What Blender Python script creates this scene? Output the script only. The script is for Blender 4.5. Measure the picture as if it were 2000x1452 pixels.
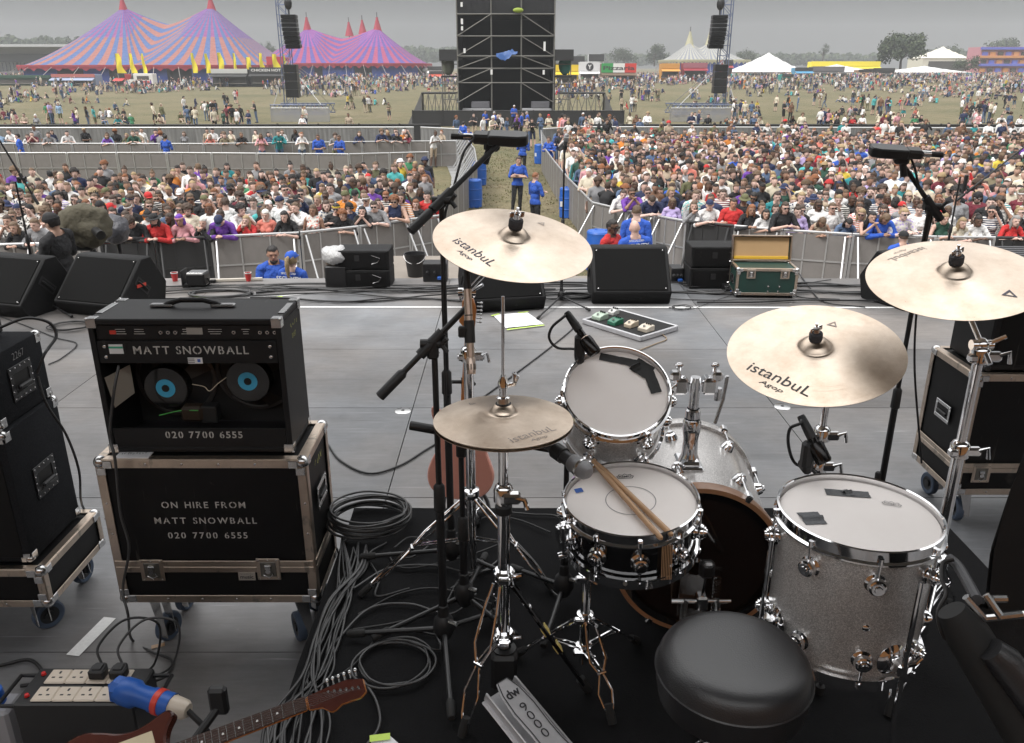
import bpy, bmesh, math, random
from math import sin, cos, pi, radians, sqrt, atan2
from mathutils import Vector, Matrix, Quaternion, noise
for o in list(bpy.data.objects): bpy.data.objects.remove(o)
S = bpy.context.scene
C = S.collection
# ------------------------------------------------------------------ camera
PITCH = radians(20.3); FPX = 1600.0; CAMZ = 2.15
cam_d = bpy.data.cameras.new('camera'); cam_d.sensor_width = 36; cam_d.lens = 28.8
cam_d.clip_start = 0.05; cam_d.clip_end = 3000
cam = bpy.data.objects.new('camera', cam_d); C.objects.link(cam)
cam.location = (0, 0, CAMZ); cam.rotation_euler = (pi/2 - PITCH, 0, 0); S.camera = cam
# ------------------------------------------------------------------ light
SUN_EL, SUN_AZ = radians(52), radians(-128)      # azimuth from +Y towards +X
wd = bpy.data.worlds.new('World'); S.world = wd; wd.use_nodes = True
nt = wd.node_tree; nt.nodes.clear()
def wn(t, **k):
    n = nt.nodes.new(t)
    for a, b in k.items(): setattr(n, a, b)
    return n
sky = wn('ShaderNodeTexSky', sky_type='NISHITA', sun_disc=False, sun_elevation=SUN_EL, sun_rotation=SUN_AZ)
hs = wn('ShaderNodeHueSaturation'); hs.inputs['Saturation'].default_value = 0.25
tc = wn('ShaderNodeTexCoord'); sp = wn('ShaderNodeSeparateXYZ')
ramp = wn('ShaderNodeMapRange'); ramp.inputs['From Min'].default_value = 0.16; ramp.inputs['From Max'].default_value = 0.75
ramp.interpolation_type = 'SMOOTHSTEP'
ramp.inputs['To Min'].default_value = 2.15*.22; ramp.inputs['To Max'].default_value = 16.0
ns = wn('ShaderNodeTexNoise'); ns.inputs['Scale'].default_value = 2.2; ns.inputs['Detail'].default_value = 5
nm = wn('ShaderNodeMapRange'); nm.inputs['To Min'].default_value = 0.86; nm.inputs['To Max'].default_value = 1.14
mp = wn('ShaderNodeMapping'); mp.inputs['Scale'].default_value = (1, 1, 3)
mul = wn('ShaderNodeMath', operation='MULTIPLY'); comb = wn('ShaderNodeCombineColor')
mix = wn('ShaderNodeMix', data_type='RGBA'); mix.inputs['Factor'].default_value = 0.93
bg = wn('ShaderNodeBackground'); bg.inputs['Strength'].default_value = 0.1; out = wn('ShaderNodeOutputWorld')
L = nt.links.new
L(tc.outputs['Generated'], sp.inputs[0]); L(sp.outputs['Z'], ramp.inputs['Value'])
L(tc.outputs['Generated'], mp.inputs['Vector']); L(mp.outputs[0], ns.inputs['Vector']); L(ns.outputs['Fac'], nm.inputs['Value'])
glow = wn('ShaderNodeMapRange'); glow.interpolation_type = 'SMOOTHSTEP'; glow.inputs['From Min'].default_value = 0.0; glow.inputs['From Max'].default_value = .17; glow.inputs['To Min'].default_value = 1.5; glow.inputs['To Max'].default_value = .72
mul2 = wn('ShaderNodeMath', operation='MULTIPLY'); L(sp.outputs['Z'], glow.inputs['Value']); L(ramp.outputs[0], mul2.inputs[0]); L(glow.outputs[0], mul2.inputs[1]); L(mul2.outputs[0], mul.inputs[0]); L(nm.outputs[0], mul.inputs[1])
for k in range(3): L(mul.outputs[0], comb.inputs[k])
L(sky.outputs[0], hs.inputs['Color']); L(hs.outputs[0], mix.inputs['A']); L(comb.outputs[0], mix.inputs['B'])
L(mix.outputs['Result'], bg.inputs['Color']); L(bg.outputs[0], out.inputs['Surface'])
sd = bpy.data.lights.new('sun', 'SUN'); sd.energy = 1.5; sd.angle = radians(22); sd.color = (1, .97, .93)
sun = bpy.data.objects.new('sun', sd); C.objects.link(sun)
sv = Vector((sin(SUN_AZ)*cos(SUN_EL), cos(SUN_AZ)*cos(SUN_EL), sin(SUN_EL)))
sun.rotation_euler = sv.to_track_quat('Z', 'Y').to_euler(); sun.location = (0, 0, 60)
S.view_settings.view_transform = 'Standard'; S.view_settings.look = 'None'
S.view_settings.exposure = 1.08; S.view_settings.gamma = 1
S.cycles.max_bounces = 8; S.cycles.diffuse_bounces = 3; S.cycles.glossy_bounces = 4; S.cycles.transparent_max_bounces = 12
S.cycles.sample_clamp_indirect = 6

R = random.Random(7)
sP, cP = sin(PITCH), cos(PITCH)
def at(u, v, z=None, y=None, w=None):
    """real position of what the photograph shows at (u, v), given its height, distance or depth"""
    dx, dy = (u-1000)/FPX, (v-726)/FPX
    if z is not None: w = (CAMZ-z)/(sP+dy*cP)
    elif y is not None: w = y/(cP-dy*sP)
    return Vector((dx*w, w*(cP-dy*sP), CAMZ-w*(sP+dy*cP)))

# ------------------------------------------------------------------ materials
MATS = {}
def mat(name, col=(.5, .5, .5), rough=.5, metal=0.0, spec=.5, bump=None, var=None, coat=0, objcol=False, sheen=0, trans=0, alpha=1, aniso=0, emit=0):
    """bump=(scale, distance); var=(scale, amount, second colour)"""
    if name in MATS: return MATS[name]
    m = bpy.data.materials.new(name); m.use_nodes = True; t = m.node_tree; b = t.nodes['Principled BSDF']; MATS[name] = m
    b.inputs['Base Color'].default_value = (*col, 1); b.inputs['Roughness'].default_value = rough
    b.inputs['Metallic'].default_value = metal; b.inputs['Specular IOR Level'].default_value = spec
    b.inputs['Coat Weight'].default_value = coat; b.inputs['Sheen Weight'].default_value = sheen
    b.inputs['Transmission Weight'].default_value = trans; b.inputs['Alpha'].default_value = alpha
    src = None
    co = t.nodes.new('ShaderNodeTexCoord')
    if objcol:
        oi = t.nodes.new('ShaderNodeObjectInfo'); src = oi.outputs['Color']
    if var:
        n = t.nodes.new('ShaderNodeTexNoise'); n.inputs['Scale'].default_value = var[0]; n.inputs['Detail'].default_value = 6; n.inputs['Roughness'].default_value = .65
        t.links.new(co.outputs['Object'], n.inputs['Vector'])
        cr = t.nodes.new('ShaderNodeMapRange'); cr.inputs['From Min'].default_value = .35; cr.inputs['From Max'].default_value = .65
        cr.inputs['To Max'].default_value = var[1]; t.links.new(n.outputs['Fac'], cr.inputs['Value'])
        mx = t.nodes.new('ShaderNodeMix'); mx.data_type = 'RGBA'; mx.inputs['A'].default_value = (*col, 1); mx.inputs['B'].default_value = (*var[2], 1)
        if src: t.links.new(src, mx.inputs['A'])
        t.links.new(cr.outputs[0], mx.inputs['Factor']); src = mx.outputs['Result']
    if src: t.links.new(src, b.inputs['Base Color'])
    if bump:
        n = t.nodes.new('ShaderNodeTexNoise'); n.inputs['Scale'].default_value = bump[0]; n.inputs['Detail'].default_value = 4
        t.links.new(co.outputs['Object'], n.inputs['Vector'])
        bp = t.nodes.new('ShaderNodeBump'); bp.inputs['Distance'].default_value = bump[1]; bp.inputs['Strength'].default_value = .8
        t.links.new(n.outputs['Fac'], bp.inputs['Height']); t.links.new(bp.outputs[0], b.inputs['Normal'])
    if aniso:
        b.inputs['Anisotropic'].default_value = aniso
        tg = t.nodes.new('ShaderNodeTangent'); tg.direction_type = 'RADIAL'; tg.axis = 'Z'; t.links.new(tg.outputs[0], b.inputs['Tangent'])
    if emit: b.inputs['Emission Color'].default_value = (*col, 1); b.inputs['Emission Strength'].default_value = emit
    return m
def nodes(m): return m.node_tree, m.node_tree.nodes['Principled BSDF']

chrome = mat('chrome', (.86, .86, .87), .07, 1)
steel = mat('steel', (.62, .62, .62), .25, 1, var=(30, .35, (.4, .39, .38)))
alu = mat('warm_tinted_aluminium', (.62, .52, .43), .38, 1, var=(14, .5, (.42, .35, .29)))  # silver metal with the warm backstage reflection tinted into its colour
galv = mat('galvanised', (.52, .53, .54), .45, .75, var=(5, .5, (.38, .38, .39)))
bmetal = mat('black_metal', (.012, .012, .013), .38)
bplastic = mat('black_plastic', (.014, .014, .015), .5)
rubber = mat('rubber', (.012, .012, .012), .75)
tolex = mat('black_vinyl', (.011, .011, .012), .5, spec=.3, bump=(420, .0006))
carpetcab = mat('cab_carpet', (.013, .014, .016), .95, spec=.15, bump=(260, .003), var=(160, .5, (.03, .031, .035)))
casebl = mat('case_black', (.005, .005, .0055), .5, spec=.22, var=(9, .5, (.009, .0085, .0085)))
wedgebl = mat('wedge_paint', (.008, .008, .0085), .65, spec=.25, bump=(350, .0015), var=(8, .35, (.014, .014, .0145)))
grille = mat('speaker_grille', (.004, .004, .004), .8, spec=.15, bump=(600, .002))
white = mat('white_paint', (.78, .78, .77), .6, var=(60, .35, (.5, .5, .5)))
paint_w = mat('stencil_paint', (.62, .61, .58), .7, var=(95, .55, (.2, .2, .19)))
paper = mat('paper', (.78, .78, .8), .8, var=(9, .3, (.66, .66, .7)))
tape_y = mat('neon_tape', (.55, .75, .12), .6)
gaff = mat('gaffer_tape', (.012, .012, .012), .7, bump=(200, .001))
grytape = mat('grey_tape', (.1, .105, .11), .6, bump=(300, .002), var=(90, .7, (.05, .05, .055)))
headw = mat('drum_head', (.84, .795, .765), .7, spec=.15, var=(9, .3, (.76, .70, .665)), bump=(900, .0002))
wood = mat('maple_wood', (.5, .31, .17), .45, var=(12, .6, (.36, .2, .1)))
orangew = mat('amber_wood', (.5, .19, .05), .3, var=(14, .6, (.33, .1, .025)), coat=.6)
hoopw = mat('hoop_wood', (.4, .2, .1), .35, var=(12, .6, (.28, .13, .06)), coat=.4)
cablem = mat('cable_black', (.016, .016, .017), .45)
cableg = mat('cable_grey', (.04, .04, .042), .36, var=(20, .5, (.065, .064, .062)))
gold = mat('mic_gold', (.62, .5, .42), .35, .9)
meshg = mat('mic_mesh', (.32, .32, .33), .4, .9, bump=(700, .004))
leather = mat('stool_vinyl', (.02, .02, .022), .38, spec=.65, bump=(320, .0008))
bluep = mat('blue_plastic', (.015, .10, .42), .42, var=(6, .3, (.02, .08, .3)))
redp = mat('red_plastic', (.6, .05, .03), .4)

def scratches(m, col, sc=(3, 60, 3), thr=.68, amt=.8):
    t, b = nodes(m); N = t.nodes.new; l = t.links.new; co = N('ShaderNodeTexCoord'); src = b.inputs['Base Color'].links[0].from_socket if b.inputs['Base Color'].links else None
    fac = None
    for a, st in ((.5, sc), (-.8, (sc[1]*.8, sc[0], sc[2])), (.1, (9, 9, 9))):
        mp = N('ShaderNodeMapping'); mp.inputs['Rotation'].default_value = (a, a*.6, a); mp.inputs['Scale'].default_value = st; l(co.outputs['Object'], mp.inputs['Vector']); n = N('ShaderNodeTexNoise'); n.inputs['Scale'].default_value = 1; n.inputs['Detail'].default_value = 4; n.inputs['Roughness'].default_value = .6; l(mp.outputs[0], n.inputs['Vector'])
        r = N('ShaderNodeMapRange'); r.inputs['From Min'].default_value = thr; r.inputs['From Max'].default_value = thr+.06; r.inputs['To Max'].default_value = amt; l(n.outputs['Fac'], r.inputs['Value'])
        if fac is None: fac = r.outputs[0]
        else: q = N('ShaderNodeMath'); q.operation = 'MAXIMUM'; l(fac, q.inputs[0]); l(r.outputs[0], q.inputs[1]); fac = q.outputs[0]
    mx = N('ShaderNodeMix'); mx.data_type = 'RGBA'; mx.inputs['A'].default_value = b.inputs['Base Color'].default_value; mx.inputs['B'].default_value = (*col, 1)
    if src: l(src, mx.inputs['A'])
    l(fac, mx.inputs['Factor']); l(mx.outputs['Result'], b.inputs['Base Color'])
scratches(casebl, (.05, .047, .043)); scratches(tolex, (.05, .05, .05), thr=.70); scratches(wedgebl, (.045, .044, .043), thr=.69); scratches(alu, (.3, .27, .23), (8, 30, 8), .62)
# ------------------------------------------------------------------ mesh helper
class G:
    def __init__(s): s.bm = bmesh.new(); s.mats = []
    def mi(s, m):
        if m not in s.mats: s.mats.append(m)
        return s.mats.index(m)
    def _f(s, vs, m):
        try: f = s.bm.faces.new(vs)
        except ValueError: return None
        f.material_index = s.mi(m); return f
    def poly(s, pts, m): return s._f([s.bm.verts.new(p) for p in pts], m)
    def box(s, c, d, m, bev=0, M=None, seg=1):
        T = Matrix.Translation(c) @ Matrix.Diagonal((*d, 1))
        if M: T = M @ T
        r = bmesh.ops.create_cube(s.bm, size=1, matrix=T); vs = r['verts']
        fs = list({f for v in vs for f in v.link_faces}); i = s.mi(m)
        for f in fs: f.material_index = i
        if bev:
            es = list({e for f in fs for e in f.edges})
            q = bmesh.ops.bevel(s.bm, geom=es, offset=bev, segments=seg, affect='EDGES', profile=.5)
            for f in q['faces']: f.material_index = i
    def prism(s, poly, a, b, m, M=None, axis='x', bev=0):
        """2-D outline extruded from a to b along an axis"""
        def P(p, t): return {'x': (t, p[0], p[1]), 'y': (p[0], t, p[1]), 'z': (p[0], p[1], t)}[axis]
        A = [s.bm.verts.new((M @ Vector(P(p, a))) if M else P(p, a)) for p in poly]
        B = [s.bm.verts.new((M @ Vector(P(p, b))) if M else P(p, b)) for p in poly]
        n = len(poly); fs = [s._f(A, m), s._f(B[::-1], m)]
        for i in range(n): fs.append(s._f([A[i], B[i], B[(i+1) % n], A[(i+1) % n]], m))
        fs = [f for f in fs if f]
        bmesh.ops.recalc_face_normals(s.bm, faces=fs)
        if bev:
            es = list({e for f in fs for e in f.edges})
            q = bmesh.ops.bevel(s.bm, geom=es, offset=bev, segments=1, affect='EDGES', profile=.5)
            for f in q['faces']: f.material_index = s.mi(m)
    def tube(s, pts, r, m, n=8, radii=None, cap=True, closed=False):
        pts = [Vector(p) for p in pts]; N = len(pts); rings = []
        up = None
        for i, p in enumerate(pts):
            if closed: t = pts[(i+1) % N]-pts[i-1]
            else: t = pts[min(i+1, N-1)]-pts[max(i-1, 0)]
            if t.length < 1e-9: t = Vector((0, 0, 1))
            t.normalize()
            if up is None:
                up = t.orthogonal().normalized()
            else:
                up = up-t*up.dot(t)
                if up.length < 1e-6: up = t.orthogonal()
                up.normalize()
            sd = t.cross(up); rr = radii[i] if radii else r
            rings.append([s.bm.verts.new(p+up*(cos(2*pi*k/n)*rr)+sd*(sin(2*pi*k/n)*rr)) for k in range(n)])
        for i in range(N if closed else N-1):
            a, b = rings[i], rings[(i+1) % N]
            for k in range(n): s._f([a[k], a[(k+1) % n], b[(k+1) % n], b[k]], m)
        if cap and not closed: s._f(rings[0][::-1], m); s._f(rings[-1], m)
    def cyl(s, p0, p1, r, m, r1=None, n=16): s.tube([p0, p1], r, m, n, radii=[r, r if r1 is None else r1])
    def lathe(s, prof, m, n=40, M=None, closed=False):
        rings = []
        for (r, z) in prof:
            if r < 1e-6: rings.append([s.bm.verts.new(M @ Vector((0, 0, z)) if M else (0, 0, z))])
            else: rings.append([s.bm.verts.new((M @ Vector((r*cos(2*pi*k/n), r*sin(2*pi*k/n), z))) if M else (r*cos(2*pi*k/n), r*sin(2*pi*k/n), z)) for k in range(n)])
        N = len(rings)
        for i in range(N if closed else N-1):
            a, b = rings[i], rings[(i+1) % N]
            for k in range(n):
                l = (k+1) % n
                if len(a) == 1 and len(b) == 1: break
                if len(a) == 1: s._f([a[0], b[k], b[l]], m)
                elif len(b) == 1: s._f([a[k], a[l], b[0]], m)
                else: s._f([a[k], a[l], b[l], b[k]], m)
    def ball(s, c, r, m, n=16, M=None):
        d = r if hasattr(r, '__len__') else (r, r, r)
        T = Matrix.Translation(c) @ Matrix.Diagonal((*d, 1))
        if M: T = M @ T
        q = bmesh.ops.create_uvsphere(s.bm, u_segments=n, v_segments=max(6, n*2//3), radius=1, matrix=T); i = s.mi(m)
        for f in {f for v in q['verts'] for f in v.link_faces}: f.material_index = i
    def build(s, name, parent=None, loc=None, rot=None, M=None, ang=35, recalc=True):
        if recalc: bmesh.ops.recalc_face_normals(s.bm, faces=s.bm.faces)
        me = bpy.data.meshes.new(name); s.bm.to_mesh(me); s.bm.free()
        for m in s.mats: me.materials.append(m)
        me.polygons.foreach_set('use_smooth', [True]*len(me.polygons)); me.set_sharp_from_angle(angle=radians(ang))
        o = bpy.data.objects.new(name, me); C.objects.link(o)
        if M is not None: o.matrix_local = M
        if loc is not None: o.location = loc
        if rot is not None: o.rotation_euler = rot
        if parent: o.parent = parent
        return o
def tag(o, label, cat, group=None, kind=None):
    if label: o['label'] = label
    if cat: o['category'] = cat
    if group: o['group'] = group
    if kind: o['kind'] = kind
    return o
def struct(o): o['kind'] = 'structure'; return o
def thing(name, label, cat, loc=(0, 0, 0), rz=0, group=None, M=None):
    o = bpy.data.objects.new(name, None); C.objects.link(o); o.empty_display_size = .1
    o.location = loc; o.rotation_euler = (0, 0, rz)
    if M is not None: o.matrix_world = M
    return tag(o, label, cat, group)
def dup(root, M=None, label=None, group=None, loc=None, rz=None):
    r = root.copy(); C.objects.link(r)
    if M is not None: r.matrix_world = M
    if loc is not None: r.location = loc
    if rz is not None: r.rotation_euler = (0, 0, rz)
    if label: r['label'] = label
    if group: r['group'] = group
    for ch in root.children:
        c = ch.copy(); C.objects.link(c); c.parent = r
        for g in ch.children:
            d = g.copy(); C.objects.link(d); d.parent = c
    return r
def frame(p, n, up=(0, 0, 1), spin=0):
    """matrix at p whose local Z is n"""
    z = Vector(n).normalized(); x = Vector(up).cross(z)
    if x.length < 1e-5: x = Vector((1, 0, 0))
    x.normalize(); y = z.cross(x)
    return Matrix.Translation(p) @ Matrix((x, y, z)).transposed().to_4x4() @ Matrix.Rotation(spin, 4, 'Z')
def spline(pts, k=8):
    P = [Vector(p) for p in pts]; P = [2*P[0]-P[1]]+P+[2*P[-1]-P[-2]]; o = []
    for i in range(1, len(P)-2):
        a, b, c, d = P[i-1:i+3]
        for j in range(k):
            t = j/k; o.append(.5*((2*b)+(c-a)*t+(2*a-5*b+4*c-d)*t*t+(3*b-a-3*c+d)*t**3))
    o.append(P[-2]); return o
SLIT = set('O0Q689BDRPSCGA')
def text(s, size, m, parent=None, M=None, name='lettering', bold=.0, slit=False, align='CENTER', sx=1, gap=1.0, shear=0):
    """flat lettering in the local XY plane"""
    bm = bmesh.new(); x = 0.0
    def glyph(ch):
        cu = bpy.data.curves.new('t', 'FONT'); cu.body = ch; cu.size = size; cu.offset = bold*size; cu.shear = shear; cu.resolution_u = 4
        ob = bpy.data.objects.new('t', cu); C.objects.link(ob); dg = bpy.context.evaluated_depsgraph_get()
        me = bpy.data.meshes.new_from_object(ob.evaluated_get(dg)); bpy.data.objects.remove(ob); bpy.data.curves.remove(cu); return me
    if not slit:
        me = glyph(s); bm.from_mesh(me); bpy.data.meshes.remove(me)
    else:
        for ch in s:
            if ch == ' ': x += size*.42*gap; continue
            me = glyph(ch); b2 = bmesh.new(); b2.from_mesh(me); bpy.data.meshes.remove(me)
            xs = [v.co.x for v in b2.verts]; lo, hi = min(xs), max(xs); c = (lo+hi)/2; g = size*.035
            if ch in SLIT:
                for cx in (c-g, c+g): bmesh.ops.bisect_plane(b2, geom=b2.verts[:]+b2.edges[:]+b2.faces[:], plane_co=(cx, 0, 0), plane_no=(1, 0, 0))
                bmesh.ops.delete(b2, geom=[f for f in b2.faces if c-g < f.calc_center_median().x < c+g], context='FACES')
            bmesh.ops.translate(b2, verts=b2.verts, vec=(x-lo, 0, 0)); x += (hi-lo)+size*.17*gap
            m2 = bpy.data.meshes.new('t'); b2.to_mesh(m2); b2.free(); bm.from_mesh(m2); bpy.data.meshes.remove(m2)
    xs = [v.co.x for v in bm.verts]; ys = [v.co.y for v in bm.verts]
    ox = {'CENTER': (min(xs)+max(xs))/2, 'LEFT': min(xs), 'RIGHT': max(xs)}[align]
    bmesh.ops.translate(bm, verts=bm.verts, vec=(-ox, -(min(ys)+max(ys))/2, 0))
    if sx != 1: bmesh.ops.scale(bm, verts=bm.verts, vec=(sx, 1, 1))
    me = bpy.data.meshes.new(name); bm.to_mesh(me); bm.free(); me.materials.append(m)
    o = bpy.data.objects.new(name, me); C.objects.link(o)
    if M is not None: o.matrix_local = M
    if parent: o.parent = parent
    return o
def scribble(parent, M, w_, h_, m, seed=1, name='handwriting', n=4):
    """illegible hand or print marks as thin strokes"""
    r = random.Random(seed); g = G()
    for k in range(n):
        x = -w_/2+w_*(k+.2)/n; P = [Vector((x+r.uniform(0, .7)*w_/n, r.uniform(-.5, .5)*h_, 0)) for _ in range(4)]
        for a, b in zip(P, P[1:]):
            d = b-a
            if d.length < 1e-5: continue
            q = Vector((-d.y, d.x, 0)).normalized()*h_*.045; g.poly([a-q, b-q, b+q, a+q], m)
    o = g.build(name, parent, M=M, recalc=False); return o
def facing(x, y, z, rz=0):
    """text on a vertical face that looks towards -Y"""
    return Matrix.Translation((x, y, z)) @ Matrix.Rotation(rz, 4, 'Z') @ Matrix.Rotation(pi/2, 4, 'X')
FIELD = -2.25; RIS = 0.42
def ground_z(x, y):
    if y < 95: return FIELD
    t = min(1, (y-95)/150); return FIELD+1.9*t*t*(3-2*t)+max(0, y-245)*.0035

# ------------------------------------------------------------------ stage
floor_m = mat('stage_ply', (.24, .24, .25), .42)
def _floor():
    t, b = nodes(floor_m); N = t.nodes.new; l = t.links.new
    co = N('ShaderNodeTexCoord'); 
    def noise_(sc, det, rgh=.6, st=None):
        n = N('ShaderNodeTexNoise'); n.inputs['Scale'].default_value = sc; n.inputs['Detail'].default_value = det; n.inputs['Roughness'].default_value = rgh
        if st:
            mp = N('ShaderNodeMapping'); mp.inputs['Scale'].default_value = st; l(co.outputs['Object'], mp.inputs['Vector']); l(mp.outputs[0], n.inputs['Vector'])
        else: l(co.outputs['Object'], n.inputs['Vector'])
        return n.outputs['Fac']
    def rng(v, a, b_, c, d):
        r = N('ShaderNodeMapRange'); r.inputs['From Min'].default_value = a; r.inputs['From Max'].default_value = b_; r.inputs['To Min'].default_value = c; r.inputs['To Max'].default_value = d
        l(v, r.inputs['Value']); return r.outputs[0]
    def mult(a, b_):
        m = N('ShaderNodeMath'); m.operation = 'MULTIPLY'; l(a, m.inputs[0]); l(b_, m.inputs[1]); return m.outputs[0]
    at_ = N('ShaderNodeAttribute'); at_.attribute_name = 'tint'
    v = mult(rng(noise_(1.3, 8), .3, .7, .74, 1.2), rng(noise_(5, 6, .7, (1, 6, 1)), .35, .7, .88, 1.12))
    v = mult(v, rng(noise_(14, 9, .75), .62, .75, 1, 1.45)); v = mult(v, rng(noise_(2.3, 3), .62, .7, 1, .8))
    def scr(ang, st, lo, hi, amt):
        mp = N('ShaderNodeMapping'); mp.inputs['Rotation'].default_value = (0, 0, ang); mp.inputs['Scale'].default_value = st; l(co.outputs['Object'], mp.inputs['Vector'])
        n = N('ShaderNodeTexNoise'); n.inputs['Scale'].default_value = 1; n.inputs['Detail'].default_value = 3; n.inputs['Roughness'].default_value = .5; l(mp.outputs[0], n.inputs['Vector']); return rng(n.outputs['Fac'], lo, hi, 1, amt)
    v = mult(v, scr(.4, (1.2, 38, 1), .69, .75, 1.8)); v = mult(v, scr(-.9, (1.6, 46, 1), .70, .76, 1.7)); v = mult(v, scr(1.35, (1.0, 30, 1), .70, .76, .62)); v = mult(v, scr(.1, (.5, 7, 1), .62, .75, .82))
    v = mult(v, rng(noise_(30, 5, .8), .66, .74, 1, 1.7)); v = mult(v, rng(noise_(.55, 4, .6), .35, .65, .84, 1.14))
    v = mult(v, at_.outputs['Fac'])
    m = N('ShaderNodeMix'); m.data_type = 'RGBA'; m.inputs['A'].default_value = (0, 0, 0, 1); m.inputs['B'].default_value = (.185, .176, .176, 1)
    l(v, m.inputs['Factor']); m.clamp_factor = False
    wm = N('ShaderNodeMix'); wm.data_type = 'RGBA'; wm.inputs['A'].default_value = (.175, .18, .19, 1); wm.inputs['B'].default_value = (.19, .173, .162, 1); l(rng(noise_(.45, 5, .6), .4, .62, 0, 1), wm.inputs['Factor']); l(wm.outputs['Result'], m.inputs['B']); l(m.outputs['Result'], b.inputs['Base Color'])
    l(rng(noise_(3, 7, .7), .3, .7, .3, .55), b.inputs['Roughness'])
_floor()
def stage_panels():
    g = G(); tint = []
    X0, Y0 = -.67, 1.4; px, py = 2.45, 1.235
    for i in range(-5, 5):
        for j in range(-8, 7):
            x0 = X0+i*px; y0 = Y0+j*py
            y1 = min(y0+py, 8.75)
            if y0 >= 8.74: continue
            g.box((x0+px/2, (y0+y1)/2, -.02), (px-.006, y1-y0-.006, .04), floor_m); tint.append(R.choice((.72, .88, .97, 1.04, 1.12, 1.18)))
    o = g.build('stage_floor')
    a = o.data.attributes.new('tint', 'FLOAT', 'FACE')
    for k, p in enumerate(o.data.polygons): a.data[k].value = tint[k//6]
    struct(o)
    g = G(); g.box((0.8, -.5, -.12), (24.6, 18.5, .14), mat('joist', (.02, .02, .02), .8)); 
    g.box((.8, 8.72, -1.15), (24.6, .06, 1.9), mat('stage_skirt', (.015, .015, .015), .9)); struct(g.build('stage_deck_edge'))
stage_panels()
# unseen stage house behind and above the camera, cut to shape the light
g = G(); curtain = mat('backstage_drape', (.6, .29, .12), .9, var=(.6, .7, (.42, .18, .06)))
g.box((.8, -3.6, 1.5), (24, .3, 5.0), curtain); struct(g.build('backstage_wall'))  # unseen amber drape, kept low and close for fill and warm reflections
g = G(); g.box((.8, -.2, 7.65), (24, 6.6, .3), mat('roof_skin', (.13, .13, .13), .8)); struct(g.build('stage_roof'))  # unseen roof, its edges and grey underside set to shade the drums
for sx in (-11.6, 13.2):
    g = G(); g.box((sx, -1.9, 4.0), (.25, 11.2, 6), mat('side_drape', (.02, .02, .021), .9)); struct(g.build('wing_wall'))
# painted and taped lines
def strip(name, pts, label, m=white, z=.004, cat='tape'):
    g = G(); g.poly([(p[0], p[1], z) for p in pts], m); return tag(g.build(name), label, cat)
def band(a, b, wd_):
    a, b = Vector((a[0], a[1], 0)), Vector((b[0], b[1], 0)); n = (b-a).normalized(); q = Vector((-n.y, n.x, 0))*wd_/2
    return [a-q, b-q, b+q, a+q]
strip('tape_line', band((-5.6, 7.6), (9.5, 7.55), .045), 'long white tape line running across the stage before the wedges')
strip('tape_line', band(at(497, 583, z=0), at(600, 574, z=0), .05), 'short slanting white tape line behind the guitar amplifier')
strip('tape_mark', band(at(215, 1208, z=0), at(142, 1282, z=0), .055), 'worn white tape strip on the floor beside the flight case casters')
strip('tape_mark', band(at(296, 1266, z=0), at(322, 1260, z=0), .022), 'tiny beige tape scrap on floor below the flight case', wood)
strip('tape_mark', band(at(355, 586, z=0), at(435, 583, z=0), .05), 'yellow green tape strip on floor behind the amplifier handle', tape_y)
strip('tape_mark', band(at(500, 582, z=0), at(552, 580, z=0), .04), 'yellow green tape strip near the stage line behind amplifier corner', tape_y)
for (u, v, lb) in ((787, 803, 'round metal floor disc on the panel seam left of hi-hat'), (1528, 795, 'round metal floor disc on the seam below the ride cymbal'), (845, 690, 'round metal floor disc on seam behind the microphone boom')):
    p = at(u, v, z=0); g = G(); g.lathe([(0, .005), (.05, .005), (.055, .003), (.058, 0)], steel, 24); g.lathe([(0, .0065), (.012, .0065), (.012, .004)], bmetal, 12)
    tag(g.build('floor_disc', loc=(p.x, p.y, 0.001)), lb, 'floor fitting')
# riser with carpet
g = G(); g.box((.555, 1.83, .2), (2.42, 2.42, .38), mat('riser_ply', (.03, .03, .03), .7)); tag(g.build('drum_riser'), 'low square drum riser covered by black carpet', 'riser')
def carpet():
    g = G(); bm = g.bm; cm = mat('black_carpet', (.007, .007, .0075), .97, bump=(240, .002), var=(3, .5, (.013, .013, .014)), spec=.15)
    nx, ny = 70, 74; x0, x1, y0, y1 = -.70, 1.80, .58, 3.07; V = []
    for j in range(ny+1):
        row = []
        for i in range(nx+1):
            x = x0+(x1-x0)*i/nx; y = y0+(y1-y0)*j/ny
            z = RIS-.006+.003*noise.noise((x*3, y*3, 0))+.0015*noise.noise((x*11, y*11, 3))
            if i == 0: z -= .22
            if j == ny: z -= .2
            if i == nx: z -= .2
            row.append(bm.verts.new((x+(.004*noise.noise((y*5, 0, 0)) if i < 2 else 0), y, z)))
        V.append(row)
    for j in range(ny):
        for i in range(nx): g._f([V[j][i], V[j][i+1], V[j+1][i+1], V[j+1][i]], cm)
    tag(g.build('carpet', ang=50), 'black carpet draped over the drum riser', 'carpet')
carpet()
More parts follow.
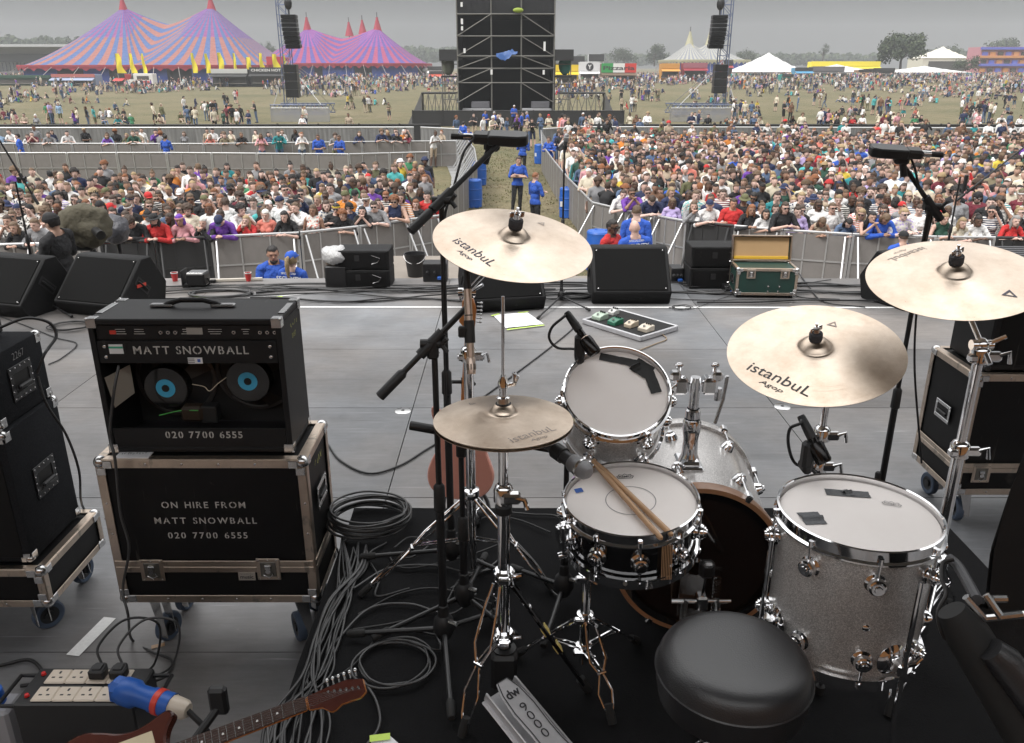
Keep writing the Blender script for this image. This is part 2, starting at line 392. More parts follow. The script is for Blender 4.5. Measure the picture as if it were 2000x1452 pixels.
# ------------------------------------------------------------------ drum kit
spark = mat('silver_sparkle', (.55, .52, .5), .3, .4)
def _spark():
    t, b = nodes(spark); N = t.nodes.new; l = t.links.new
    co = N('ShaderNodeTexCoord'); v = N('ShaderNodeTexVoronoi'); v.inputs['Scale'].default_value = 620; l(co.outputs['Object'], v.inputs['Vector'])
    r = N('ShaderNodeValToRGB'); r.color_ramp.elements[0].color = (.44, .42, .405, 1); r.color_ramp.elements[1].color = (.98, .95, .92, 1)
    r.color_ramp.elements[0].position = .1; r.color_ramp.elements[1].position = 1
    e = r.color_ramp.elements.new(.75); e.color = (.76, .73, .71, 1)
    sp = N('ShaderNodeSeparateXYZ'); l(v.outputs['Color'], sp.inputs[0]); l(sp.outputs[0], r.inputs[0]); l(r.outputs[0], b.inputs['Base Color'])
    bp = N('ShaderNodeBump'); bp.inputs['Strength'].default_value = .5; bp.inputs['Distance'].default_value = .003; l(sp.outputs[1], bp.inputs['Height']); l(bp.outputs[0], b.inputs['Normal'])
    b.inputs['Coat Weight'].default_value = 1.0; b.inputs['Coat Roughness'].default_value = .12
_spark()
blackgloss = mat('black_gloss', (.006, .006, .007), .05, coat=1)
def hoop_prof(R_, z0, s=1):      # flanged steel hoop standing above the head by s
    return [(R_+.004, z0+.012*s), (R_+.007, z0+.015*s), (R_+.011, z0+.013*s), (R_+.010, z0-.012*s), (R_+.016, z0-.016*s), (R_+.016, z0-.020*s), (R_+.006, z0-.020*s), (R_+.004, z0+.012*s)]
def lug_part(R_, a, z, dirn, hoopz, parent):
    """turret lug on the shell and its tension rod up to the hoop"""
    g = G(); c, s_ = cos(a), sin(a); M = frame((R_*c, R_*s_, z), (c, s_, 0))
    g.lathe([(0, .034), (.008, .034), (.009, .030), (.014, .030), (.015, .026), (.019, .024), (.021, .014), (.017, .008), (.024, .004), (.024, 0)], chrome, 20, M)
    p = Vector(((R_+.015)*c, (R_+.015)*s_, z)); q = Vector(((R_+.014)*c, (R_+.014)*s_, hoopz+.006*dirn))
    g.cyl(p, q, .003, chrome, n=8); g.cyl(q-Vector((0, 0, .008)), q+Vector((0, 0, .006)), .006, chrome, n=8)
    g.cyl(p-Vector((0, 0, .005*dirn)), p+Vector((0, 0, .02*dirn)), .006, chrome, n=10)
    g.build('lug', parent, ang=45)
def drum(name, label, M, rad, depth, shellm, headm, nl, a0=0, both=True, logo=None, hoopm=None, lugz=.055):
    t = thing(name, label, 'drum', M=M); n = 72
    g = G(); g.lathe([(rad, -.012), (rad, -depth+.012)], shellm, n); g.lathe([(rad-.006, -.012), (rad-.006, -depth+.012)], hoopw, n)
    g.lathe([(rad-.006, -depth+.012), (rad, -depth+.012)], hoopw, n); g.build('shell', t)
    g = G(); g.lathe([(0, 0), (rad*.3, 0), (rad*.6, 0), (rad*.9, 0), (rad, -.0015), (rad+.004, -.006), (rad+.004, -.014)], headm, n); g.build('batter_head', t)
    g = G(); g.lathe([(0, -depth), (rad, -depth), (rad+.004, -depth+.01)], mat('clear_head', (.5, .5, .5), .2, alpha=.35), n); g.build('resonant_head', t)
    g = G(); g.lathe(hoop_prof(rad, .0), hoopm or chrome, n, closed=False); g.build('hoop', t)
    g = G(); g.lathe(hoop_prof(rad, -depth, -1), hoopm or chrome, n); g.build('hoop', t)
    for k in range(nl):
        a = a0+2*pi*k/nl
        lug_part(rad, a, -lugz, 1, -.012, t)
        if both: lug_part(rad, a, -depth+lugz, -1, -depth+.012, t)
    return t
# floor tom -------------------------------------------------------
ft_c = Vector((.822, 1.705, 1.158)); FTR = .176
ft = drum('floor_tom', 'silver sparkle floor tom on three chrome legs, the largest upright drum', frame(ft_c, (0, 0, 1), (0, 1, 0)), FTR, .345, spark, headw, 8, radians(-97.5), lugz=.07)
for o in ft.children:
    pass
def leg_tom(a, zt, zb, kink):
    c, s_ = cos(a), sin(a); g = G(); r = FTR+.04
    g.tube([(r*c, r*s_, zt), (r*c, r*s_, -.42), ((r+.012)*c, (r+.012)*s_, -.50), ((r+.03)*c, (r+.03)*s_, zb+.02)], .0062, chrome, 10)
    o = g.build('leg', ft); g = G(); g.cyl(((r+.03)*c, (r+.03)*s_, zb+.028), ((r+.032)*c, (r+.032)*s_, zb), .013, rubber, n=12); g.build('rubber_foot', o)
    g = G(); M = frame((FTR*c, FTR*s_, -.28), (c, s_, 0))
    g.lathe([(0, .012), (.02, .012), (.034, .006), (.04, .002), (.04, 0)], chrome, 24, M); g.box((0, 0, .028), (.03, .034, .032), chrome, .006, M)
    g.tube([M @ Vector((.012, 0, .03)), M @ Vector((.036, .004, .034)), M @ Vector((.05, .02, .036))], .005, chrome, 8); g.build('leg_bracket', ft)
for a, k in ((radians(-74), 1), (radians(70), 1), (radians(190), 1)): leg_tom(a, -.045, RIS-ft_c.z+.002, k)
g = G(); 
for M in (frame((FTR*cos(radians(-98)), FTR*sin(radians(-98)), -.19), (cos(radians(-98)), sin(radians(-98)), 0)),):
    g.lathe([(0, .004), (.006, .004), (.009, .002), (.009, 0)], chrome, 16, M)
g.build('air_vent', ft)
def tape_patch(name, parent, x, y, w_, h_, rz, m, z=.0016, lump=False):
    g = G(); n = 10; V = []
    for j in range(n+1):
        V.append([g.bm.verts.new((w_*(i/n-.5)+.0015*noise.noise((j*2.1, i, x*9)), h_*(j/n-.5)+.0015*noise.noise((i*2.3, j, y*7)), (.0012 if lump and j in (4, 5, 6) else 0)+.0009*abs(noise.noise((i*.9, j*.9, x*30)))+(.006*max(0, 1-abs(j-5)/2.0) if lump else 0))) for i in range(n+1)])
    for j in range(n):
        for i in range(n): g._f([V[j][i], V[j][i+1], V[j+1][i+1], V[j+1][i]], m)
    o = g.build(name, parent, ang=60); o.matrix_local = Matrix.Translation((x, y, z)) @ Matrix.Rotation(rz, 4, 'Z'); return o
tape_patch('tape_patch', ft, -.118, -.02, .052, .055, radians(4), grytape, lump=True)
tape_patch('tape_patch', ft, .012, .10, .105, .032, radians(-9), grytape); tape_patch('tape_lump', ft, .012, .101, .022, .03, radians(20), grytape, .003, True)
def crown_logo(parent, x, y, s, rz, m, word='REMO'):
    g = G(); P = [(-1, -.1), (-.8, -.55), (.8, -.55), (1, -.1), (.78, .02), (.68, .32), (.3, .12), (0, .42), (-.3, .12), (-.68, .32), (-.78, .02)]
    for i in range(len(P)):
        a, b = Vector((*P[i], 0))*s, Vector((*P[(i+1) % len(P)], 0))*s; q = (b-a).normalized(); q = Vector((-q.y, q.x, 0))*s*.045
        g.poly([a-q, b-q, b+q, a+q], m)
    o = g.build('logo', parent, recalc=False); o.matrix_local = Matrix.Translation((x, y, .0018)) @ Matrix.Rotation(rz, 4, 'Z')
    text(word, s*.5, m, o, Matrix.Translation((0, -s*.2, .0004)), bold=.02, sx=1.15)
ink = mat('black_ink', (.03, .03, .035), .6); ink2 = mat('faded_ink', (.3, .28, .28), .6)
crown_logo(ft, .10, .05, .022, radians(-22), ink2)
# snare -----------------------------------------------------------
sn_c = Vector((.312, 1.902, 1.085)); SNR = .167
sn = drum('snare_drum', 'chrome snare drum with white coated head and crossed drumsticks on it', frame(sn_c, (-.05, -.081, 1), (0, 1, 0)), SNR, .135, blackgloss, headw, 10, radians(-90), both=True, lugz=.067)
g = G(); g.lathe([(.064, .0008), (.0665, .0008)], ink2, 64); g.build('control_ring', sn)
crown_logo(sn, .0, .118, .023, 0, ink)
tape_patch('tape_patch', sn, -.132, .056, .022, .02, radians(15), bluep)
g = G(); M = frame((-SNR*.93, -SNR*.32, -.067), (-.93, -.32, 0))
g.box((0, 0, .022), (.03, .095, .03), chrome, .006, M); g.box((0, .02, .04), (.022, .05, .014), chrome, .004, M); g.cyl(M @ Vector((0, -.05, .02)), M @ Vector((0, -.05, .046)), .009, chrome, n=14); g.build('snare_strainer', sn)
g = G(); M = frame((.02, -SNR, -.067), (0, -1, 0)); g.lathe([(0, .003), (.006, .003), (.006, 0)], steel, 12, M); g.build('air_vent', sn)
g = G()
for k in range(7): g.cyl((.055+.004*k, -SNR-.003, -.125), (.055+.004*k, -SNR-.003, -.02), .0012, wood, n=5)
g.build('snare_cord', sn)
# drumsticks on the head
def stick(p, q, lb):
    t = thing('drumstick', lb, 'drumstick', group='pair of drumsticks on the snare'); p, q = Vector(p), Vector(q); d = (q-p).normalized()
    g = G(); g.tube([p, p+d*.004, p+d*.02, p+d*.32, p+d*.365, p+d*.372, p+d*.38], .007, wood, 14, radii=[.004, .0065, .0075, .0072, .0045, .0034, .003])
    g.build('shaft', t); g = G(); e = p+d*.379; z = d.to_track_quat('Z', 'Y').to_matrix().to_4x4(); g.ball((0, 0, 0), (.0052, .0052, .008), wood, 12, Matrix.Translation(e) @ z); g.build('tip', t)
stick(at(1292, 1053, z=1.084), at(1149, 892, z=1.116), 'pale wooden drumstick with its butt nearer the snare centre, the left one')
stick(at(1313, 1046, z=1.082), at(1156, 895, z=1.115), 'pale wooden drumstick lying to the right of its twin on snare')
# rack tom ---------------------------------------------------------
rt_n = Vector((-.034, -.715, 1)).normalized(); rt_c = Vector((.299, 2.17, 1.285)); RTR = .142
rt = drum('rack_tom', 'silver sparkle rack tom tilted towards the stool, black tape on head', frame(rt_c, rt_n, (0, 1, 0)), RTR, .21, spark, headw, 6, radians(-62), lugz=.05)
tape_patch('tape_patch', rt, .014, .110, .11, .026, radians(-16), gaff); tape_patch('tape_patch', rt, .080, .077, .058, .05, radians(-40), gaff, .0024); tape_patch('tape_patch', rt, .103, .033, .032, .085, radians(12), gaff, .003); tape_patch('tape_lump', rt, .06, .086, .03, .03, radians(30), gaff, .004, True)
# bass drum ---------------------------------------------------------
BDR = .255; bd_c = Vector((.575, 2.185, RIS+.03+BDR+.01)); bax = Vector((-.09, -1, 0)).normalized()
bd = thing('bass_drum', 'silver sparkle bass drum lying on its side behind the snare', 'drum', M=frame(bd_c, bax))
n = 80; DEP = .50
g = G(); g.lathe([(BDR-.008, -.02), (BDR-.008, -DEP+.02)], spark, n); g.build('shell', bd)
g = G(); g.lathe([(0, -.004), (BDR-.012, -.004), (BDR-.008, -.012)], mat('ebony_head', (.016, .009, .007), .05, coat=1), n); g.build('batter_head', bd)  # black head, a trace of brown reflection tinted into the colour
g = G(); g.lathe([(0, -DEP+.004), (BDR-.01, -DEP+.004)], blackgloss, n); g.build('front_head', bd)
for z0, z1 in ((.014, -.028), (-DEP-.014, -DEP+.028)):
    hm_ = hoopw if z0 > 0 else spark
    g = G(); g.lathe([(BDR-.012, z0), (BDR+.004, z0), (BDR+.006, (z0+z1)/2), (BDR+.004, z1), (BDR-.012, z1), (BDR-.012, z0)], hm_, n); o = g.build('hoop', bd)
    g = G(); zz = max(z0, z1)+.001; g.lathe([(BDR-.030, zz-.006), (BDR-.011, zz), (BDR-.011, zz-.01)], blackgloss, n); g.build('head_collar', o)
for k in range(8):
    a = 2*pi*k/8+.25; c, s_ = cos(a), sin(a)
    g = G(); M = frame((BDR*c-.008*c, BDR*s_-.008*s_, -.13), (c, s_, 0)); g.lathe([(0, .032), (.009, .032), (.011, .026), (.018, .022), (.021, .012), (.024, .003), (.024, 0)], chrome, 18, M); g.cyl(((BDR+.012)*c, (BDR+.012)*s_, -.13), ((BDR+.012)*c, (BDR+.012)*s_, .01), .0035, chrome, n=8)
    g.box((0, 0, 0), (.026, .022, .04), chrome, .004, Matrix.Translation(((BDR+.008)*c, (BDR+.008)*s_, -.005)) @ Matrix.Rotation(a, 4, 'Z')); g.build('lug', bd)
    g = G(); M = frame((BDR*c-.008*c, BDR*s_-.008*s_, -DEP+.13), (c, s_, 0)); g.lathe([(0, .032), (.009, .032), (.011, .026), (.018, .022), (.021, .012), (.024, .003), (.024, 0)], chrome, 18, M); g.cyl(((BDR+.012)*c, (BDR+.012)*s_, -DEP+.13), ((BDR+.012)*c, (BDR+.012)*s_, -DEP-.01), .0035, chrome, n=8)
    g.box((0, 0, 0), (.026, .022, .04), chrome, .004, Matrix.Translation(((BDR+.008)*c, (BDR+.008)*s_, -DEP+.005)) @ Matrix.Rotation(a, 4, 'Z')); g.build('lug', bd)
for sgn in (-1, 1):
    g = G(); a = Vector((sgn*(BDR-.01), -.06, -DEP+.1)); g.tube([a, a+Vector((sgn*.08, -.09, -.04)), a+Vector((sgn*.14, -.21, -.1))], .007, chrome, 10); g.cyl(a+Vector((sgn*.14, -.205, -.098)), a+Vector((sgn*.145, -.222, -.103)), .012, rubber); g.box(a, (.03, .03, .04), chrome, .006); g.build('spur', bd)
# tom mount post on the bass drum
tm = thing('tom_mount', 'chrome double tom holder standing on the bass drum shell', 'tom holder')
pb = at(1346, 893, w=2.62); pb.z = bd_c.z+BDR-.012; P0 = pb
g = G(); g.box(P0+Vector((0, 0, .008)), (.075, .12, .014), chrome, .006); g.box(P0+Vector((0, -.03, .02)), (.06, .04, .02), chrome, .008); g.build('base_plate', tm)
g = G(); g.lathe([(.034, .01), (.033, .02), (.025, .04), (.023, .09), (.028, .12), (.029, .15), (.024, .16)], chrome, 24, Matrix.Translation(P0)); g.build('socket', tm)
g = G(); g.cyl(P0+Vector((0, 0, .15)), P0+Vector((0, 0, .30)), .0155, chrome, n=20); g.lathe([(.02, .16), (.024, .165), (.024, .19), (.02, .195)], chrome, 20, Matrix.Translation(P0)); g.build('post', tm)
for sgn in (-1, 1):
    g = G(); c = P0+Vector((sgn*.045, .01, .27)); g.box(c, (.05, .05, .055), chrome, .01); g.box(c+Vector((sgn*.02, -.01, .035)), (.034, .04, .03), chrome, .008)
    g.cyl(c+Vector((sgn*.01, -.015, .03)), c+Vector((sgn*.01, -.015, .075)), .006, chrome, n=10); g.ball(c+Vector((sgn*.01, -.015, .07)), (.014, .007, .009), chrome, 10)
    g.cyl(c+Vector((sgn*.03, 0, -.01)), c+Vector((sgn*.03, 0, -.05)), .012, chrome, n=12)
    if sgn > 0: g.tube([c+Vector((.055, 0, .03)), c+Vector((.05, .005, -.05)), c+Vector((.03, .0, -.13))], .006, steel, 8)
    g.cyl(c, c+Vector((sgn*-.02, 0, .02)), .02, chrome); g.build('clamp', tm)
q = rt_c-rt_n*.1+Vector((RTR*.95, 0, 0))
g = G(); g.tube([P0+Vector((-.05, .01, .28)), (P0+Vector((-.1, .01, .285))+q)/2, q], .0075, chrome, 12); g.box(q, (.02, .06, .07), chrome, .006); g.build('tom_arm', tm)
# bass pedal
bp = thing('bass_pedal', 'chrome kick pedal with black beater before the bass drum', 'pedal')
pc = Vector((bd_c.x-.0, bd_c.y-.09, RIS))
g = G(); g.box(pc+Vector((0, -.17, .006)), (.12, .38, .01), steel, .003); g.build('base_plate', bp)
for sgn in (-1, 1):
    g = G(); g.tube([pc+Vector((sgn*.05, .0, .01)), pc+Vector((sgn*.05, 0, .2)), pc+Vector((sgn*.045, 0, .215))], .011, steel, 10); g.build('post', bp)
g = G(); g.cyl(pc+Vector((-.09, 0, .21)), pc+Vector((.09, 0, .21)), .007, chrome); g.box(pc+Vector((.0, 0, .21)), (.035, .04, .05), chrome, .006); g.build('axle', bp)
g = G(); g.tube([pc+Vector((0, 0, .21)), pc+Vector((0, -.03, .33))], .004, chrome); g.box(pc+Vector((.0, -.03, .345)), (.045, .035, .055), bplastic, .01); g.box(pc+Vector((.0, -.04, .365)), (.03, .02, .02), steel, .006); g.build('beater', bp)
g = G(); hx = [(.012*cos(k*1.1), .012*sin(k*1.1), .03+.0024*k) for k in range(60)]; g.tube([pc+Vector((.08, -.01, 0))+Vector(h) for h in hx], .0022, chrome, 5); g.build('spring', bp)
g = G(); g.prism([(-.04, -.36), (.04, -.36), (.034, -.06), (-.034, -.06)], 0, .008, steel, Matrix.Translation(pc+Vector((0, 0, .03))) @ Matrix.Rotation(radians(12), 4, 'X'), 'z', .002); g.build('footboard', bp)
# ------------------------------------------------------------------ cymbals
cymm = mat('bronze', (.72, .56, .43), .3, 1, aniso=.9)
def _cym():
    t, b = nodes(cymm); N = t.nodes.new; l = t.links.new; co = N('ShaderNodeTexCoord')
    ln = N('ShaderNodeVectorMath'); ln.operation = 'LENGTH'; l(co.outputs['Object'], ln.inputs[0])
    w = N('ShaderNodeTexNoise'); w.noise_dimensions = '1D'; w.inputs['Scale'].default_value = 420; w.inputs['Detail'].default_value = 3
    l(ln.outputs['Value'], w.inputs['W'])
    n = N('ShaderNodeTexNoise'); n.inputs['Scale'].default_value = 7; n.inputs['Detail'].default_value = 7; n.inputs['Roughness'].default_value = .7; l(co.outputs['Object'], n.inputs['Vector'])
    r = N('ShaderNodeValToRGB'); r.color_ramp.elements[0].position = .3; r.color_ramp.elements[0].color = (.50, .39, .295, 1); r.color_ramp.elements[1].position = .68; r.color_ramp.elements[1].color = (.77, .66, .55, 1)
    l(n.outputs['Fac'], r.inputs[0]); l(r.outputs[0], b.inputs['Base Color'])
    m = N('ShaderNodeMapRange'); m.inputs['To Min'].default_value = .22; m.inputs['To Max'].default_value = .38; l(n.outputs['Fac'], m.inputs['Value']); l(m.outputs[0], b.inputs['Roughness'])
    bp_ = N('ShaderNodeBump'); bp_.inputs['Distance'].default_value = .001; bp_.inputs['Strength'].default_value = .35; l(w.outputs['Fac'], bp_.inputs['Height']); l(bp_.outputs[0], b.inputs['Normal'])
_cym()
def cym_prof(Rr, bell=.2, h=.018, sgn=1):
    rb = Rr*bell; P = [(.006, .041), (rb*.25, .0405), (rb*.5, .037), (rb*.75, .029), (rb*.93, .018), (rb*1.0, .0138), (rb*1.1, .0118)]
    P = [(r, z+h-.012) for r, z in P]
    z0 = P[-1][1]
    for k in range(1, 13):
        t = k/12; P.append((rb*1.1+(Rr-rb*1.1)*t, z0*(1-t)**1.15-.002*0+.0*t))
    return P
def cymbal_mesh(g, Rr, bell=.2, h=.018):
    P = cym_prof(Rr, bell, h); g.lathe(P, cymm, 96); g.lathe([P[-1], (Rr, -.0012), (Rr*.98, -.0012)]+[(r, z-.0014) for r, z in P[-3::-1]], cymm, 96)
    return P
def wordmark(parent, Rr, ang, sc, m=ink, word='istanbuL', sub='Agop', dist=.72, bo=.0):
    """maker's script printed on the bow, read from outside"""
    P = cym_prof(Rr)
    def zof(r):
        for (r0, z0), (r1, z1) in zip(P, P[1:]):
            if r0 <= r <= r1: return z0+(z1-z0)*(r-r0)/(r1-r0)
        return 0
    for s_, sz, d, bo in ((word, sc, dist, bo), (sub, sc*.4, dist+.0+.62*sc/Rr+.03, .0)):
        o = text(s_, sz, m, None, None, 'wordmark', bold=bo, sx=1.12 if s_ == word else 1.6, shear=.0 if s_ == word else .2)
        rad = Rr*d
        for v in o.data.vertices:
            x, y = v.co.x, v.co.y; r = rad+y*1.0; a = ang+x/rad*.55
            # straight-ish baseline: text laid on a chord
            X, Y = x, -rad+y; rr = min(sqrt(X*X+Y*Y), Rr*.985); th = atan2(Y, X)+ang
            v.co = (rr*cos(th), rr*sin(th), zof(rr)+.0009)
        o.parent = parent
def delta_mark(parent, Rr, ang, sc, m, dist=.66):
    P = cym_prof(Rr); g = G(); pts = [(0, -1), (.9, .7), (-.9, .7)]
    for i in range(3):
        a, b = Vector((*pts[i], 0)), Vector((*pts[(i+1) % 3], 0)); a2, b2 = a*.58, b*.58
        f = []
        for q in (a, b, b2, a2):
            X, Y = q.x*sc, -Rr*dist+q.y*sc; rr = sqrt(X*X+Y*Y); th = atan2(Y, X)+ang
            z = [z0+(z1-z0)*(rr-r0)/(r1-r0) for (r0, z0), (r1, z1) in zip(P, P[1:]) if r0 <= rr <= r1]
            f.append((rr*cos(th), rr*sin(th), (z[0] if z else 0)+.0012))
        g.poly(f, m)
    g.build('emblem', parent, recalc=False)
def cymbal(name, label, c, nrm, Rr, marks, spin=0):
    """the origin sits at the rim plane's centre"""
    t = thing(name, label, 'cymbal', M=frame(c, nrm, (0, 1, 0)))
    g = G(); P = cymbal_mesh(g, Rr); o = g.build('plate', t, ang=60); top = P[0][1]
    g = G(); g.lathe([(.0, top+.023), (.018, top+.023), (.0195, top+.02), (.0195, top+.002), (.018, top-.002)], mat('felt', (.06, .06, .066), .95, bump=(400, .003)), 24); g.build('felt_washer', t)
    g = G(); g.lathe([(.0, top+.046), (.006, top+.046), (.007, top+.04), (.010, top+.038), (.011, top+.024), (.0, top+.024)], chrome, 16)
    for s_ in (-1, 1): g.box((s_*.014, 0, top+.036), (.014, .006, .016), chrome, .0025, Matrix.Rotation(radians(20), 4, 'Z'))
    g.cyl((0, 0, top+.03), (0, 0, top+.056), .004, chrome, n=8); g.build('wing_nut', t)
    for m in marks: m(t)
    return t
ink_c = mat('cymbal_ink', (.10, .10, .14), .6); ink_f = mat('cymbal_ink_faded', (.34, .29, .26), .5, .5)
cr1 = Vector((.003, 2.195, 1.708)); cymbal('crash_cymbal', 'bronze crash cymbal high over the hi-hat, before the security aisle', cr1, (.129, -.263, 1), .217, [lambda t: wordmark(t, .217, radians(-47), .043, ink_c, dist=.62, bo=-.004), lambda t: delta_mark(t, .217, radians(150), .013, ink_f, .72)])
rd = Vector((.902, 2.311, 1.357)); cymbal('ride_cymbal', 'large bronze ride cymbal with bold black script over the floor tom', rd, (-.159, -.299, 1), .253, [lambda t: wordmark(t, .253, radians(-52), .056, mat('ride_ink', (.05, .048, .05), .6), dist=.68, bo=.0), lambda t: delta_mark(t, .253, radians(140), .018, ink_f, .58)])
cr2 = Vector((1.246, 2.261, 1.596)); cymbal('crash_cymbal', 'bronze crash cymbal at the upper right, cut by the picture edge', cr2, (-.157, -.252, 1), .229, [lambda t: delta_mark(t, .229, radians(32), .02, ink_c, .70), lambda t: wordmark(t, .229, radians(200), .035, ink_f, dist=.75)])
# hi-hat
hh_c = at(983, 823, w=2.1); HR = .179
hh = thing('hi_hat', 'pair of bronze hi-hat cymbals closed on a chrome pull rod', 'hi-hat', M=frame(hh_c, (0, .02, 1), (0, 1, 0)))
g = G(); cymbal_mesh(g, HR, .2, .02); o = g.build('top_cymbal', hh, loc=(0, 0, .004), ang=60)
wordmark(o, HR, radians(35), .036, ink_f, dist=.70); delta_mark(o, HR, radians(222), .012, ink_f, .72)
g = G(); P = cym_prof(HR, .2, .02); g.lathe([(r, -z) for r, z in P], cymm, 96); g.lathe([(r, -z-.0014) for r, z in P], cymm, 96); g.lathe([(HR, 0), (HR, -.0014)], cymm, 96); g.build('bottom_cymbal', hh, loc=(0, 0, -.004), ang=60)
g = G(); g.lathe([(.016, .040), (.017, .05), (.017, .066), (.010, .068), (.010, .09), (.014, .092), (.014, .105), (.006, .125)], chrome, 20); g.lathe([(.018, .040), (.02, .043), (.02, .05), (.017, .052)], bplastic, 18)
g.tube([(.012, 0, .098), (.028, -.01, .105), (.036, -.014, .128), (.028, -.01, .135), (.03, -.012, .11)], .006, chrome, 8); g.build('clutch', hh)
# hi-hat stand
hs_ = thing('hi_hat_stand', 'chrome hi-hat stand with footboard lettered 9000 at the front', 'cymbal stand')
hx, hy = hh_c.x, hh_c.y
g = G(); g.cyl((hx, hy, RIS+.1), (hx, hy, hh_c.z+.33), .0042, chrome, n=12); g.build('pull_rod', hs_)
g = G(); g.cyl((hx, hy, RIS+.20), (hx, hy, hh_c.z-.06), .0135, chrome, n=24); g.lathe([(.014, hh_c.z-.07), (.024, hh_c.z-.06), (.024, hh_c.z-.045), (.006, hh_c.z-.04)], chrome, 20, Matrix.Translation((hx, hy, 0))); g.build('upper_tube', hs_)
g = G(); g.cyl((hx, hy, RIS+.1), (hx, hy, hh_c.z-.22), .0175, chrome, n=24); g.build('lower_tube', hs_)
cz = hh_c.z-.215
g = G(); g.lathe([(.019, cz-.02), (.027, cz-.015), (.027, cz+.02), (.022, cz+.03), (.016, cz+.035)], chrome, 24, Matrix.Translation((hx, hy, 0))); g.box((hx+.02, hy-.022, cz+.005), (.05, .03, .03), chrome, .006); g.tube([(hx+.03, hy-.03, cz+.01), (hx+.055, hy-.035, cz+.005), (hx+.062, hy-.038, cz-.02)], .007, chrome, 8)
g.lathe([(.018, cz-.055), (.023, cz-.05), (.023, cz-.03), (.018, cz-.025)], bplastic, 20, Matrix.Translation((hx, hy, 0))); g.build('height_clamp', hs_)
for zz in (RIS+.42, RIS+.215):
    g = G(); g.lathe([(.0178, zz-.012), (.028, zz-.012), (.03, zz-.006), (.03, zz+.012), (.024, zz+.018), (.0178, zz+.018)], chrome, 24, Matrix.Translation((hx, hy, 0))); g.box((hx, hy-.03, zz), (.034, .02, .02), chrome, .004); g.cyl((hx+.02, hy-.01, zz), (hx+.05, hy-.02, zz+.012), .006, chrome, n=8); g.build('leg_collar', hs_)
def double_leg(root, top, foot, spread=.012, kink=.55, strut=None, m=chrome):
    """braced leg made of two bent flat bars"""
    top, foot = Vector(top), Vector(foot); d = foot-top; side = d.cross(Vector((0, 0, 1))).normalized()
    g = G()
    for s_ in (-1, 1):
        pts = [top+side*s_*.012, top+d*.18+side*s_*(spread+.006), top+d*.42+side*s_*(spread+.012), top+d*kink+side*s_*.007, top+d*(kink+.03)+side*s_*.007, top+d*(kink+.2)+side*s_*(spread+.008), top+d*.9+side*s_*(spread), foot-d*.02+side*s_*.005]
        g.tube(pts, .0042, m, 8)
    q = top+d*kink; g.cyl(q-side*.014, q+side*.014, .006, m, n=8)
    o = g.build('leg', root)
    g = G(); e = d.normalized(); g.tube([foot-e*.035, foot-e*.005, foot+e*.02], .012, rubber, 10, radii=[.011, .014, .013]); g.build('rubber_foot', o)
    if strut is not None:
        g = G(); s0 = Vector(strut); q = top+d*(kink-.02)
        for s_ in (-1, 1): g.cyl(s0+side*s_*.01, q+side*s_*.006, .0032, m, n=6)
        g.build('leg_brace', root)
ht = (hx, hy, RIS+.40); hb = (hx, hy, RIS+.22)
f1 = at(905, 1425, z=RIS+.01); f2 = at(1193, 1390, z=RIS+.01)
double_leg(hs_, Vector(ht)+Vector((-.02, -.02, 0)), f1, .016, strut=hb)
double_leg(hs_, Vector(ht)+Vector((-.0, .02, 0)), (hx-.03, hy+.36, RIS+.015), .012, strut=hb)
# right hand leg is a flat bar carrying yellow stickers
g = G(); a = Vector(ht)+Vector((.02, -.01, 0)); b_ = at(1140, 1335, z=RIS+.03); d = b_-a
M = Matrix.Translation(a) @ d.to_track_quat('Z', 'Y').to_matrix().to_4x4(); g.box((0, 0, d.length/2), (.03, .012, d.length), blackgloss, .003, M); o = g.build('leg', hs_)
g = G()
for t in (.45, .62): g.box((0, -.0075, d.length*t), (.026, .002, .028), mat('yellow_sticker', (.75, .6, .2), .6), 0, M); g.box((0, .0075, d.length*t), (.026, .002, .028), MATS['yellow_sticker'], 0, M)
g.build('sticker', hs_)
g = G(); g.tube([b_-d.normalized()*.02, b_+d.normalized()*.03], .015, rubber, 10); g.build('rubber_foot', o)
# frame and footboard
g = G(); g.box((hx, hy-.005, RIS+.11), (.075, .07, .12), bplastic, .01); g.lathe([(.02, RIS+.17), (.034, RIS+.172), (.034, RIS+.176), (.02, RIS+.18)], bplastic, 24, Matrix.Translation((hx, hy, 0))); g.build('frame_base', hs_)
fa, fb = at(985, 1335, z=RIS+.155), at(1100, 1475, z=RIS+.075)
d = (fb-fa); ln = d.length; ux = Vector((0, 0, 1)).cross(d).normalized(); 
MB_ = Matrix.Translation(fa) @ Matrix((-ux, -d.normalized(), (-d.normalized()).cross(ux)*-1)).transposed().to_4x4()
xa = -ux; ya = -d.normalized(); za = xa.cross(ya)
if za.z < 0: xa = -xa; za = -za
MB_ = Matrix.Translation(fa) @ Matrix((xa, ya, za)).transposed().to_4x4()
satin = mat('satin_alloy', (.6, .6, .62), .4, .35, var=(25, .4, (.4, .4, .41)))
shape = [(-.02, .01), (.02, .01), (.034, -.03), (.040, -.09), (.036, -.16), (.037, -.21), (.045, -.27), (-.045, -.27), (-.037, -.21), (-.036, -.16), (-.040, -.09), (-.034, -.03)]
g = G(); g.prism(shape, -.006, .0, satin, MB_, 'z', .0015); fo = g.build('footboard', hs_)
g = G(); ins = [(x*.84, -.005+(y+.005)*.96) for x, y in shape]
for i in range(len(ins)):
    a, b_ = Vector((*ins[i], .0012)), Vector((*ins[(i+1) % len(ins)], .0012)); q = (b_-a).normalized(); q = Vector((-q.y, q.x, 0))*.0016
    g.poly([MB_ @ (a-q), MB_ @ (b_-q), MB_ @ (b_+q), MB_ @ (a+q)], ink)
g.build('inlay_line', fo, recalc=False)
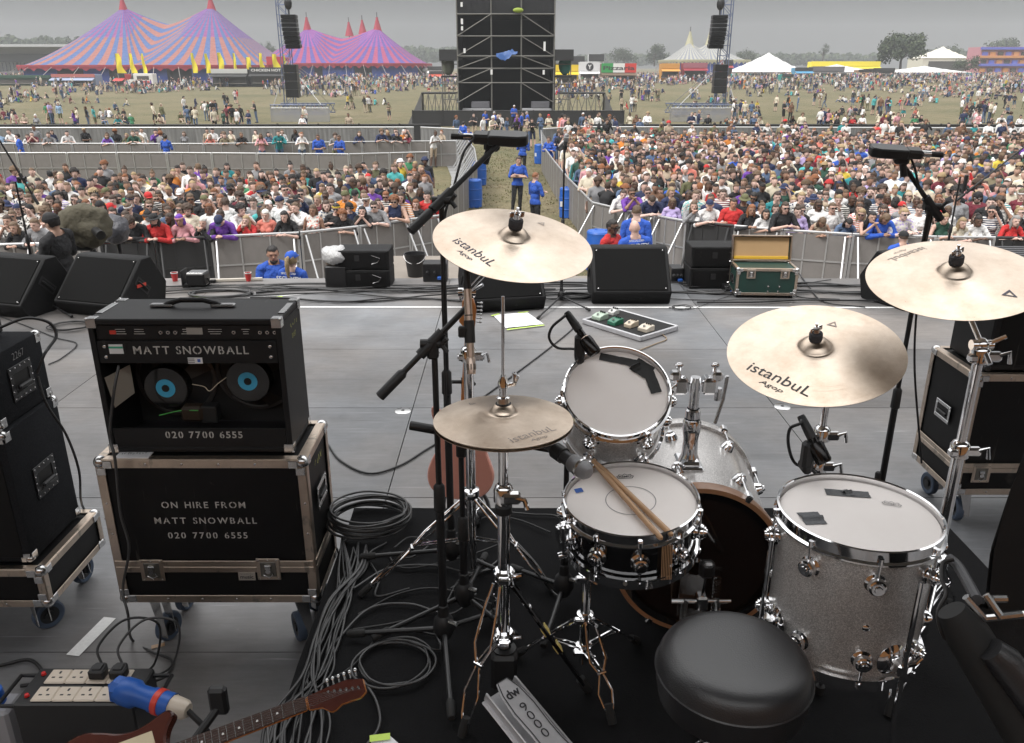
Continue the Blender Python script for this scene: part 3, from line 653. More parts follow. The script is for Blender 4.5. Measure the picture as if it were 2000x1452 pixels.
text('dw', .036, ink, fo, MB_ @ Matrix.Translation((0, -.035, .0014)), bold=.03)
for k, ch in enumerate('9000'): text(ch, .036, ink, fo, MB_ @ Matrix.Translation((0, -.083-.029*k, .0014)) @ Matrix.Rotation(-pi/2*0, 4, 'Z'), sx=1.25)
text('XF', .03, ink, fo, MB_ @ Matrix.Translation((0, -.235, .0014)), bold=.01)
g = G()
for s_ in (-1, 1): g.box((s_*.052, -.12, -.03), (.006, .26, .03), satin, .002, MB_)
g.box((-.02, -.13, -.045), (.09, .27, .006), satin, .002, MB_); g.build('base_frame', hs_)
# snare stand ---------------------------------------------------------
ss = thing('snare_stand', 'chrome snare stand with wire legs under the snare drum', 'drum stand')
sx_, sy_ = at(1140, 1240, w=2.42).x, 1.98
g = G(); g.cyl((sx_, sy_, RIS+.08), (sx_, sy_, RIS+.47), .0145, chrome, n=20); g.build('tube', ss)
for zz in (RIS+.38, RIS+.24, RIS+.13): 
    g = G(); g.lathe([(.015, zz-.012), (.024, zz-.01), (.024, zz+.012), (.015, zz+.014)], chrome, 20, Matrix.Translation((sx_, sy_, 0))); g.cyl((sx_, sy_-.01, zz), (sx_+.03, sy_-.045, zz), .006, chrome, n=8); g.box((sx_-.018, sy_-.02, zz), (.03, .02, .018), chrome, .004); g.build('collar', ss)
b0 = Vector((sx_, sy_, RIS+.46))
for a in (20, 140, 260):
    e = sn_c+Vector((cos(radians(a))*.15, sin(radians(a))*.15, -.165)); g = G(); g.tube([b0, b0+Vector((0, 0, .02))+(e-b0)*.5*Vector((1, 1, 0)).length/1.5, e, e+Vector((cos(radians(a))*.03, sin(radians(a))*.03, .03))], .006, chrome, 8); g.build('basket_arm', ss)
double_leg(ss, (sx_+.01, sy_-.015, RIS+.24), at(1193, 1400, z=RIS+.012), .014, strut=(sx_, sy_, RIS+.13))
double_leg(ss, (sx_-.015, sy_, RIS+.24), at(1012, 1276, z=RIS+.012), .012, strut=(sx_, sy_, RIS+.13))
double_leg(ss, (sx_+.015, sy_, RIS+.24), at(1240, 1250, z=RIS+.012), .012, strut=(sx_, sy_, RIS+.13))
# cymbal stands ---------------------------------------------------------
def cymbal_stand(label, base, top, tilt_to, foots, splits):
    t = thing('cymbal_stand', label, 'cymbal stand', group='chrome cymbal stands of the kit'); bx, by = base
    zs = [RIS+.06]+splits+[top]; rad = [.0165, .0135, .011]
    for k in range(len(zs)-1):
        g = G(); g.cyl((bx, by, zs[k]-(.0 if k == 0 else .05)), (bx, by, zs[k+1]), rad[min(k, 2)], chrome, n=20); g.build('tube', t)
    for z in splits:
        g = G(); g.lathe([(.017, z-.03), (.026, z-.025), (.026, z+.01), (.02, z+.02), (.013, z+.024)], chrome, 20, Matrix.Translation((bx, by, 0))); g.box((bx+.028, by-.012, z-.006), (.05, .022, .028), chrome, .006); g.tube([(bx+.045, by-.02, z), (bx+.062, by-.03, z+.012), (bx+.068, by-.03, z-.02)], .006, chrome, 8); g.box((bx-.022, by-.01, z-.01), (.026, .024, .022), chrome, .005); g.build('clamp', t)
    P = Vector((bx, by, top)); Q = Vector(tilt_to)
    g = G(); g.ball(P, .02, chrome, 14); g.cyl(P-Vector((.028, 0, 0)), P+Vector((.028, 0, 0)), .014, chrome); g.tube([P+Vector((.02, -.01, .01)), P+Vector((.05, -.02, .03))], .006, chrome); g.build('tilter', t)
    g = G(); d = (Q-P).normalized(); 
    if (Q-P).length > .1: g.cyl(P-d*.06, Q, .0075, chrome, n=14); g.build('boom_arm', t)
    else: g.cyl(P, Q, .006, chrome, n=12); g.build('boom_arm', t)
    for f in foots: double_leg(t, (bx, by, RIS+.36), f, .012, strut=(bx, by, RIS+.18))
    g = G(); g.lathe([(.017, RIS+.345), (.028, RIS+.35), (.028, RIS+.375), (.017, RIS+.38)], chrome, 20, Matrix.Translation((bx, by, 0))); g.box((bx, by-.03, RIS+.362), (.03, .026, .022), chrome, .005); g.build('leg_collar', t)
    return t
def upof(c, n, k): return c+Vector(n).normalized()*k
pA = at(915, 700, y=2.5)
cymbal_stand('chrome stand holding the crash cymbal above the hi-hat', (pA.x, 2.5), pA.z+.22, upof(cr1, (.129, -.263, 1), .0), [at(712, 1155, z=RIS+.012), (pA.x+.28, 2.45, RIS+.012), (pA.x-.0, 2.88, RIS+.012)], [at(915, 690, y=2.5).z, at(915, 840, y=2.5).z])
pB = at(1603, 860, y=2.36)
cymbal_stand('chrome stand under the large ride cymbal behind floor tom', (pB.x, 2.36), rd.z-.09, upof(rd, (-.159, -.299, 1), .01), [(pB.x+.28, 2.2, RIS+.012), (pB.x-.1, 2.55, RIS+.012), (pB.x-.1, 2.0, RIS+.012)], [at(1603, 905, y=2.36).z, at(1603, 845, y=2.36).z])
cymbal_stand('chrome stand holding the crash cymbal beside the tall case', (1.268, 2.1), 1.45, upof(cr2, (-.157, -.252, 1), .0), [(1.08, 1.86, RIS+.012), (1.5, 2.35, RIS+.012), (1.02, 2.3, RIS+.012)], [at(1868, 875, y=2.1).z, at(1905, 690, y=2.1).z])
# stool ---------------------------------------------------------
st = thing('drum_stool', 'round black vinyl drum stool in front of the floor tom', 'stool', (at(1437, 1290, w=1.79).x, 1.47, RIS))
g = G(); SR = .168; zt = at(1437, 1270, w=1.79).z-RIS
g.lathe([(0, zt+.001), (.06, zt+.001), (.1, zt+.0), (.128, zt-.002), (.145, zt-.007), (.157, zt-.018), (.165, zt-.034), (.168, zt-.048), (.169, zt-.052)], leather, 72); g.build('seat', st, ang=60)
g = G(); g.lathe([(.169, zt-.052), (.1715, zt-.055), (.169, zt-.058)], leather, 72); g.lathe([(.168, zt-.058), (.166, zt-.09), (.16, zt-.125), (.14, zt-.135), (0, zt-.135)], leather, 72); g.build('seat_side', st)
g = G(); g.cyl((0, 0, .1), (0, 0, zt-.13), .02, chrome, n=20); g.build('post', st)
for a in (40, 160, 280):
    double_leg(st, (0, 0, .3), (.27*cos(radians(a)), .27*sin(radians(a)), .012), .012, strut=(0, 0, .14))
# ------------------------------------------------------------------ microphones and stands
def mic_stand(label, base, z0, top, legs, group, boom=None, cat='microphone stand', hub=.035, r=.0105, clamp=None):
    t = thing('microphone_stand', label, cat, group=group); bx, by = base
    g = G(); g.lathe([(.012, z0+.16), (.016, z0+.155), (.018, z0+.12), (.03, z0+.105), (.035, z0+.07), (.022, z0+.04), (.014, z0+.03)], bplastic, 20, Matrix.Translation((bx, by, 0))); g.tube([(bx+.02, by-.02, z0+.11), (bx+.045, by-.04, z0+.115)], .008, steel, 8); g.build('leg_hub', t)
    for f in legs:
        f = Vector(f); s0 = Vector((bx, by, z0+.07)); d = (f-s0).normalized(); g = G(); g.tube([s0, f-d*.05], .0085, bmetal, 10); o = g.build('leg', t)
        g = G(); g.tube([f-d*.055, f-d*.05, f, f+d*.006], .013, rubber, 10, radii=[.011, .0135, .0135, .01]); g.build('rubber_foot', o)
    zm = z0+(top-z0)*.55
    g = G(); g.cyl((bx, by, z0+.05), (bx, by, zm), r*1.25, bmetal, n=14); g.build('lower_tube', t)
    g = G(); g.cyl((bx, by, zm), (bx, by, top), r*.85, bmetal, n=14); g.build('upper_tube', t)
    g = G(); g.lathe([(r*1.2, zm-.05), (r*1.7, zm-.045), (r*1.6, zm+.03), (r*.9, zm+.04)], bplastic, 14, Matrix.Translation((bx, by, 0))); g.build('clutch', t)
    if boom:
        A, B = Vector(boom[0]), Vector(boom[1]); d = (B-A).normalized(); g = G(); g.tube([A+d*.09, B], .0085, bmetal, 10); o = g.build('boom_arm', t)
        g = G(); g.tube([A, A+d*.002, A+d*.09, A+d*.1], .014, bplastic, 12, radii=[.01, .0145, .0145, .009]); g.build('end_grip', o)
        q = clamp or Vector((bx, by, top)); q = Vector(q); s_ = A+d*(q-A).dot(d)
        g = G(); g.cyl(s_-d*.045, s_+d*.045, .0155, bplastic, n=12); g.box(s_*.5+Vector((bx, by, top))*.5, (.032, .03, max(.03, abs(s_.z-top)+.03)), bplastic, .006); g.cyl(s_-Vector((.03, 0, 0)), s_+Vector((.034, 0, 0)), .013, bplastic, n=12)
        g.tube([s_+Vector((.03, -.01, 0)), s_+Vector((.045, -.015, .02))], .007, bplastic, 8); g.tube([s_+Vector((.03, -.01, 0)), s_+Vector((.045, -.015, -.02))], .007, bplastic, 8); g.build('boom_clamp', t)
    return t
MS = 'microphone stands around the drum kit'
x0 = -.222
def V3(u, v, **k): return at(u, v, **k)
mic_stand('tall black microphone stand with boom crossing in front of the security aisle', (x0, 2.6), RIS, at(862, 395, y=2.6).z, [V3(706, 1088, z=RIS+.02), V3(1010, 1130, z=RIS+.02), (x0+.1, 2.98, RIS+.02)], MS, (V3(801, 453, y=2.5), V3(972, 283, y=2.72)), clamp=at(862, 393, y=2.58))
h1 = at(867, 1222, z=RIS+.08)
mic_stand('black microphone stand left of hi-hat, boom holding a slim gold microphone', (h1.x, h1.y), RIS, at(851, 690, y=h1.y).z, [V3(682, 1238, z=RIS+.02), V3(882, 1400, z=RIS+.02), V3(985, 1190, z=RIS+.02)], MS, (V3(741, 776, y=h1.y-.05), V3(912, 600, y=h1.y+.03)), clamp=at(851, 680, y=h1.y))
h3 = at(907, 1158, z=RIS+.08)
mic_stand('black microphone stand behind hi-hat pointing a ball microphone at the snare', (h3.x, h3.y), RIS, at(899, 880, y=h3.y).z, [V3(730, 1245, z=RIS+.02), V3(1005, 1240, z=RIS+.02), (h3.x+.06, h3.y+.32, RIS+.02)], MS, (V3(800, 831, y=h3.y-.02), V3(1076, 880, y=h3.y-.04)), clamp=at(899, 866, y=h3.y))
h4 = at(1101, 1140, z=RIS+.08)
mic_stand('short black microphone stand standing between hi-hat and snare', (h4.x, h4.y), RIS, at(1080, 885, y=h4.y).z, [V3(1000, 1108, z=RIS+.02), V3(1062, 1260, z=RIS+.02), (h4.x+.2, h4.y+.25, RIS+.02)], MS)
# hi-hat condenser
def slim_mic(label, a, b):
    t = thing('microphone', label, 'microphone'); a, b = Vector(a), Vector(b); d = (b-a).normalized(); n = (b-a).length
    g = G(); g.cyl(a+d*.0, b-d*.045, .0105, gold, n=20); g.tube([a+d*n*.3, a+d*(n*.3+.003)], .0108, bmetal, 20); g.build('body', t)
    g = G(); g.tube([b-d*.045, b-d*.043, b-d*.002, b], .0115, gold, 20, radii=[.0105, .0118, .0118, .010])
    for k in range(8):
        a_ = 2*pi*k/8; s_ = d.orthogonal().normalized(); s2 = d.cross(s_); g.box((0, 0, 0), (.003, .003, .016), bmetal, 0, Matrix.Translation(b-d*.02+(s_*cos(a_)+s2*sin(a_))*.0112) @ d.to_track_quat('Z', 'Y').to_matrix().to_4x4())
    g.build('capsule', t)
    g = G(); g.tube([a-d*.055, a-d*.05, a-d*.01, a], .009, bplastic, 14, radii=[.005, .0085, .0105, .0105]); g.build('plug', t)
    g = G(); q = a+d*n*.5; g.tube([q-d*.03, q+d*.03], .0145, bplastic, 14); g.box(q-Vector((.015, 0, 0)), (.03, .02, .03), bplastic, .004); g.build('clip', t)
slim_mic('slim gold condenser microphone hanging upright before the hi-hat', at(913, 565, y=2.12), at(921, 731, y=2.05))
# ball microphone over snare
def ball_mic(label, a, b):
    t = thing('microphone', label, 'microphone'); a, b = Vector(a), Vector(b); d = (b-a).normalized(); Q = Matrix.Translation(b) @ d.to_track_quat('Z', 'Y').to_matrix().to_4x4(); n = (b-a).length
    g = G(); g.lathe([(0, -n), (.012, -n), (.014, -n+.02), (.0195, -.045), (.022, -.035)], mat('mic_body', (.07, .072, .078), .42, .4), 24, Q); g.build('body', t)
    g = G(); g.lathe([(.022, -.036), (.0245, -.03), (.0245, -.002), (.0245, .004), (.022, .02), (.014, .03), (0, .033)], meshg, 24, Q); g.lathe([(.0246, -.004), (.0262, -.003), (.0262, .003), (.0246, .004)], steel, 24, Q); g.build('grille', t)
    g = G(); g.lathe([(.016, -n*.75), (.022, -n*.74), (.022, -n*.5), (.017, -n*.49)], bplastic, 20, Q); g.build('clip', t)
ball_mic('grey ball head microphone pointing down at the snare', at(1068, 868, w=2.2), at(1135, 915, w=2.1))
def clip_mic(label, p, q, loop):
    """short black tom microphone gripping a hoop, its lead looping back"""
    t = thing('microphone', label, 'microphone'); p, q = Vector(p), Vector(q); d = (q-p).normalized(); Q = Matrix.Translation(q) @ d.to_track_quat('Z', 'Y').to_matrix().to_4x4(); n = (q-p).length
    g = G(); g.lathe([(0, -n), (.010, -n), (.0115, -n*.62), (.0125, -n*.6), (.0185, -.055), (.0205, -.042), (.0205, -.006), (.017, 0), (0, .001)], mat('dark_nickel', (.035, .034, .034), .22, .85), 24, Q); g.build('body', t)
    g = G(); g.lathe([(.013, -n*.62), (.0138, -n*.61), (.0138, -n*.5), (.013, -n*.49)], gold, 20, Q); g.build('collar', t)
    g = G(); g.lathe([(.009, -n-.055), (.0105, -n-.05), (.0125, -n-.01), (.0125, -n+.01)], bplastic, 16, Q); g.build('plug', t)
    g = G(); s_ = p+(q-p)*.55; g.box(s_+Vector((-.02, .015, -.02)), (.03, .035, .075), bplastic, .008); g.box(s_+Vector((-.02, .02, -.055)), (.026, .05, .03), bplastic, .008); g.build('clip', t)
    g = G(); g.tube(spline([p-d*.05]+loop, 10), .0042, cablem, 8); g.build('lead', t)
p, q = at(1127, 640, w=2.38), at(1163, 692, w=2.36)
clip_mic('black tom microphone clipped to the rack tom rim, lead looped left', p, q, [at(1098, 622, w=2.38), at(1078, 640, w=2.4), at(1073, 662, w=2.42), at(1090, 680, w=2.45), at(1125, 683, w=2.48), at(1140, 700, w=2.55)])
p, q = at(1583, 850, w=2.1), at(1611, 905, w=2.08)
clip_mic('black microphone clipped to the floor tom rim, lead looped left', p, q, [at(1563, 827, w=2.1), at(1543, 838, w=2.12), at(1540, 870, w=2.14), at(1553, 905, w=2.16), at(1585, 917, w=2.18), at(1605, 945, w=2.2)])
# large overhead microphones
def overhead(label, c, M, cable):
    t = thing('microphone', label, 'microphone'); M = Matrix.Translation(c) @ M @ Matrix.Diagonal((1.15, 1.2, 1.05, 1))
    g = G(); g.prism([(-.055, -.03), (.03, -.034), (.055, -.022), (.058, .0), (.055, .022), (.03, .034), (-.055, .03)], -.016, .016, bmetal, M, 'z', .005); g.build('head', t)
    g = G(); g.box((-.075, 0, 0), (.05, .05, .03), mat('dark_grey_metal', (.04, .038, .038), .4, .5), .008, M); g.build('body', t)
    g = G(); g.cyl(M @ Vector((-.095, 0, 0)), M @ Vector((-.125, 0, 0)), .011, steel, n=16); g.cyl(M @ Vector((-.125, 0, 0)), M @ Vector((-.16, 0, .0)), .010, bplastic, n=16); g.build('plug', t)
    g = G(); g.box((-.045, 0, -.025), (.045, .03, .03), bplastic, .008, M); g.cyl(M @ Vector((-.05, 0, -.03)), M @ Vector((-.065, 0, -.08)), .012, bplastic); g.build('swivel', t)
    g = G(); g.tube(spline([M @ Vector((-.155, 0, 0))]+cable, 8), .0042, cablem, 8); g.build('lead', t)
overhead('black hexagonal overhead microphone above the crash on the boom, by the aisle', at(992, 271, y=2.74), Matrix.Rotation(radians(-4), 4, 'Z') @ Matrix.Rotation(radians(2), 4, 'Y') @ Matrix.Rotation(radians(12), 4, 'X'), [at(925, 268, y=2.72), at(905, 300, y=2.7), at(885, 370, y=2.65), at(868, 430, y=2.6), at(864, 560, y=2.58), at(872, 800, y=2.58)])
overhead('black hexagonal overhead microphone over the crowd on the far right stand', at(1735, 296, y=3.0), Matrix.Rotation(radians(172), 4, 'Z') @ Matrix.Rotation(radians(-3), 4, 'Y') @ Matrix.Rotation(radians(-12), 4, 'X'), [at(1780, 296, y=3.0), at(1787, 330, y=3.0), at(1800, 380, y=3.02), at(1822, 405, y=3.05), at(1800, 520, y=3.06), at(1786, 700, y=3.06), at(1800, 905, y=3.06)])
hR = at(1716, 930, z=.4)
t = mic_stand('black microphone stand behind the ride cymbal, its boom reaching up right', (at(1765, 640, y=3.05).x+.02, 3.05), 0, at(1815, 410, y=3.05).z, [at(1716, 925, y=3.05), (1.7, 3.3, .02), (1.35, 3.4, .02)], MS, (at(1838, 430, y=3.03), at(1752, 305, y=3.03)), clamp=at(1815, 405, y=3.04))
# ------------------------------------------------------------------ cases, amplifiers, wedges
def butterfly_latch(root, M):
    g = G(); g.box((0, 0, .002), (.088, .092, .004), alu, .0018, M); g.box((0, 0, .0035), (.06, .064, .004), mat('latch_dish', (.2, .19, .17), .35, .9), .002, M); g.box((0, .012, .009), (.026, .02, .01), steel, .003, M); g.cyl(M @ Vector((0, -.006, .004)), M @ Vector((0, -.006, .012)), .010, steel); g.tube([M @ Vector(p) for p in ((-.018, -.022, .008), (0, -.03, .010), (.018, -.022, .008), (.012, -.008, .009))], .0025, steel, 6)
    for a in (-1, 0, 1):
        for b in (-1, 1): g.ball((a*.034, b*.039, .004), (.003, .003, .002), steel, 8, M)
    g.build('latch', root)
def recess_handle(root, M, w_=.14, h_=.09):
    g = G()
    for c, d in (((0, h_/2-.008, .002), (w_, .018, .005)), ((0, -h_/2+.008, .002), (w_, .018, .005)), ((-w_/2+.008, 0, .002), (.018, h_-.034, .005)), ((w_/2-.008, 0, .002), (.018, h_-.034, .005))): g.box(c, d, steel, .0015, M)
    g.box((0, 0, .0005), (w_-.03, h_-.03, .001), mat('recess_dark', (.01, .01, .01), .6), 0, M); g.box((0, -.006, .006), (w_-.05, .016, .012), bmetal, .004, M)
    for a in (-1, 1):
        for b in (-1, 1): g.ball((a*(w_/2-.008), b*(h_/2-.008), .005), (.003, .003, .002), steel, 8, M)
    g.build('side_handle', root)
def caster(root, x, y, ztop, r=.058, ang=.3):
    T = Matrix.Translation((x, y, 0)) @ Matrix.Rotation(ang, 4, 'Z'); off = .03
    g = G(); g.box((0, 0, ztop-.004), (.1, .085, .006), steel, .002, T)
    for s_ in (-1, 1): g.prism([(-.022, ztop-.01), (.03, ztop-.01), (off+.012, r-.012), (off-.012, r-.012)], s_*.024-.002, s_*.024+.002, steel, T @ Matrix.Rotation(0, 4, 'Z') @ Matrix(((0, 1, 0, 0), (1, 0, 0, 0), (0, 0, 1, 0), (0, 0, 0, 1))) @ Matrix.Identity(4), 'x')
    o = g.build('caster', root)
    Q = T @ Matrix.Translation((0, off, r)) @ Matrix.Rotation(pi/2, 4, 'Y')
    g = G(); g.lathe([(r*.62, -.016), (r*.9, -.018), (r, -.012), (r, .012), (r*.9, .018), (r*.62, .016)], mat('wheel_tread', (.06, .085, .13), .6), 32, Q); g.lathe([(r*.62, -.016), (r*.3, -.012), (r*.3, -.02), (0, -.021)], bplastic, 24, Q); g.lathe([(r*.62, .016), (r*.3, .012), (r*.3, .02), (0, .021)], bplastic, 24, Q); g.build('wheel', o)
def flight_case(name, label, x0, x1, y0, y1, z0, z1, lid=None, latches=(), handles=(), casters=None, panel=casebl, cat='flight case', tw=.032, rz=0, group=None, top=True):
    cx, cy = (x0+x1)/2, (y0+y1)/2; t = thing(name, label, cat, (cx, cy, 0), rz, group); W, D = x1-x0, y1-y0; H = z1-z0
    g = G(); g.box((0, 0, (z0+z1)/2), (W-.012, D-.012, H-.012), panel); g.build('body', t)
    g = G(); th = .004; hw, hd = W/2, D/2
    for sx in (-1, 1):
        for sy in (-1, 1):   # upright corner extrusions
            g.box((sx*(hw-tw/2), sy*(hd), (z0+z1)/2), (tw, th, H-.02), alu, .0012); g.box((sx*(hw), sy*(hd-tw/2), (z0+z1)/2), (th, tw, H-.02), alu, .0012)
    for z in (z0, z1):
        s_ = 1 if z == z0 else -1
        for sy in (-1, 1):
            g.box((0, sy*(hd+.001), z+s_*tw/2), (W-.02, th, tw), alu, .0012); g.box((0, sy*(hd-tw/2), z), (W-.02, tw, th), alu, .0012)
        for sx in (-1, 1):
            g.box((sx*(hw+.001), 0, z+s_*tw/2), (th, D-.02, tw), alu, .0012); g.box((sx*(hw-tw/2), 0, z+.0007), (tw, D-.02, th), alu, .0012)
    if lid:
        for sy in (-1, 1): g.box((0, sy*(hd+.002), lid+.013), (W-.01, th+.002, .024), alu, .0015); g.box((0, sy*(hd+.002), lid-.013), (W-.01, th+.002, .024), alu, .0015)
        for sx in (-1, 1): g.box((sx*(hw+.002), 0, lid+.013), (th+.002, D-.01, .024), alu, .0015); g.box((sx*(hw+.002), 0, lid-.013), (th+.002, D-.01, .024), alu, .0015)
    n = int(W/.11)
    for k in range(n):
        for z in (z0+tw*.5, z1-tw*.5): g.ball((-hw+.05+(W-.1)*k/(n-1), -hd-.003, z), (.0045, .002, .0045), steel, 8)
    n = max(2, int(H/.11))
    for k in range(n):
        for sx in (-1, 1): g.ball((sx*(hw-tw/2), -hd-.002, z0+.05+(H-.1)*k/(n-1)), (.0045, .002, .0045), steel, 8)
    g.build('edge_trim', t)
    for sx in (-1, 1):
        for sy in (-1, 1):
            for z, s_ in ((z0, 1), (z1, -1)):
                g = G(); g.ball((sx*(hw-.014), sy*(hd-.014), z+s_*.014), .024, steel, 14)
                for d in ((-sx*.025, 0, 0), (0, 0, s_*.028)): g.box((sx*(hw-.02)+d[0], sy*(hd+.004), z+s_*.018+d[2]), (.034, .004, .03), steel, .002)
                g.box((sx*(hw+.004), sy*(hd-.04), z+s_*.018), (.004, .034, .03), steel, .002); g.build('ball_corner', t)
    for (x, z) in latches: butterfly_latch(t, facing(x, -hd-.003, z))
    for (side, y, z) in handles: recess_handle(t, Matrix.Translation((side*(hw+.003), y, z)) @ Matrix.Rotation(side*pi/2, 4, 'Z') @ Matrix.Rotation(pi/2, 4, 'X'))
    if casters:
        for sx in (-1, 1):
            for sy in (-1, 1): caster(t, sx*(hw-.1), sy*(hd-.075), z0-.002, casters, R.uniform(-.7, .7))
    return t
fc = flight_case('flight_case', 'black flight case on casters under the guitar amplifier, white stencilled hire text', -1.485, -.735, 2.62, 2.965, .245, .846, .405, [(-.235, .39), (.20, .395)], [(1, 0, .63)], .06)
for s_, z in (('ON HIRE FROM', .665), ('MATT SNOWBALL', .60), ('020 7700 6555', .538)): text(s_, .036, paint_w, fc, facing(-.01, -.1735, z, 0), bold=.012, slit=True, gap=1.25)
g = G(); g.box((.115, -.1745, .362), (.064, .003, .035), mat('dull_plate', (.4, .37, .33), .5, .4), .001); o = g.build('name_plate', fc); text('music', .022, ink, o, facing(.115, -.1765, .360), bold=.02)
scribble(o, facing(.115, -.1765, .3725), .045, .006, ink, 3, 'small_print', 8)
chalk = mat('yellow_chalk', (.55, .55, .16), .8)
scribble(fc, Matrix.Translation((.3790, -.01, .77)) @ Matrix.Rotation(pi/2, 4, 'Z') @ Matrix.Rotation(pi/2, 4, 'X'), .12, .035, chalk, 5)
g = G(); g.box((-.245, -.13, .8495), (.12, .07, .003), paper, 0); o = g.build('paper_label', fc); scribble(o, Matrix.Translation((-.25, -.13, .8517)), .09, .02, ink, 7, 'small_print', 9)
# guitar amplifier, seen from its open back -----------------------------------
ax, ay = -1.118, 2.80; AW, AD, AZ = .66, .262, .5
am = thing('guitar_amplifier', 'black open back guitar amplifier with two blue labelled speakers, standing on flight case', 'amplifier', (ax, ay, .852))
g = G(); hw, hd = AW/2, AD/2
g.box((0, 0, AZ-.011), (AW, AD, .022), tolex, .004); g.box((0, 0, .009), (AW, AD, .018), tolex, .003)
for s_ in (-1, 1): g.box((s_*(hw-.010), .0005, AZ/2-.002), (.02, AD-.001, AZ-.044), tolex, .002)
g.box((0, hd-.012, AZ/2), (AW-.04, .018, AZ-.04), mat('baffle', (.012, .011, .011), .7)); g.build('cabinet', am)
zc = AZ-.052
g = G(); g.box((0, -hd+.028, zc), (AW-.042, .03, .055), mat('control_panel_black', (.01, .01, .011), .3, .3), .002)
g.box((0, -hd+.06, zc-.02), (AW-.06, .09, .05), steel, .002); cp = g.build('control_panel', am)
for x in (-.205+.12, -.06, -.035, .165, .255, .28, .305):
    g = G(); M = facing(x, -hd+.0125, zc+.002); g.lathe([(.003, .001), (.003, .006), (.0065, .006), (.0075, .004), (.0085, .001)], steel, 14, M); g.lathe([(0, .002), (.003, .002)], rubber, 12, M); g.build('jack_socket', cp)
g = G(); M = facing(-.25, -hd+.0125, zc+.002); g.box((0, 0, .002), (.022, .014, .004), redp, .001, M); g.build('rocker_switch', cp)
g = G()
for x, w_ in ((-.16, .04), (.1, .05), (.01, .055), (.205, .028), (-.225, .05)):
    for k in range(3): g.box((x, -hd+.0122, zc+.012-.008*k), (w_*R.uniform(.6, 1), .0006, .002), paint_w)
g.box((.03, -hd+.0118, zc+.006), (.055, .001, .024), mat('spec_plate', (.35, .33, .3), .5)); g.build('legend', cp)
for x in (-.075, -.03, .02, .19):
    g = G(); g.lathe([(.013, 0), (.0135, .03), (.010, .045), (0, .05)], steel, 16, Matrix.Translation((x, -hd+.045, zc-.065)) @ Matrix.Rotation(0, 4, 'X')); g.build('valve_can', cp)
zu = AZ-.12; g = G(); g.box((0, -hd+.011, zu), (AW-.042, .014, .082), tolex, .002)
for x in (-.285, .285):
    for dz in (-.018, .02): g.ball((x, -hd+.004, zu+dz), (.007, .003, .007), steel, 10)
up = g.build('upper_back_panel', am); text('MATT SNOWBALL', .041, paint_w, up, facing(.012, -hd+.0028, zu+.008), bold=.012, slit=True, gap=.95)
g = G(); g.box((.022, -hd+.003, zu-.03), (.05, .002, .022), mat('label_white', (.75, .75, .76), .6)); g.box((.035, -hd+.0018, zu-.03), (.01, .001, .011), mat('label_blue', (.08, .15, .5), .6))
for k in range(3): g.box((.009, -hd+.0018, zu-.024-.006*k), (.022, .001, .002), ink)
g.box((-.245, -hd+.003, zu+.012), (.048, .002, .034), MATS['label_white']); g.box((-.245, -hd+.0018, zu+.018), (.048, .001, .007), mat('label_green', (.05, .4, .25), .6)); g.build('sticker', up)
zl = .05; g = G(); g.box((0, -hd+.011, zl+.005), (AW-.042, .014, .075), tolex, .002); lp = g.build('lower_back_panel', am); text('020 7700 6555', .036, paint_w, lp, facing(.015, -hd+.0028, zl+.018), bold=.02, slit=True, gap=1.0)
basket = mat('basket_grey', (.07, .066, .064), .5, .3); cone = mat('cone_paper', (.03, .03, .032), .8); blabel = mat('blue_label', (.06, .42, .68), .45)
for k, (x, z) in enumerate(((-.152, .198), (.152, .225))):
    g = G(); M = facing(x, hd-.022, z)
    g.lathe([(.152, .0), (.152, .012), (.140, .016), (.135, .012)], basket, 48, M); g.lathe([(.136, .005), (.06, .055)], cone, 48, M)
    for j in range(4):
        a = j*pi/2+.5; p0 = Vector((.143*cos(a), .143*sin(a), .012)); p1 = Vector((.075*cos(a), .075*sin(a), .07))
        d = Vector((-sin(a), cos(a), 0)); g.poly([M @ (p0-d*.035), M @ (p0+d*.035), M @ (p1+d*.02), M @ (p1-d*.02)], basket)
    s_ = g.build('speaker', am)
    g = G(); g.lathe([(.06, .06), (.078, .064), (.083, .07), (.083, .105), (.078, .112), (.0, .113)], mat('magnet_black', (.012, .012, .012), .18, .2, coat=.5), 48, M); g.build('magnet', s_)
    g = G(); g.lathe([(.014, .1138), (.0355, .1138)], blabel, 40, M); g.build('speaker_label', s_)
    g = G(); g.lathe([(.0, .1134), (.012, .1134), (.014, .115)], rubber, 24, M); g.build('vent_hole', s_)
g = G(); g.tube(spline([(-.045, -.02, .22), (.0, -.03, .215), (.02, -.035, .2), (.05, -.03, .225), (.075, -.0, .24)], 8), .0014, mat('cream_wire', (.7, .62, .48), .5), 6); g.tube(spline([(-.17, -.05, .11), (-.1, -.03, .12), (-.03, -.04, .125)]), .002, mat('green_wire', (.1, .5, .1), .5), 6); g.build('speaker_wire', am)
g = G(); g.box((-.06, -.01, .105), (.08, .05, .06), mat('choke_brown', (.04, .027, .018), .5), .01); g.box((.0, 0, .1), (.06, .05, .065), mat('choke_grey', (.02, .02, .02), .6), .004); g.build('transformer', am)
g = G(); g.poly([(-.305, -.125, .285), (-.255, -.03, .3), (-.255, -.03, .19), (-.295, -.11, .165)], mat('old_label', (.42, .38, .32), .8)); g.build('paper_label', am)
g = G(); g.tube([(-.1, 0, AZ+.005), (-.085, 0, AZ+.014), (-.04, 0, AZ+.026), (.04, 0, AZ+.026), (.085, 0, AZ+.014), (.1, 0, AZ+.005)], .0095, tolex, 10)
for s_ in (-1, 1): g.box((s_*.108, 0, AZ+.007), (.085, .028, .012), steel, .004)
g.build('handle', am, loc=(-.02, .02, 0))
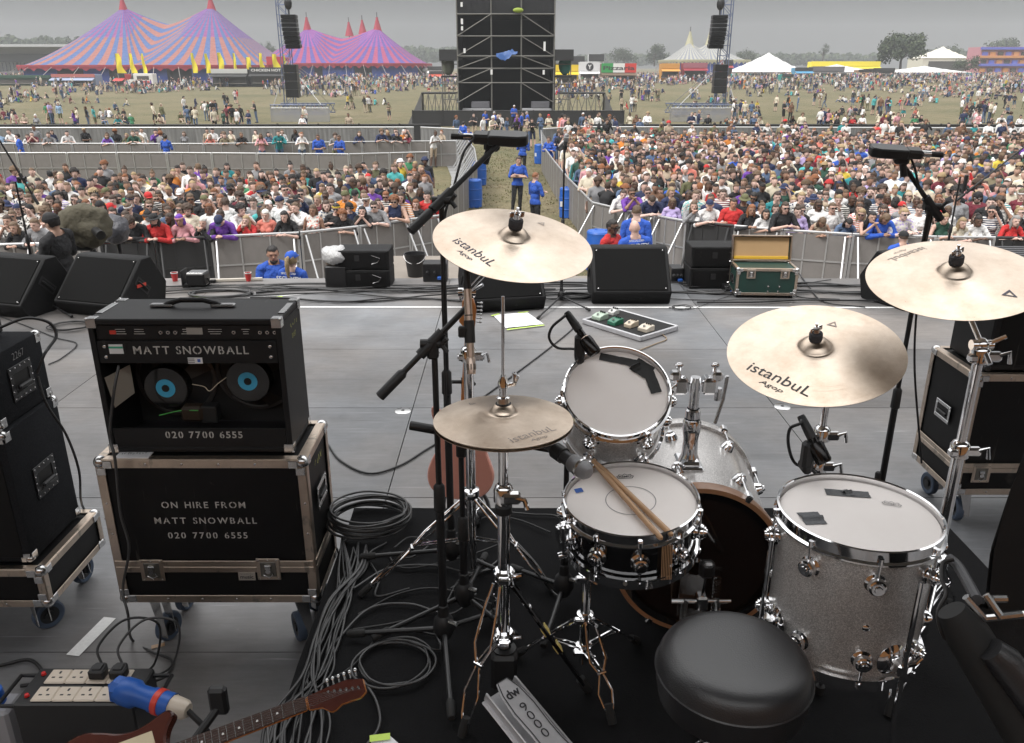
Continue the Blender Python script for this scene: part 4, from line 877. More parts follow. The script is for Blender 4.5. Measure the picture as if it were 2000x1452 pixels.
for sx in (-1, 1):
    for sy in (-1, 1):
        for z, d in ((0, 1), (AZ, -1)):
            g = G(); c = Vector((sx*(hw+.001), sy*(hd+.001), z-d*.001))
            g.box(c-Vector((sx*.016, 0, -d*.016)), (.034, .003, .034), steel, .001); g.box(c-Vector((0, sy*.016, -d*.016)), (.003, .034, .034), steel, .001); g.box(c-Vector((sx*.016, sy*.016, 0)), (.034, .034, .003), steel, .001); g.ball(c-Vector((sx*.002, sy*.002, -d*.002)), .006, steel, 8); g.build('corner_guard', am)
for sx in (-1, 1):
    g = G(); g.box((sx*(hw-.014), .0, AZ+.002), (.022, .13, .003), steel, .001); g.build('top_strip', am)
scribble(am, Matrix.Translation((hw+.0015, .03, AZ-.06)) @ Matrix.Rotation(pi/2, 4, 'Z') @ Matrix.Rotation(pi/2, 4, 'X'), .1, .022, chalk, 9); text('0157', .026, chalk, am, Matrix.Translation((hw+.0015, .02, AZ-.1)) @ Matrix.Rotation(pi/2, 4, 'Z') @ Matrix.Rotation(pi/2, 4, 'X'), bold=-.01)
# bass rig at the left edge -------------------------------------------------
dl = flight_case('wheeled_case_tray', 'low flight case tray on casters carrying the bass cabinets at left', -2.62, -1.815, 2.70, 3.16, .165, .335, None, [], [], .06, cat='case tray', tw=.03)
def bass_cab(label, x0, x1, y0, y1, z0, z1, hz, num=None):
    t = thing('bass_cabinet', label, 'speaker cabinet', ((x0+x1)/2, (y0+y1)/2, z0)); W, D, H = x1-x0, y1-y0, z1-z0
    g = G(); g.box((0, 0, H/2), (W, D, H), carpetcab, .012, seg=2); g.build('cabinet', t)
    g = G(); g.box((0, -D/2-.001, H/2), (W-.06, .004, H-.05), casebl, .001); g.build('back_panel', t)
    M = Matrix.Translation((W/2+.002, .0, hz-z0)) @ Matrix.Rotation(pi/2, 4, 'Z') @ Matrix.Rotation(pi/2, 4, 'X')
    g = G()
    for c, d in (((0, .052, .002), (.15, .03, .005)), ((0, -.052, .002), (.15, .03, .005)), ((-.062, 0, .002), (.026, .075, .005)), ((.062, 0, .002), (.026, .075, .005))): g.box(c, d, bmetal, .0015, M)
    g.box((0, 0, .0004), (.1, .075, .001), MATS['recess_dark'], 0, M); g.box((0, -.018, .012), (.088, .018, .016), bplastic, .005, M)
    for a in (-2, -1, 0, 1, 2):
        for b in (-1, 1): g.ball((a*.032, b*.058, .005), (.003, .003, .002), steel, 8, M)
    for b in (-1, 0, 1):
        for a in (-1, 1): g.ball((a*.068, b*.028, .005), (.003, .003, .002), steel, 8, M)
    g.build('side_handle', t)
    for sx in (-1, 1):
        for sy in (-1, 1):
            for z, d in ((0, 1), (H, -1)): g = G(); c = Vector((sx*(W/2), sy*(D/2), z)); g.ball(c-Vector((sx*.012, sy*.012, -d*.012)), .019, steel, 12); g.box(c-Vector((sx*-.001, sy*.022, -d*.022)), (.003, .036, .036), steel, .001); g.box(c-Vector((sx*.022, -sy*.001, -d*.022)), (.036, .003, .036), steel, .001); g.build('metal_corner', t)
    if num: text(num, .04, mat('pencil_grey', (.25, .25, .25), .8), t, Matrix.Translation((W/2+.003, .01, hz-z0+.1)) @ Matrix.Rotation(pi/2, 4, 'Z') @ Matrix.Rotation(pi/2, 4, 'X'), bold=-.012)
    return t
bass_cab('carpet covered lower bass cabinet standing in the wheeled tray', -2.55, -1.87, 2.74, 3.12, .34, .89, .62)
bass_cab('carpet covered upper bass cabinet chalked 2267, topmost of its stack', -2.55, -1.885, 2.76, 3.12, .893, 1.17, 1.03, '2267')
t = thing('amplifier_head', 'small black amplifier head on top of the bass cabinets', 'amplifier', (-2.2, 2.93, 1.172))
g = G(); g.box((0, 0, .055), (.42, .28, .1), bmetal, .012); g.build('housing', t); g = G(); g.box((0, -.141, .055), (.38, .004, .075), bplastic, .001); g.build('rear_panel', t)
g = G()
for x in (-.17, .17):
    for y in (-.1, .1): g.cyl((x, y, 0), (x, y, .01), .014, rubber, n=10)
g.build('foot', t)
# right hand case stack --------------------------------------------------------
rc = flight_case('flight_case', 'tall black flight case with aluminium edges under a cabinet, stage right', 2.15, 3.05, 3.55, 3.97, .195, .82, .34, [(-.33, .31)], [(-1, 0, .55)], .06)
t = thing('speaker_cabinet', 'black speaker cabinet standing on the tall flight case', 'speaker cabinet', (2.62, 3.76, .823))
g = G(); g.box((0, 0, .21), (.82, .34, .42), tolex, .008); g.build('cabinet', t); g = G(); g.box((0, -.171, .21), (.76, .004, .36), casebl, .001); g.build('back_panel', t)
g = G(); g.tube([(-.4, -.1, .30), (-.412, -.04, .31), (-.412, .04, .31), (-.4, .1, .30)], .008, bplastic, 8); g.build('side_handle', t)
for sx in (-1, 1):
    for z in (0, .42): g = G(); g.box((sx*.4, -.16, z+(.012 if z == 0 else -.012)), (.03, .03, .03), bplastic, .006); g.build('corner_guard', t)
# stage monitors -----------------------------------------------------------------
def wedge(label, x, y, rz, W=.7, H=.5):
    t = thing('monitor_wedge', label, 'stage monitor', (x, y, 0), rz, 'monitor wedges along the stage front'); k = H/.5
    prof = [(-.27, 0), (-.34, .13*k), (.03, .5*k), (.16, .5*k), (.33, .22*k), (.27, 0)]
    g = G(); g.prism(prof, -W/2, W/2, wedgebl, None, 'x', .012); g.build('cabinet', t)
    a, b = Vector((0, prof[1][0], prof[1][1])), Vector((0, prof[2][0], prof[2][1])); d = (b-a).normalized(); nn = Vector((0, -d.z, d.y))
    c = (a+b)/2+nn*.002; M = Matrix.Translation(c) @ Matrix(((1, 0, 0), (0, d.y, nn.y), (0, d.z, nn.z))).to_4x4() if False else Matrix.Translation(c) @ Matrix((Vector((1, 0, 0)), d, nn)).transposed().to_4x4()
    ln = (b-a).length
    g = G(); g.box((0, 0, 0), (W-.07, ln-.05, .012), grille, .004, M)
    for xx in (-1, 1):
        for yy in (-1, 1): g.ball((xx*(W/2-.055), yy*(ln/2-.045), .006), (.006, .006, .003), steel, 8, M)
    g.build('grille', t)
    for s_ in (-1, 1):
        g = G(); T = Matrix.Translation((s_*(W/2+.0015), -.0, .25*k)) @ Matrix.Rotation(s_*pi/2, 4, 'Z') @ Matrix.Rotation(pi/2, 4, 'X') @ Matrix.Rotation(radians(-s_*45), 4, 'Z')
        g.box((0, 0, 0), (.2, .085, .003), bplastic, .001, T); g.box((0, 0, .002), (.165, .055, .002), mat('cup_dark', (.004, .004, .004), .8), 0, T); g.tube([T @ Vector(p) for p in ((-.075, 0, .003), (-.06, 0, .012), (.06, 0, .012), (.075, 0, .003))], .008, bplastic, 8); g.build('side_handle', t)
    return t
wedge('black monitor wedge cut by the picture edge behind a microphone stand', at(30, 612, z=0).x-.02, 7.55, radians(-16))
wedge('black monitor wedge behind the amplifier, red strip in its side handle', at(212, 610, z=0).x, 7.55, radians(-17), .74)
wedge('black monitor wedge half hidden under the crash cymbal', at(978, 600, z=0).x, 7.72, radians(12), .74)
wedge('black monitor wedge facing the drums, behind the pedal board', at(1234, 598, z=0).x, 7.98, 0, .76)
wedge('black monitor wedge turned sideways behind the crash cymbal at right', at(1770, 592, z=0).x+.1, 7.85, radians(24), .8)
g = G(); g.box((.375, -.02, .26), (.004, .12, .03), redp, .001, Matrix.Rotation(radians(-30), 4, 'X') if False else None); o = g.build('red_strip', bpy.data.objects['monitor_wedge.001'])
# front fill speakers ------------------------------------------------------------
def fill(label, x, y, z, W=.56, H=.2, D=.34, rz=0):
    t = thing('fill_speaker', label, 'loudspeaker', (x, y, z), rz, 'black front fill speakers on the stage lip')
    g = G(); g.box((0, 0, H/2), (W, D, H-.004), wedgebl, .008); g.build('cabinet', t)
    g = G(); g.box((0, -D/2-.002, H/2), (W-.06, .006, H-.04), casebl, .002); g.box((-.05, -D/2-.006, H/2+.02), (.05, .004, .06), bplastic, .001); g.build('rear_panel', t)
    g = G(); g.tube([(.1, -D/2-.004, H/2-.04), (.16, -D/2-.012, H/2-.02), (.19, -D/2-.012, H/2+.02), (.1, -D/2-.004, H/2+.05)], .004, steel, 6); g.build('pull_handle', t)
    return t
p = at(716, 556, z=0); fill('lower black front fill speaker of the pair beside the bagged lamp', p.x, 8.46, 0); fill('upper black front fill speaker of the pair beside the bagged lamp', p.x, 8.46, .202)
p = at(1392, 556, z=0); fill('lower black front fill speaker of the pair beside the open green case', p.x, 8.46, 0, .58, .22); fill('upper black front fill speaker of the pair beside the open green case', p.x, 8.46, .222, .58, .22)
# bag wrapped lamp --------------------------------------------------------------------
bag = mat('clear_bag', (.72, .72, .72), .25, trans=.35, bump=(40, .02))
p = at(664, 557, z=0); t = thing('stage_lamp', 'boxy stage lamp with a crumpled clear plastic bag over its top', 'lamp', (p.x, 8.38, 0))
g = G(); g.box((0, 0, .12), (.23, .2, .24), bmetal, .015); g.build('housing', t); g = G(); g.box((0, 0, .27), (.2, .18, .07), mat('brown_shell', (.1, .075, .055), .5), .02); g.build('hood', t)
g = G(); g.ball((0, 0, 0), (.15, .13, .1), bag, 28)
for v in g.bm.verts:
    n_ = noise.noise(v.co*22)*.022+noise.noise(v.co*9+Vector((3, 1, 0)))*.03; v.co += v.co.normalized()*n_
g.build('plastic_bag', t, loc=(0, 0, .33), ang=80)
g = G(); g.ball((0, 0, 0), (.07, .05, .06), bag, 16)
for v in g.bm.verts: v.co += v.co.normalized()*noise.noise(v.co*30)*.02
g.build('bag_knot', t, loc=(.13, -.02, .22), ang=80)
# small flood lamp on the lip
p = at(392, 556, z=0); t = thing('flood_lamp', 'small black flood lamp on the stage edge below the red coat', 'lamp', (p.x, 8.35, 0))
g = G(); g.box((.03, 0, .1), (.19, .17, .13), bmetal, .012); g.build('housing', t); g = G(); g.box((.03, 0, .168), (.17, .15, .006), steel, .002); g.build('top_plate', t)
g = G(); g.box((-.11, 0, .12), (.012, .17, .15), bplastic, .004, Matrix.Rotation(radians(0), 4, 'Y')); g.box((-.09, 0, .03), (.08, .12, .05), bplastic, .01); g.build('barn_door', t)
g = G(); g.tube([(.13, 0, .1), (.15, .0, .05), (.1, 0, .01), (-.05, 0, .01)], .01, bmetal, 8); g.build('yoke', t)
# bucket on its platform
g = G(); g.box((-1.1, 9.6, -.16), (1.3, 1.6, .1), mat('weathered_board', (.24, .21, .18), .8, var=(3, .5, (.15, .13, .11))), .004)
for x in (-1.7, -.5):
    for y in (8.9, 10.3): g.box((x, y, -1.25), (.08, .08, 2.05), bmetal)
tag(g.build('platform'), 'low wooden platform in the pit carrying the black bucket', 'platform')
p = at(812, 538, z=-.1); t = thing('bucket', 'black plastic bucket between front fill speaker and crash cymbal', 'bucket', (p.x, p.y, -.11))
g = G(); g.lathe([(0, .004), (.09, .004), (.12, .26), (.127, .262), (.127, .27), (.116, .268), (.086, .012), (0, .012)], bplastic, 32); g.build('pail', t)
g = G(); g.tube([(.125*cos(a), -.125*abs(sin(a))*.6-.03, .255-.09*sin(a)) for a in [pi*k/12 for k in range(13)]], .003, steel, 6); g.build('handle', t)
# green flight case, lid up --------------------------------------------------------------
gpanel = mat('green_panel', (.012, .05, .04), .5, var=(12, .4, (.02, .03, .028)))
p = at(1508, 594, z=0); gc = flight_case('open_case', 'small dark green flight case with its tan lined lid standing open', p.x-.30, p.x+.30, 7.92, 8.25, .03, .3, None, [(-.16, .245), (.17, .245)], [(-1, 0, .16)], None, gpanel, rz=radians(-3), tw=.026)
for x in (-.26, .26):
    for y in (-.12, .12): g = G(); g.cyl((x, y, 0), (x, y, .03), .018, rubber, n=12); g.build('rubber_foot', gc)
g = G(); L_ = Matrix.Translation((0, .155, .31)) @ Matrix.Rotation(radians(-8), 4, 'X')
g.box((0, .03, .125), (.59, .008, .25), gpanel, 0, L_)
for s_ in (-1, 1): g.box((s_*.293, .005, .125), (.012, .055, .25), alu, .002, L_)
g.box((0, .005, .25), (.6, .055, .014), alu, .002, L_); g.box((0, .005, .004), (.6, .055, .014), alu, .002, L_); lid = g.build('lid', gc)
g = G(); g.box((0, .02, .127), (.55, .012, .215), mat('tan_lining', (.5, .33, .17), .85, var=(5, .3, (.4, .25, .12))), .002, L_); g.box((0, .01, .03), (.55, .02, .03), mat('ochre_foam', (.6, .38, .04), .9), .004, L_); g.build('lining', lid)
g = G()
for (x, z) in ((.02, .12), (.13, .12), (.02, .07), (.12, .07)): g.lathe([(0, .004), (.008, .004), (.010, 0)], steel, 14, facing(x, -.162, z))
g.build('bolt', gc)
# pedal board --------------------------------------------------------------------------------
c0 = [at(1208, 600, z=.05), at(1307, 634, z=.05), at(1270, 659, z=.05), at(1140, 626, z=.05)]
pbm = sum(c0, Vector())/4; e1 = (c0[1]-c0[0]+c0[2]-c0[3]).normalized(); e1.z = 0; ang = atan2(e1.y, e1.x)
lnx = ((c0[1]-c0[0]).length+(c0[2]-c0[3]).length)/2; lny = ((c0[3]-c0[0]).length+(c0[2]-c0[1]).length)/2
pd = thing('pedal_board', 'silver edged pedal board with five effects pedals on the stage', 'pedal board', (pbm.x, pbm.y, 0), ang)
g = G(); g.box((0, 0, .025), (lnx-.02, lny-.02, .03), bplastic, .003); g.box((0, 0, .043), (lnx-.05, lny-.05, .004), mat('velcro', (.015, .015, .015), .95)); g.build('deck', pd)
g = G()
for s_ in (-1, 1): g.box((0, s_*(lny/2-.008), .026), (lnx, .02, .046), satin, .006); g.box((s_*(lnx/2-.008), 0, .026), (.02, lny-.04, .046), satin, .006)
g.build('edge_frame', pd)
def pedal(u, v, col, nm, lb, sz=(.075, .12, .05)):
    q = at(u, v, z=.07); m = mat(nm, col, .35, .1, coat=.3); t = thing('effects_pedal', lb, 'effects pedal', (q.x, q.y, .046), ang+.05, 'pedals on the pedal board')
    g = G(); g.prism([(-sz[1]/2, 0), (sz[1]/2, 0), (sz[1]/2, sz[2]), (0, sz[2]), (-sz[1]/2, sz[2]*.65)], -sz[0]/2, sz[0]/2, m, None, 'x', .004); g.build('housing', t)
    for k in (-1, 0, 1): g = G(); g.cyl((k*.022, sz[1]*.3, sz[2]), (k*.022, sz[1]*.3, sz[2]+.014), .008, bplastic, n=12); g.build('knob', t)
    g = G(); g.cyl((0, -sz[1]*.25, sz[2]*.8), (0, -sz[1]*.25, sz[2]+.004), .011, steel, n=14); g.build('footswitch', t)
    return t
pedal(1172, 618, (.42, .52, .42), 'pale_green_pedal', 'pale green effects pedal at the left end of the pedal board', (.1, .12, .05))
pedal(1202, 628, (.02, .16, .09), 'dark_green_pedal', 'dark green effects pedal second along the pedal board', (.09, .12, .05))
pedal(1233, 633, (.6, .5, .38), 'cream_pedal', 'cream effects pedal in the middle of the pedal board')
pedal(1262, 641, (.62, .55, .45), 'beige_pedal', 'wide beige effects pedal near the right end of the board', (.1, .11, .05))
pedal(1198, 609, (.6, .6, .58), 'white_pedal', 'white effects pedal behind the green ones on the board', (.07, .09, .045))
# papers ---------------------------------------------------------------------------------------
def sheet(label, uv, z=.006, tape=()):
    P = [at(u, v, z=z) for u, v in uv]; t = thing('set_list', label, 'paper', tuple(sum(P, Vector())/4)); o = sum(P, Vector())/4
    g = G(); n = 10; V = []
    for j in range(n+1):
        row = []
        for i in range(n+1):
            a = P[0].lerp(P[1], i/n); b = P[3].lerp(P[2], i/n); q = a.lerp(b, j/n)-o; q.z = .004+.004*max(0, noise.noise((q.x*9, q.y*9, 0))); row.append(g.bm.verts.new(q))
        V.append(row)
    for j in range(n):
        for i in range(n): g._f([V[j][i], V[j][i+1], V[j+1][i+1], V[j+1][i]], paper)
    g.build('sheet', t, ang=80)
    for (a, b) in tape:
        A, B = at(*a, z=z+.008)-o, at(*b, z=z+.008)-o; d = (B-A).normalized(); q = Vector((-d.y, d.x, 0))*.012; g = G(); g.poly([A-q, B-q, B+q, A+q], tape_y); g.build('tape_strip', t)
    return t
sheet('white set list sheets taped to the stage beyond the hi-hat', [(962, 616), (1030, 611), (1062, 634), (988, 642)], .004, [((960, 617), (975, 613)), ((1012, 611), (1032, 609)), ((990, 644), (1063, 635))])
sheet('white paper taped with yellow tape at the picture bottom', [(726, 1446), (762, 1440), (800, 1475), (722, 1475)], RIS+.008, [((722, 1443), (762, 1438))])
# guitars -----------------------------------------------------------------------------------------
BODY = [(0, .2), (.05, .205), (.09, .225), (.125, .26), (.150, .275), (.16, .255), (.15, .215), (.13, .17), (.118, .12), (.122, .07), (.145, .02), (.162, -.035), (.16, -.09), (.135, -.135), (.085, -.16), (.02, -.172), (-.05, -.165), (-.115, -.14), (-.15, -.095), (-.158, -.04), (-.14, .015), (-.12, .06), (-.112, .105), (-.12, .15), (-.135, .19), (-.135, .215), (-.115, .225), (-.085, .205), (-.05, .195)]
def guitar(name, label, M, bodym, neckm, boardm, guardm=None):
    """local X across, Y along towards the head, Z out of the front"""
    t = thing(name, label, 'electric guitar', M=M)
    pts = spline([(*p, 0) for p in BODY+[BODY[0]]], 4)[:-1]; g = G(); g.prism([(p.x, p.y) for p in pts], -.022, .022, bodym, None, 'z', .006); g.build('body', t)
    g = G(); g.prism([(-.028, .12), (.028, .12), (.021, .62), (-.021, .62)], .012, .028, neckm, None, 'z', .006); g.prism([(-.021, .62), (.021, .62), (.028, .66), (.052, .685), (.05, .70), (.040, .72), (.042, .78), (.03, .80), (-.012, .80), (-.028, .75), (-.026, .68)], .008, .022, neckm, None, 'z', .003); nk = g.build('neck', t); g = G(); g.prism([(-.0205, .625), (.0205, .625), (.0275, .662), (.0505, .686), (.0485, .70), (.0385, .72), (.0405, .778), (.029, .797), (-.0115, .797), (-.0265, .749), (-.0245, .68)], .0222, .0245, bodym, None, 'z'); g.build('headstock_face', nk)
    g = G(); g.prism([(-.027, .13), (.027, .13), (.021, .618), (-.021, .618)], .0281, .034, boardm, None, 'z', .001); fb = g.build('fretboard', nk)
    g = G()
    for k in range(1, 22):
        y = .618-.648*(1-2**(-k/12)); 
        if y < .14: break
        w_ = .021+.006*(.618-y)/.49; g.box((0, y, .0345), (2*w_, .0022, .0018), steel)
    for k in (3, 5, 7, 9, 12, 15):
        y = .618-.648*(1-2**(-(k-.5)/12)); g.lathe([(0, .0344), (.0035, .0344)], white, 12, Matrix.Translation((0, y, 0)))
    g.build('fret_wires', fb)
    for k in range(6):
        g = G(); y = .69+k*.018; x = -.027; g.cyl((.0-.008+.004*k, y, .022), (-.008+.004*k, y, .034), .004, steel, n=10); g.cyl((-.03, y, .012), (-.044, y, .012), .003, steel, n=8); g.ball((-.05, y, .012), (.008, .006, .005), steel, 10); g.build('tuner', nk)
    g = G()
    for k in range(6):
        x = -.0165+.0066*k; g.tube([(x*1.35, -.06, .034), (x, .62, .037), (-.008+.004*k, .69+k*.018, .032)], .0006, steel, 4)
    g.build('strings', t)
    if guardm:
        G_ = [(-.09, .16), (-.03, .17), (.03, .17), (.095, .2), (.115, .215), (.118, .17), (.1, .12), (.095, .06), (.11, 0), (.1, -.06), (.06, -.1), (.03, -.03), (-.04, -.03), (-.09, .05)]
        g = G(); g.prism([(x, y) for x, y in G_], .0222, .0245, guardm, None, 'z'); pg = g.build('pickguard', t)
        for y in (.09, .035, -.02): g = G(); g.box((0, y, .027), (.07, .018, .008), white, .004); g.build('pickup', t)
    g = G(); g.box((0, -.06, .027), (.075, .035, .01), steel, .002); g.build('bridge', t)
    return t
salmon = mat('salmon_paint', (.78, .34, .26), .35, coat=.4); dred = mat('oxblood_paint', (.085, .024, .015), .25, coat=.6, var=(4, .5, (.04, .006, .006)))
pg_ = at(905, 930, y=3.62)
zz = Vector((.06, .22, 1)).normalized(); fr = Vector((.1, 1, -.22)); xx = zz.cross(fr).normalized(); fr = xx.cross(zz)
Mg = Matrix.Translation((pg_.x, 3.55, .36)) @ Matrix((xx, zz, fr)).transposed().to_4x4()
guitar('electric_guitar', 'salmon pink electric guitar seen from behind on a stand past hi-hat', Mg, salmon, orangew, mat('rosewood', (.09, .045, .03), .5))
t = thing('guitar_stand', 'black guitar stand holding the salmon pink guitar', 'guitar stand', (pg_.x, 3.62, 0))
g = G(); g.tube([(0, .18, .0), (0, .1, .35), (0, .16, .72)], .011, bmetal, 10); g.build('back_tube', t)
for s_ in (-1, 1):
    g = G(); g.tube([(0, .12, .3), (s_*.12, -.06, .15), (s_*.16, -.16, .012)], .01, bmetal, 10); g.tube([(s_*.09, .0, .19), (s_*.09, -.14, .165), (s_*.09, -.15, .2)], .009, rubber, 8); g.build('leg', t)
g = G(); g.tube([(-.06, .02, .74), (-.05, .1, .72), (.05, .1, .72), (.06, .02, .74)], .009, rubber, 8); g.build('yoke', t)
# the guitar lying in the lower corner
hd_ = at(690, 1346, z=.60); nd_ = at(330, 1482, z=.49); yv = (hd_-nd_).normalized(); org = hd_-yv*.76*.86
cv = (Vector((0, 0, CAMZ))-hd_).normalized(); zv = (cv*.75+Vector((0, -.15, .75))); zv = (zv-yv*zv.dot(yv)).normalized(); xv = yv.cross(zv)
Mg2 = Matrix.Translation(org) @ Matrix((xv, yv, zv)).transposed().to_4x4() @ Matrix.Scale(.86, 4)
guitar('electric_guitar', 'dark red electric guitar with cream pickguard lying in the lower left corner', Mg2, dred, orangew, mat('dark_fingerboard', (.045, .02, .014), .45), mat('aged_cream', (.6, .52, .36), .4))
t = thing('guitar_stand', 'low black guitar stand under the dark red guitar', 'guitar stand', (org.x+.12, org.y+.03, 0))
g = G(); g.box((0, .06, .2), (.05, .05, .4), bplastic, .01); g.build('post', t)
for a in (.4, 2.5, 4.4):
    g = G(); g.tube([(0, .06, .1), (.2*cos(a), .06+.2*sin(a), .012)], .012, rubber, 8); g.build('leg', t)
c_ = at(418, 1372, z=.52); g = G(); g.box(Vector((c_.x-org.x-.12, c_.y-org.y-.03+.03, .50)), (.05, .03, .09), bplastic, .008); g.tube([(0, .06, .38), Vector((c_.x-org.x-.12, c_.y-org.y+.0, .48))], .012, bplastic, 8); g.build('cradle', t)
# mains distribution box ---------------------------------------------------------------------------
A, B = at(26, 1372, z=.27), at(265, 1366, z=.27); cx, cy = (A.x+B.x)/2, A.y+.075
pbx = thing('power_box', 'black mains distribution box with eight cream sockets on the floor', 'power box', (cx, cy, 0))
W = B.x-A.x
g = G(); g.box((0, 0, .145), (W, .17, .25), bmetal, .005); g.build('housing', pbx)
cream = mat('cream_plastic', (.6, .52, .43), .4)
for i in range(4):
    for j in range(2):
        x = -W/2+.085+i*(W-.15)/3.4; y = -.042+.08*j; g = G(); g.box((x, y, .273), (.068, .066, .008), cream, .004); s_ = g.build('socket', pbx)
        g = G(); g.box((x, y+.015, .2775), (.006, .011, .001), ink)
        for k in (-1, 1): g.box((x+k*.012, y-.008, .2775), (.010, .005, .001), ink)
        g.build('socket_hole', s_)
for i in (2, 3):
    x = -W/2+.085+i*(W-.15)/3.4; t = thing('mains_plug', 'black mains plug in the '+('third' if i == 2 else 'fourth')+' socket of the power box rear row', 'plug', (cx+x, cy+.038, .277))
    g = G(); g.prism([(-.026, -.024), (.026, -.024), (.026, .01), (.016, .028), (-.016, .028), (-.026, .01)], 0, .034, bplastic, None, 'z', .005); g.box((0, 0, .036), (.03, .03, .006), bplastic, .002); g.build('housing', t)
    g = G(); g.tube(spline([(0, .026, .016), (-.02, .06, .07), (.03, .16, .1), (.12, .2, .05), (.06, .24, -.15), (-.06, .3, -.27)], 8), .0042, cableg if i == 3 else cablem, 8); g.build('lead', t)
for k, y in enumerate((-.05, .05)):
    g = G(); g.lathe([(0, .281), (.006, .28), (.008, .272)], mat('red_lamp', (.6, .02, .02), .3), 12, Matrix.Translation((-W/2+.03, y, 0))); g.build('pilot_lamp', pbx)
for s_ in (-1, 1):
    g = G(); g.tube([(s_*W/2, -.07, .25), (s_*(W/2+.06), -.07, .25), (s_*(W/2+.06), .07, .25), (s_*W/2, .07, .25)], .007, bmetal, 8); g.build('carry_handle', pbx)
# blue industrial connector
q0, q1 = at(238, 1348, z=.30), at(372, 1390, z=.28); t = thing('power_connector', 'blue industrial power connector with red ring plugged into the box', 'connector', tuple(q0)); d = (q1-q0); ln = d.length; Q = d.to_track_quat('Z', 'Y').to_matrix().to_4x4()
g = G(); g.lathe([(0, -.02), (.034, -.015), (.044, .01), (.044, .05), (.034, .065), (.034, ln*.45), (.038, ln*.46), (.038, ln*.75)], bluep, 28, Q); g.box((0, -.0, .0), (.07, .08, .075), bluep, .02, Q); g.build('body', t)
g = G(); g.lathe([(.0385, ln*.52), (.041, ln*.53), (.041, ln*.6), (.0385, ln*.61)], redp, 28, Q); g.build('red_ring', t)
g = G(); g.lathe([(.036, ln*.75), (.034, ln*.77), (.030, ln*.93), (.022, ln*.97), (0, ln*.97)], cream, 10, Q); g.build('cable_gland', t)
g = G(); g.tube(spline([Q @ Vector((0, 0, ln*.96)), d*1.2+Vector((0, 0, -.06)), d*1.5+Vector((-.05, .05, -.2)), d*1.3+Vector((-.3, -.2, -.27))], 8), .009, cablem, 8); g.build('lead', t)
# a little adapter at the left edge
p = at(8, 1372, z=.2); t = thing('power_adapter', 'grey and blue power adapter at the lower left picture edge', 'power adapter', (p.x-.03, p.y, 0))
g = G(); g.box((0, 0, .1), (.13, .1, .2), mat('grey_plastic', (.3, .3, .32), .5), .01); g.build('housing', t); g = G(); g.lathe([(0, .25), (.03, .25), (.034, .2)], bluep, 20); g.build('cap', t)
# dark rack case with latch and padded bar, close to the camera at right ----------------------------------
t = thing('rack_case', 'black equipment case with metal latch close to the camera at right', 'equipment case', tuple(at(1990, 1300, w=1.35)))
O_ = Vector(t.location); F_ = lambda u, v, w=1.3: at(u, v, w=w)-O_
def slab(name, uv, w0, w1, m, bev=.006):
    g = G(); A = [g.bm.verts.new(F_(u, v, w0)) for u, v in uv]; B = [g.bm.verts.new(F_(u, v, w1)) for u, v in uv]; n = len(uv); g._f(A, m); g._f(B[::-1], m)
    for i in range(n): g._f([A[i], B[i], B[(i+1) % n], A[(i+1) % n]], m)
    bmesh.ops.bevel(g.bm, geom=g.bm.edges[:], offset=bev, segments=2, affect='EDGES'); return g.build(name, t)
slab('lid', [(2005, 870), (1972, 960), (1934, 1075), (1922, 1190), (2110, 1190), (2110, 870)], 1.32, 1.6, casebl)
slab('body', [(1892, 1180), (1905, 1240), (1930, 1330), (1985, 1480), (2120, 1480), (2120, 1180)], 1.33, 1.62, wedgebl)
g = G(); g.tube([F_(1858, 1192), F_(1890, 1240), F_(1945, 1330), F_(2025, 1470)], .03, rubber, 16, radii=[.022, .034, .036, .036]); g.build('padded_bar', t)
g = G(); g.tube([F_(1935, 1268, 1.26), F_(1960, 1290, 1.26), F_(2040, 1400, 1.26)], .026, leather, 16, radii=[.02, .026, .026]); g.build('padded_bar', t)
g = G(); g.tube([F_(1886, 1166, 1.27), F_(1923, 1208, 1.27), F_(2005, 1200, 1.27)], .006, steel, 8); g.build('bracket_edge', t)
g = G(); g.tube([F_(1925, 1162, 1.26), F_(1955, 1205, 1.25)], .006, steel, 8); g.tube([F_(1938, 1170, 1.26), F_(1965, 1170, 1.26)], .006, steel, 8); g.tube([F_(1950, 1205, 1.25), F_(1995, 1200, 1.25)], .006, steel, 8); g.build('latch', t)
g = G(); g.tube(spline([F_(1862, 1093, 1.4), F_(1842, 1100, 1.4), F_(1839, 1130, 1.38), F_(1848, 1160, 1.36), F_(1832, 1195, 1.34), F_(1838, 1232, 1.33), F_(1848, 1248, 1.33), F_(1850, 1238, 1.33)], 6), .0035, MATS['dark_grey_metal'], 8); g.build('wire_hook', t)
g = G(); g.tube(spline([F_(1852, 1090, 1.42), F_(1872, 1108, 1.4), F_(1890, 1138, 1.36), F_(1908, 1172, 1.3)], 6), .009, mat('dark_strap', (.07, .07, .075), .6), 10); g.build('strap', t)
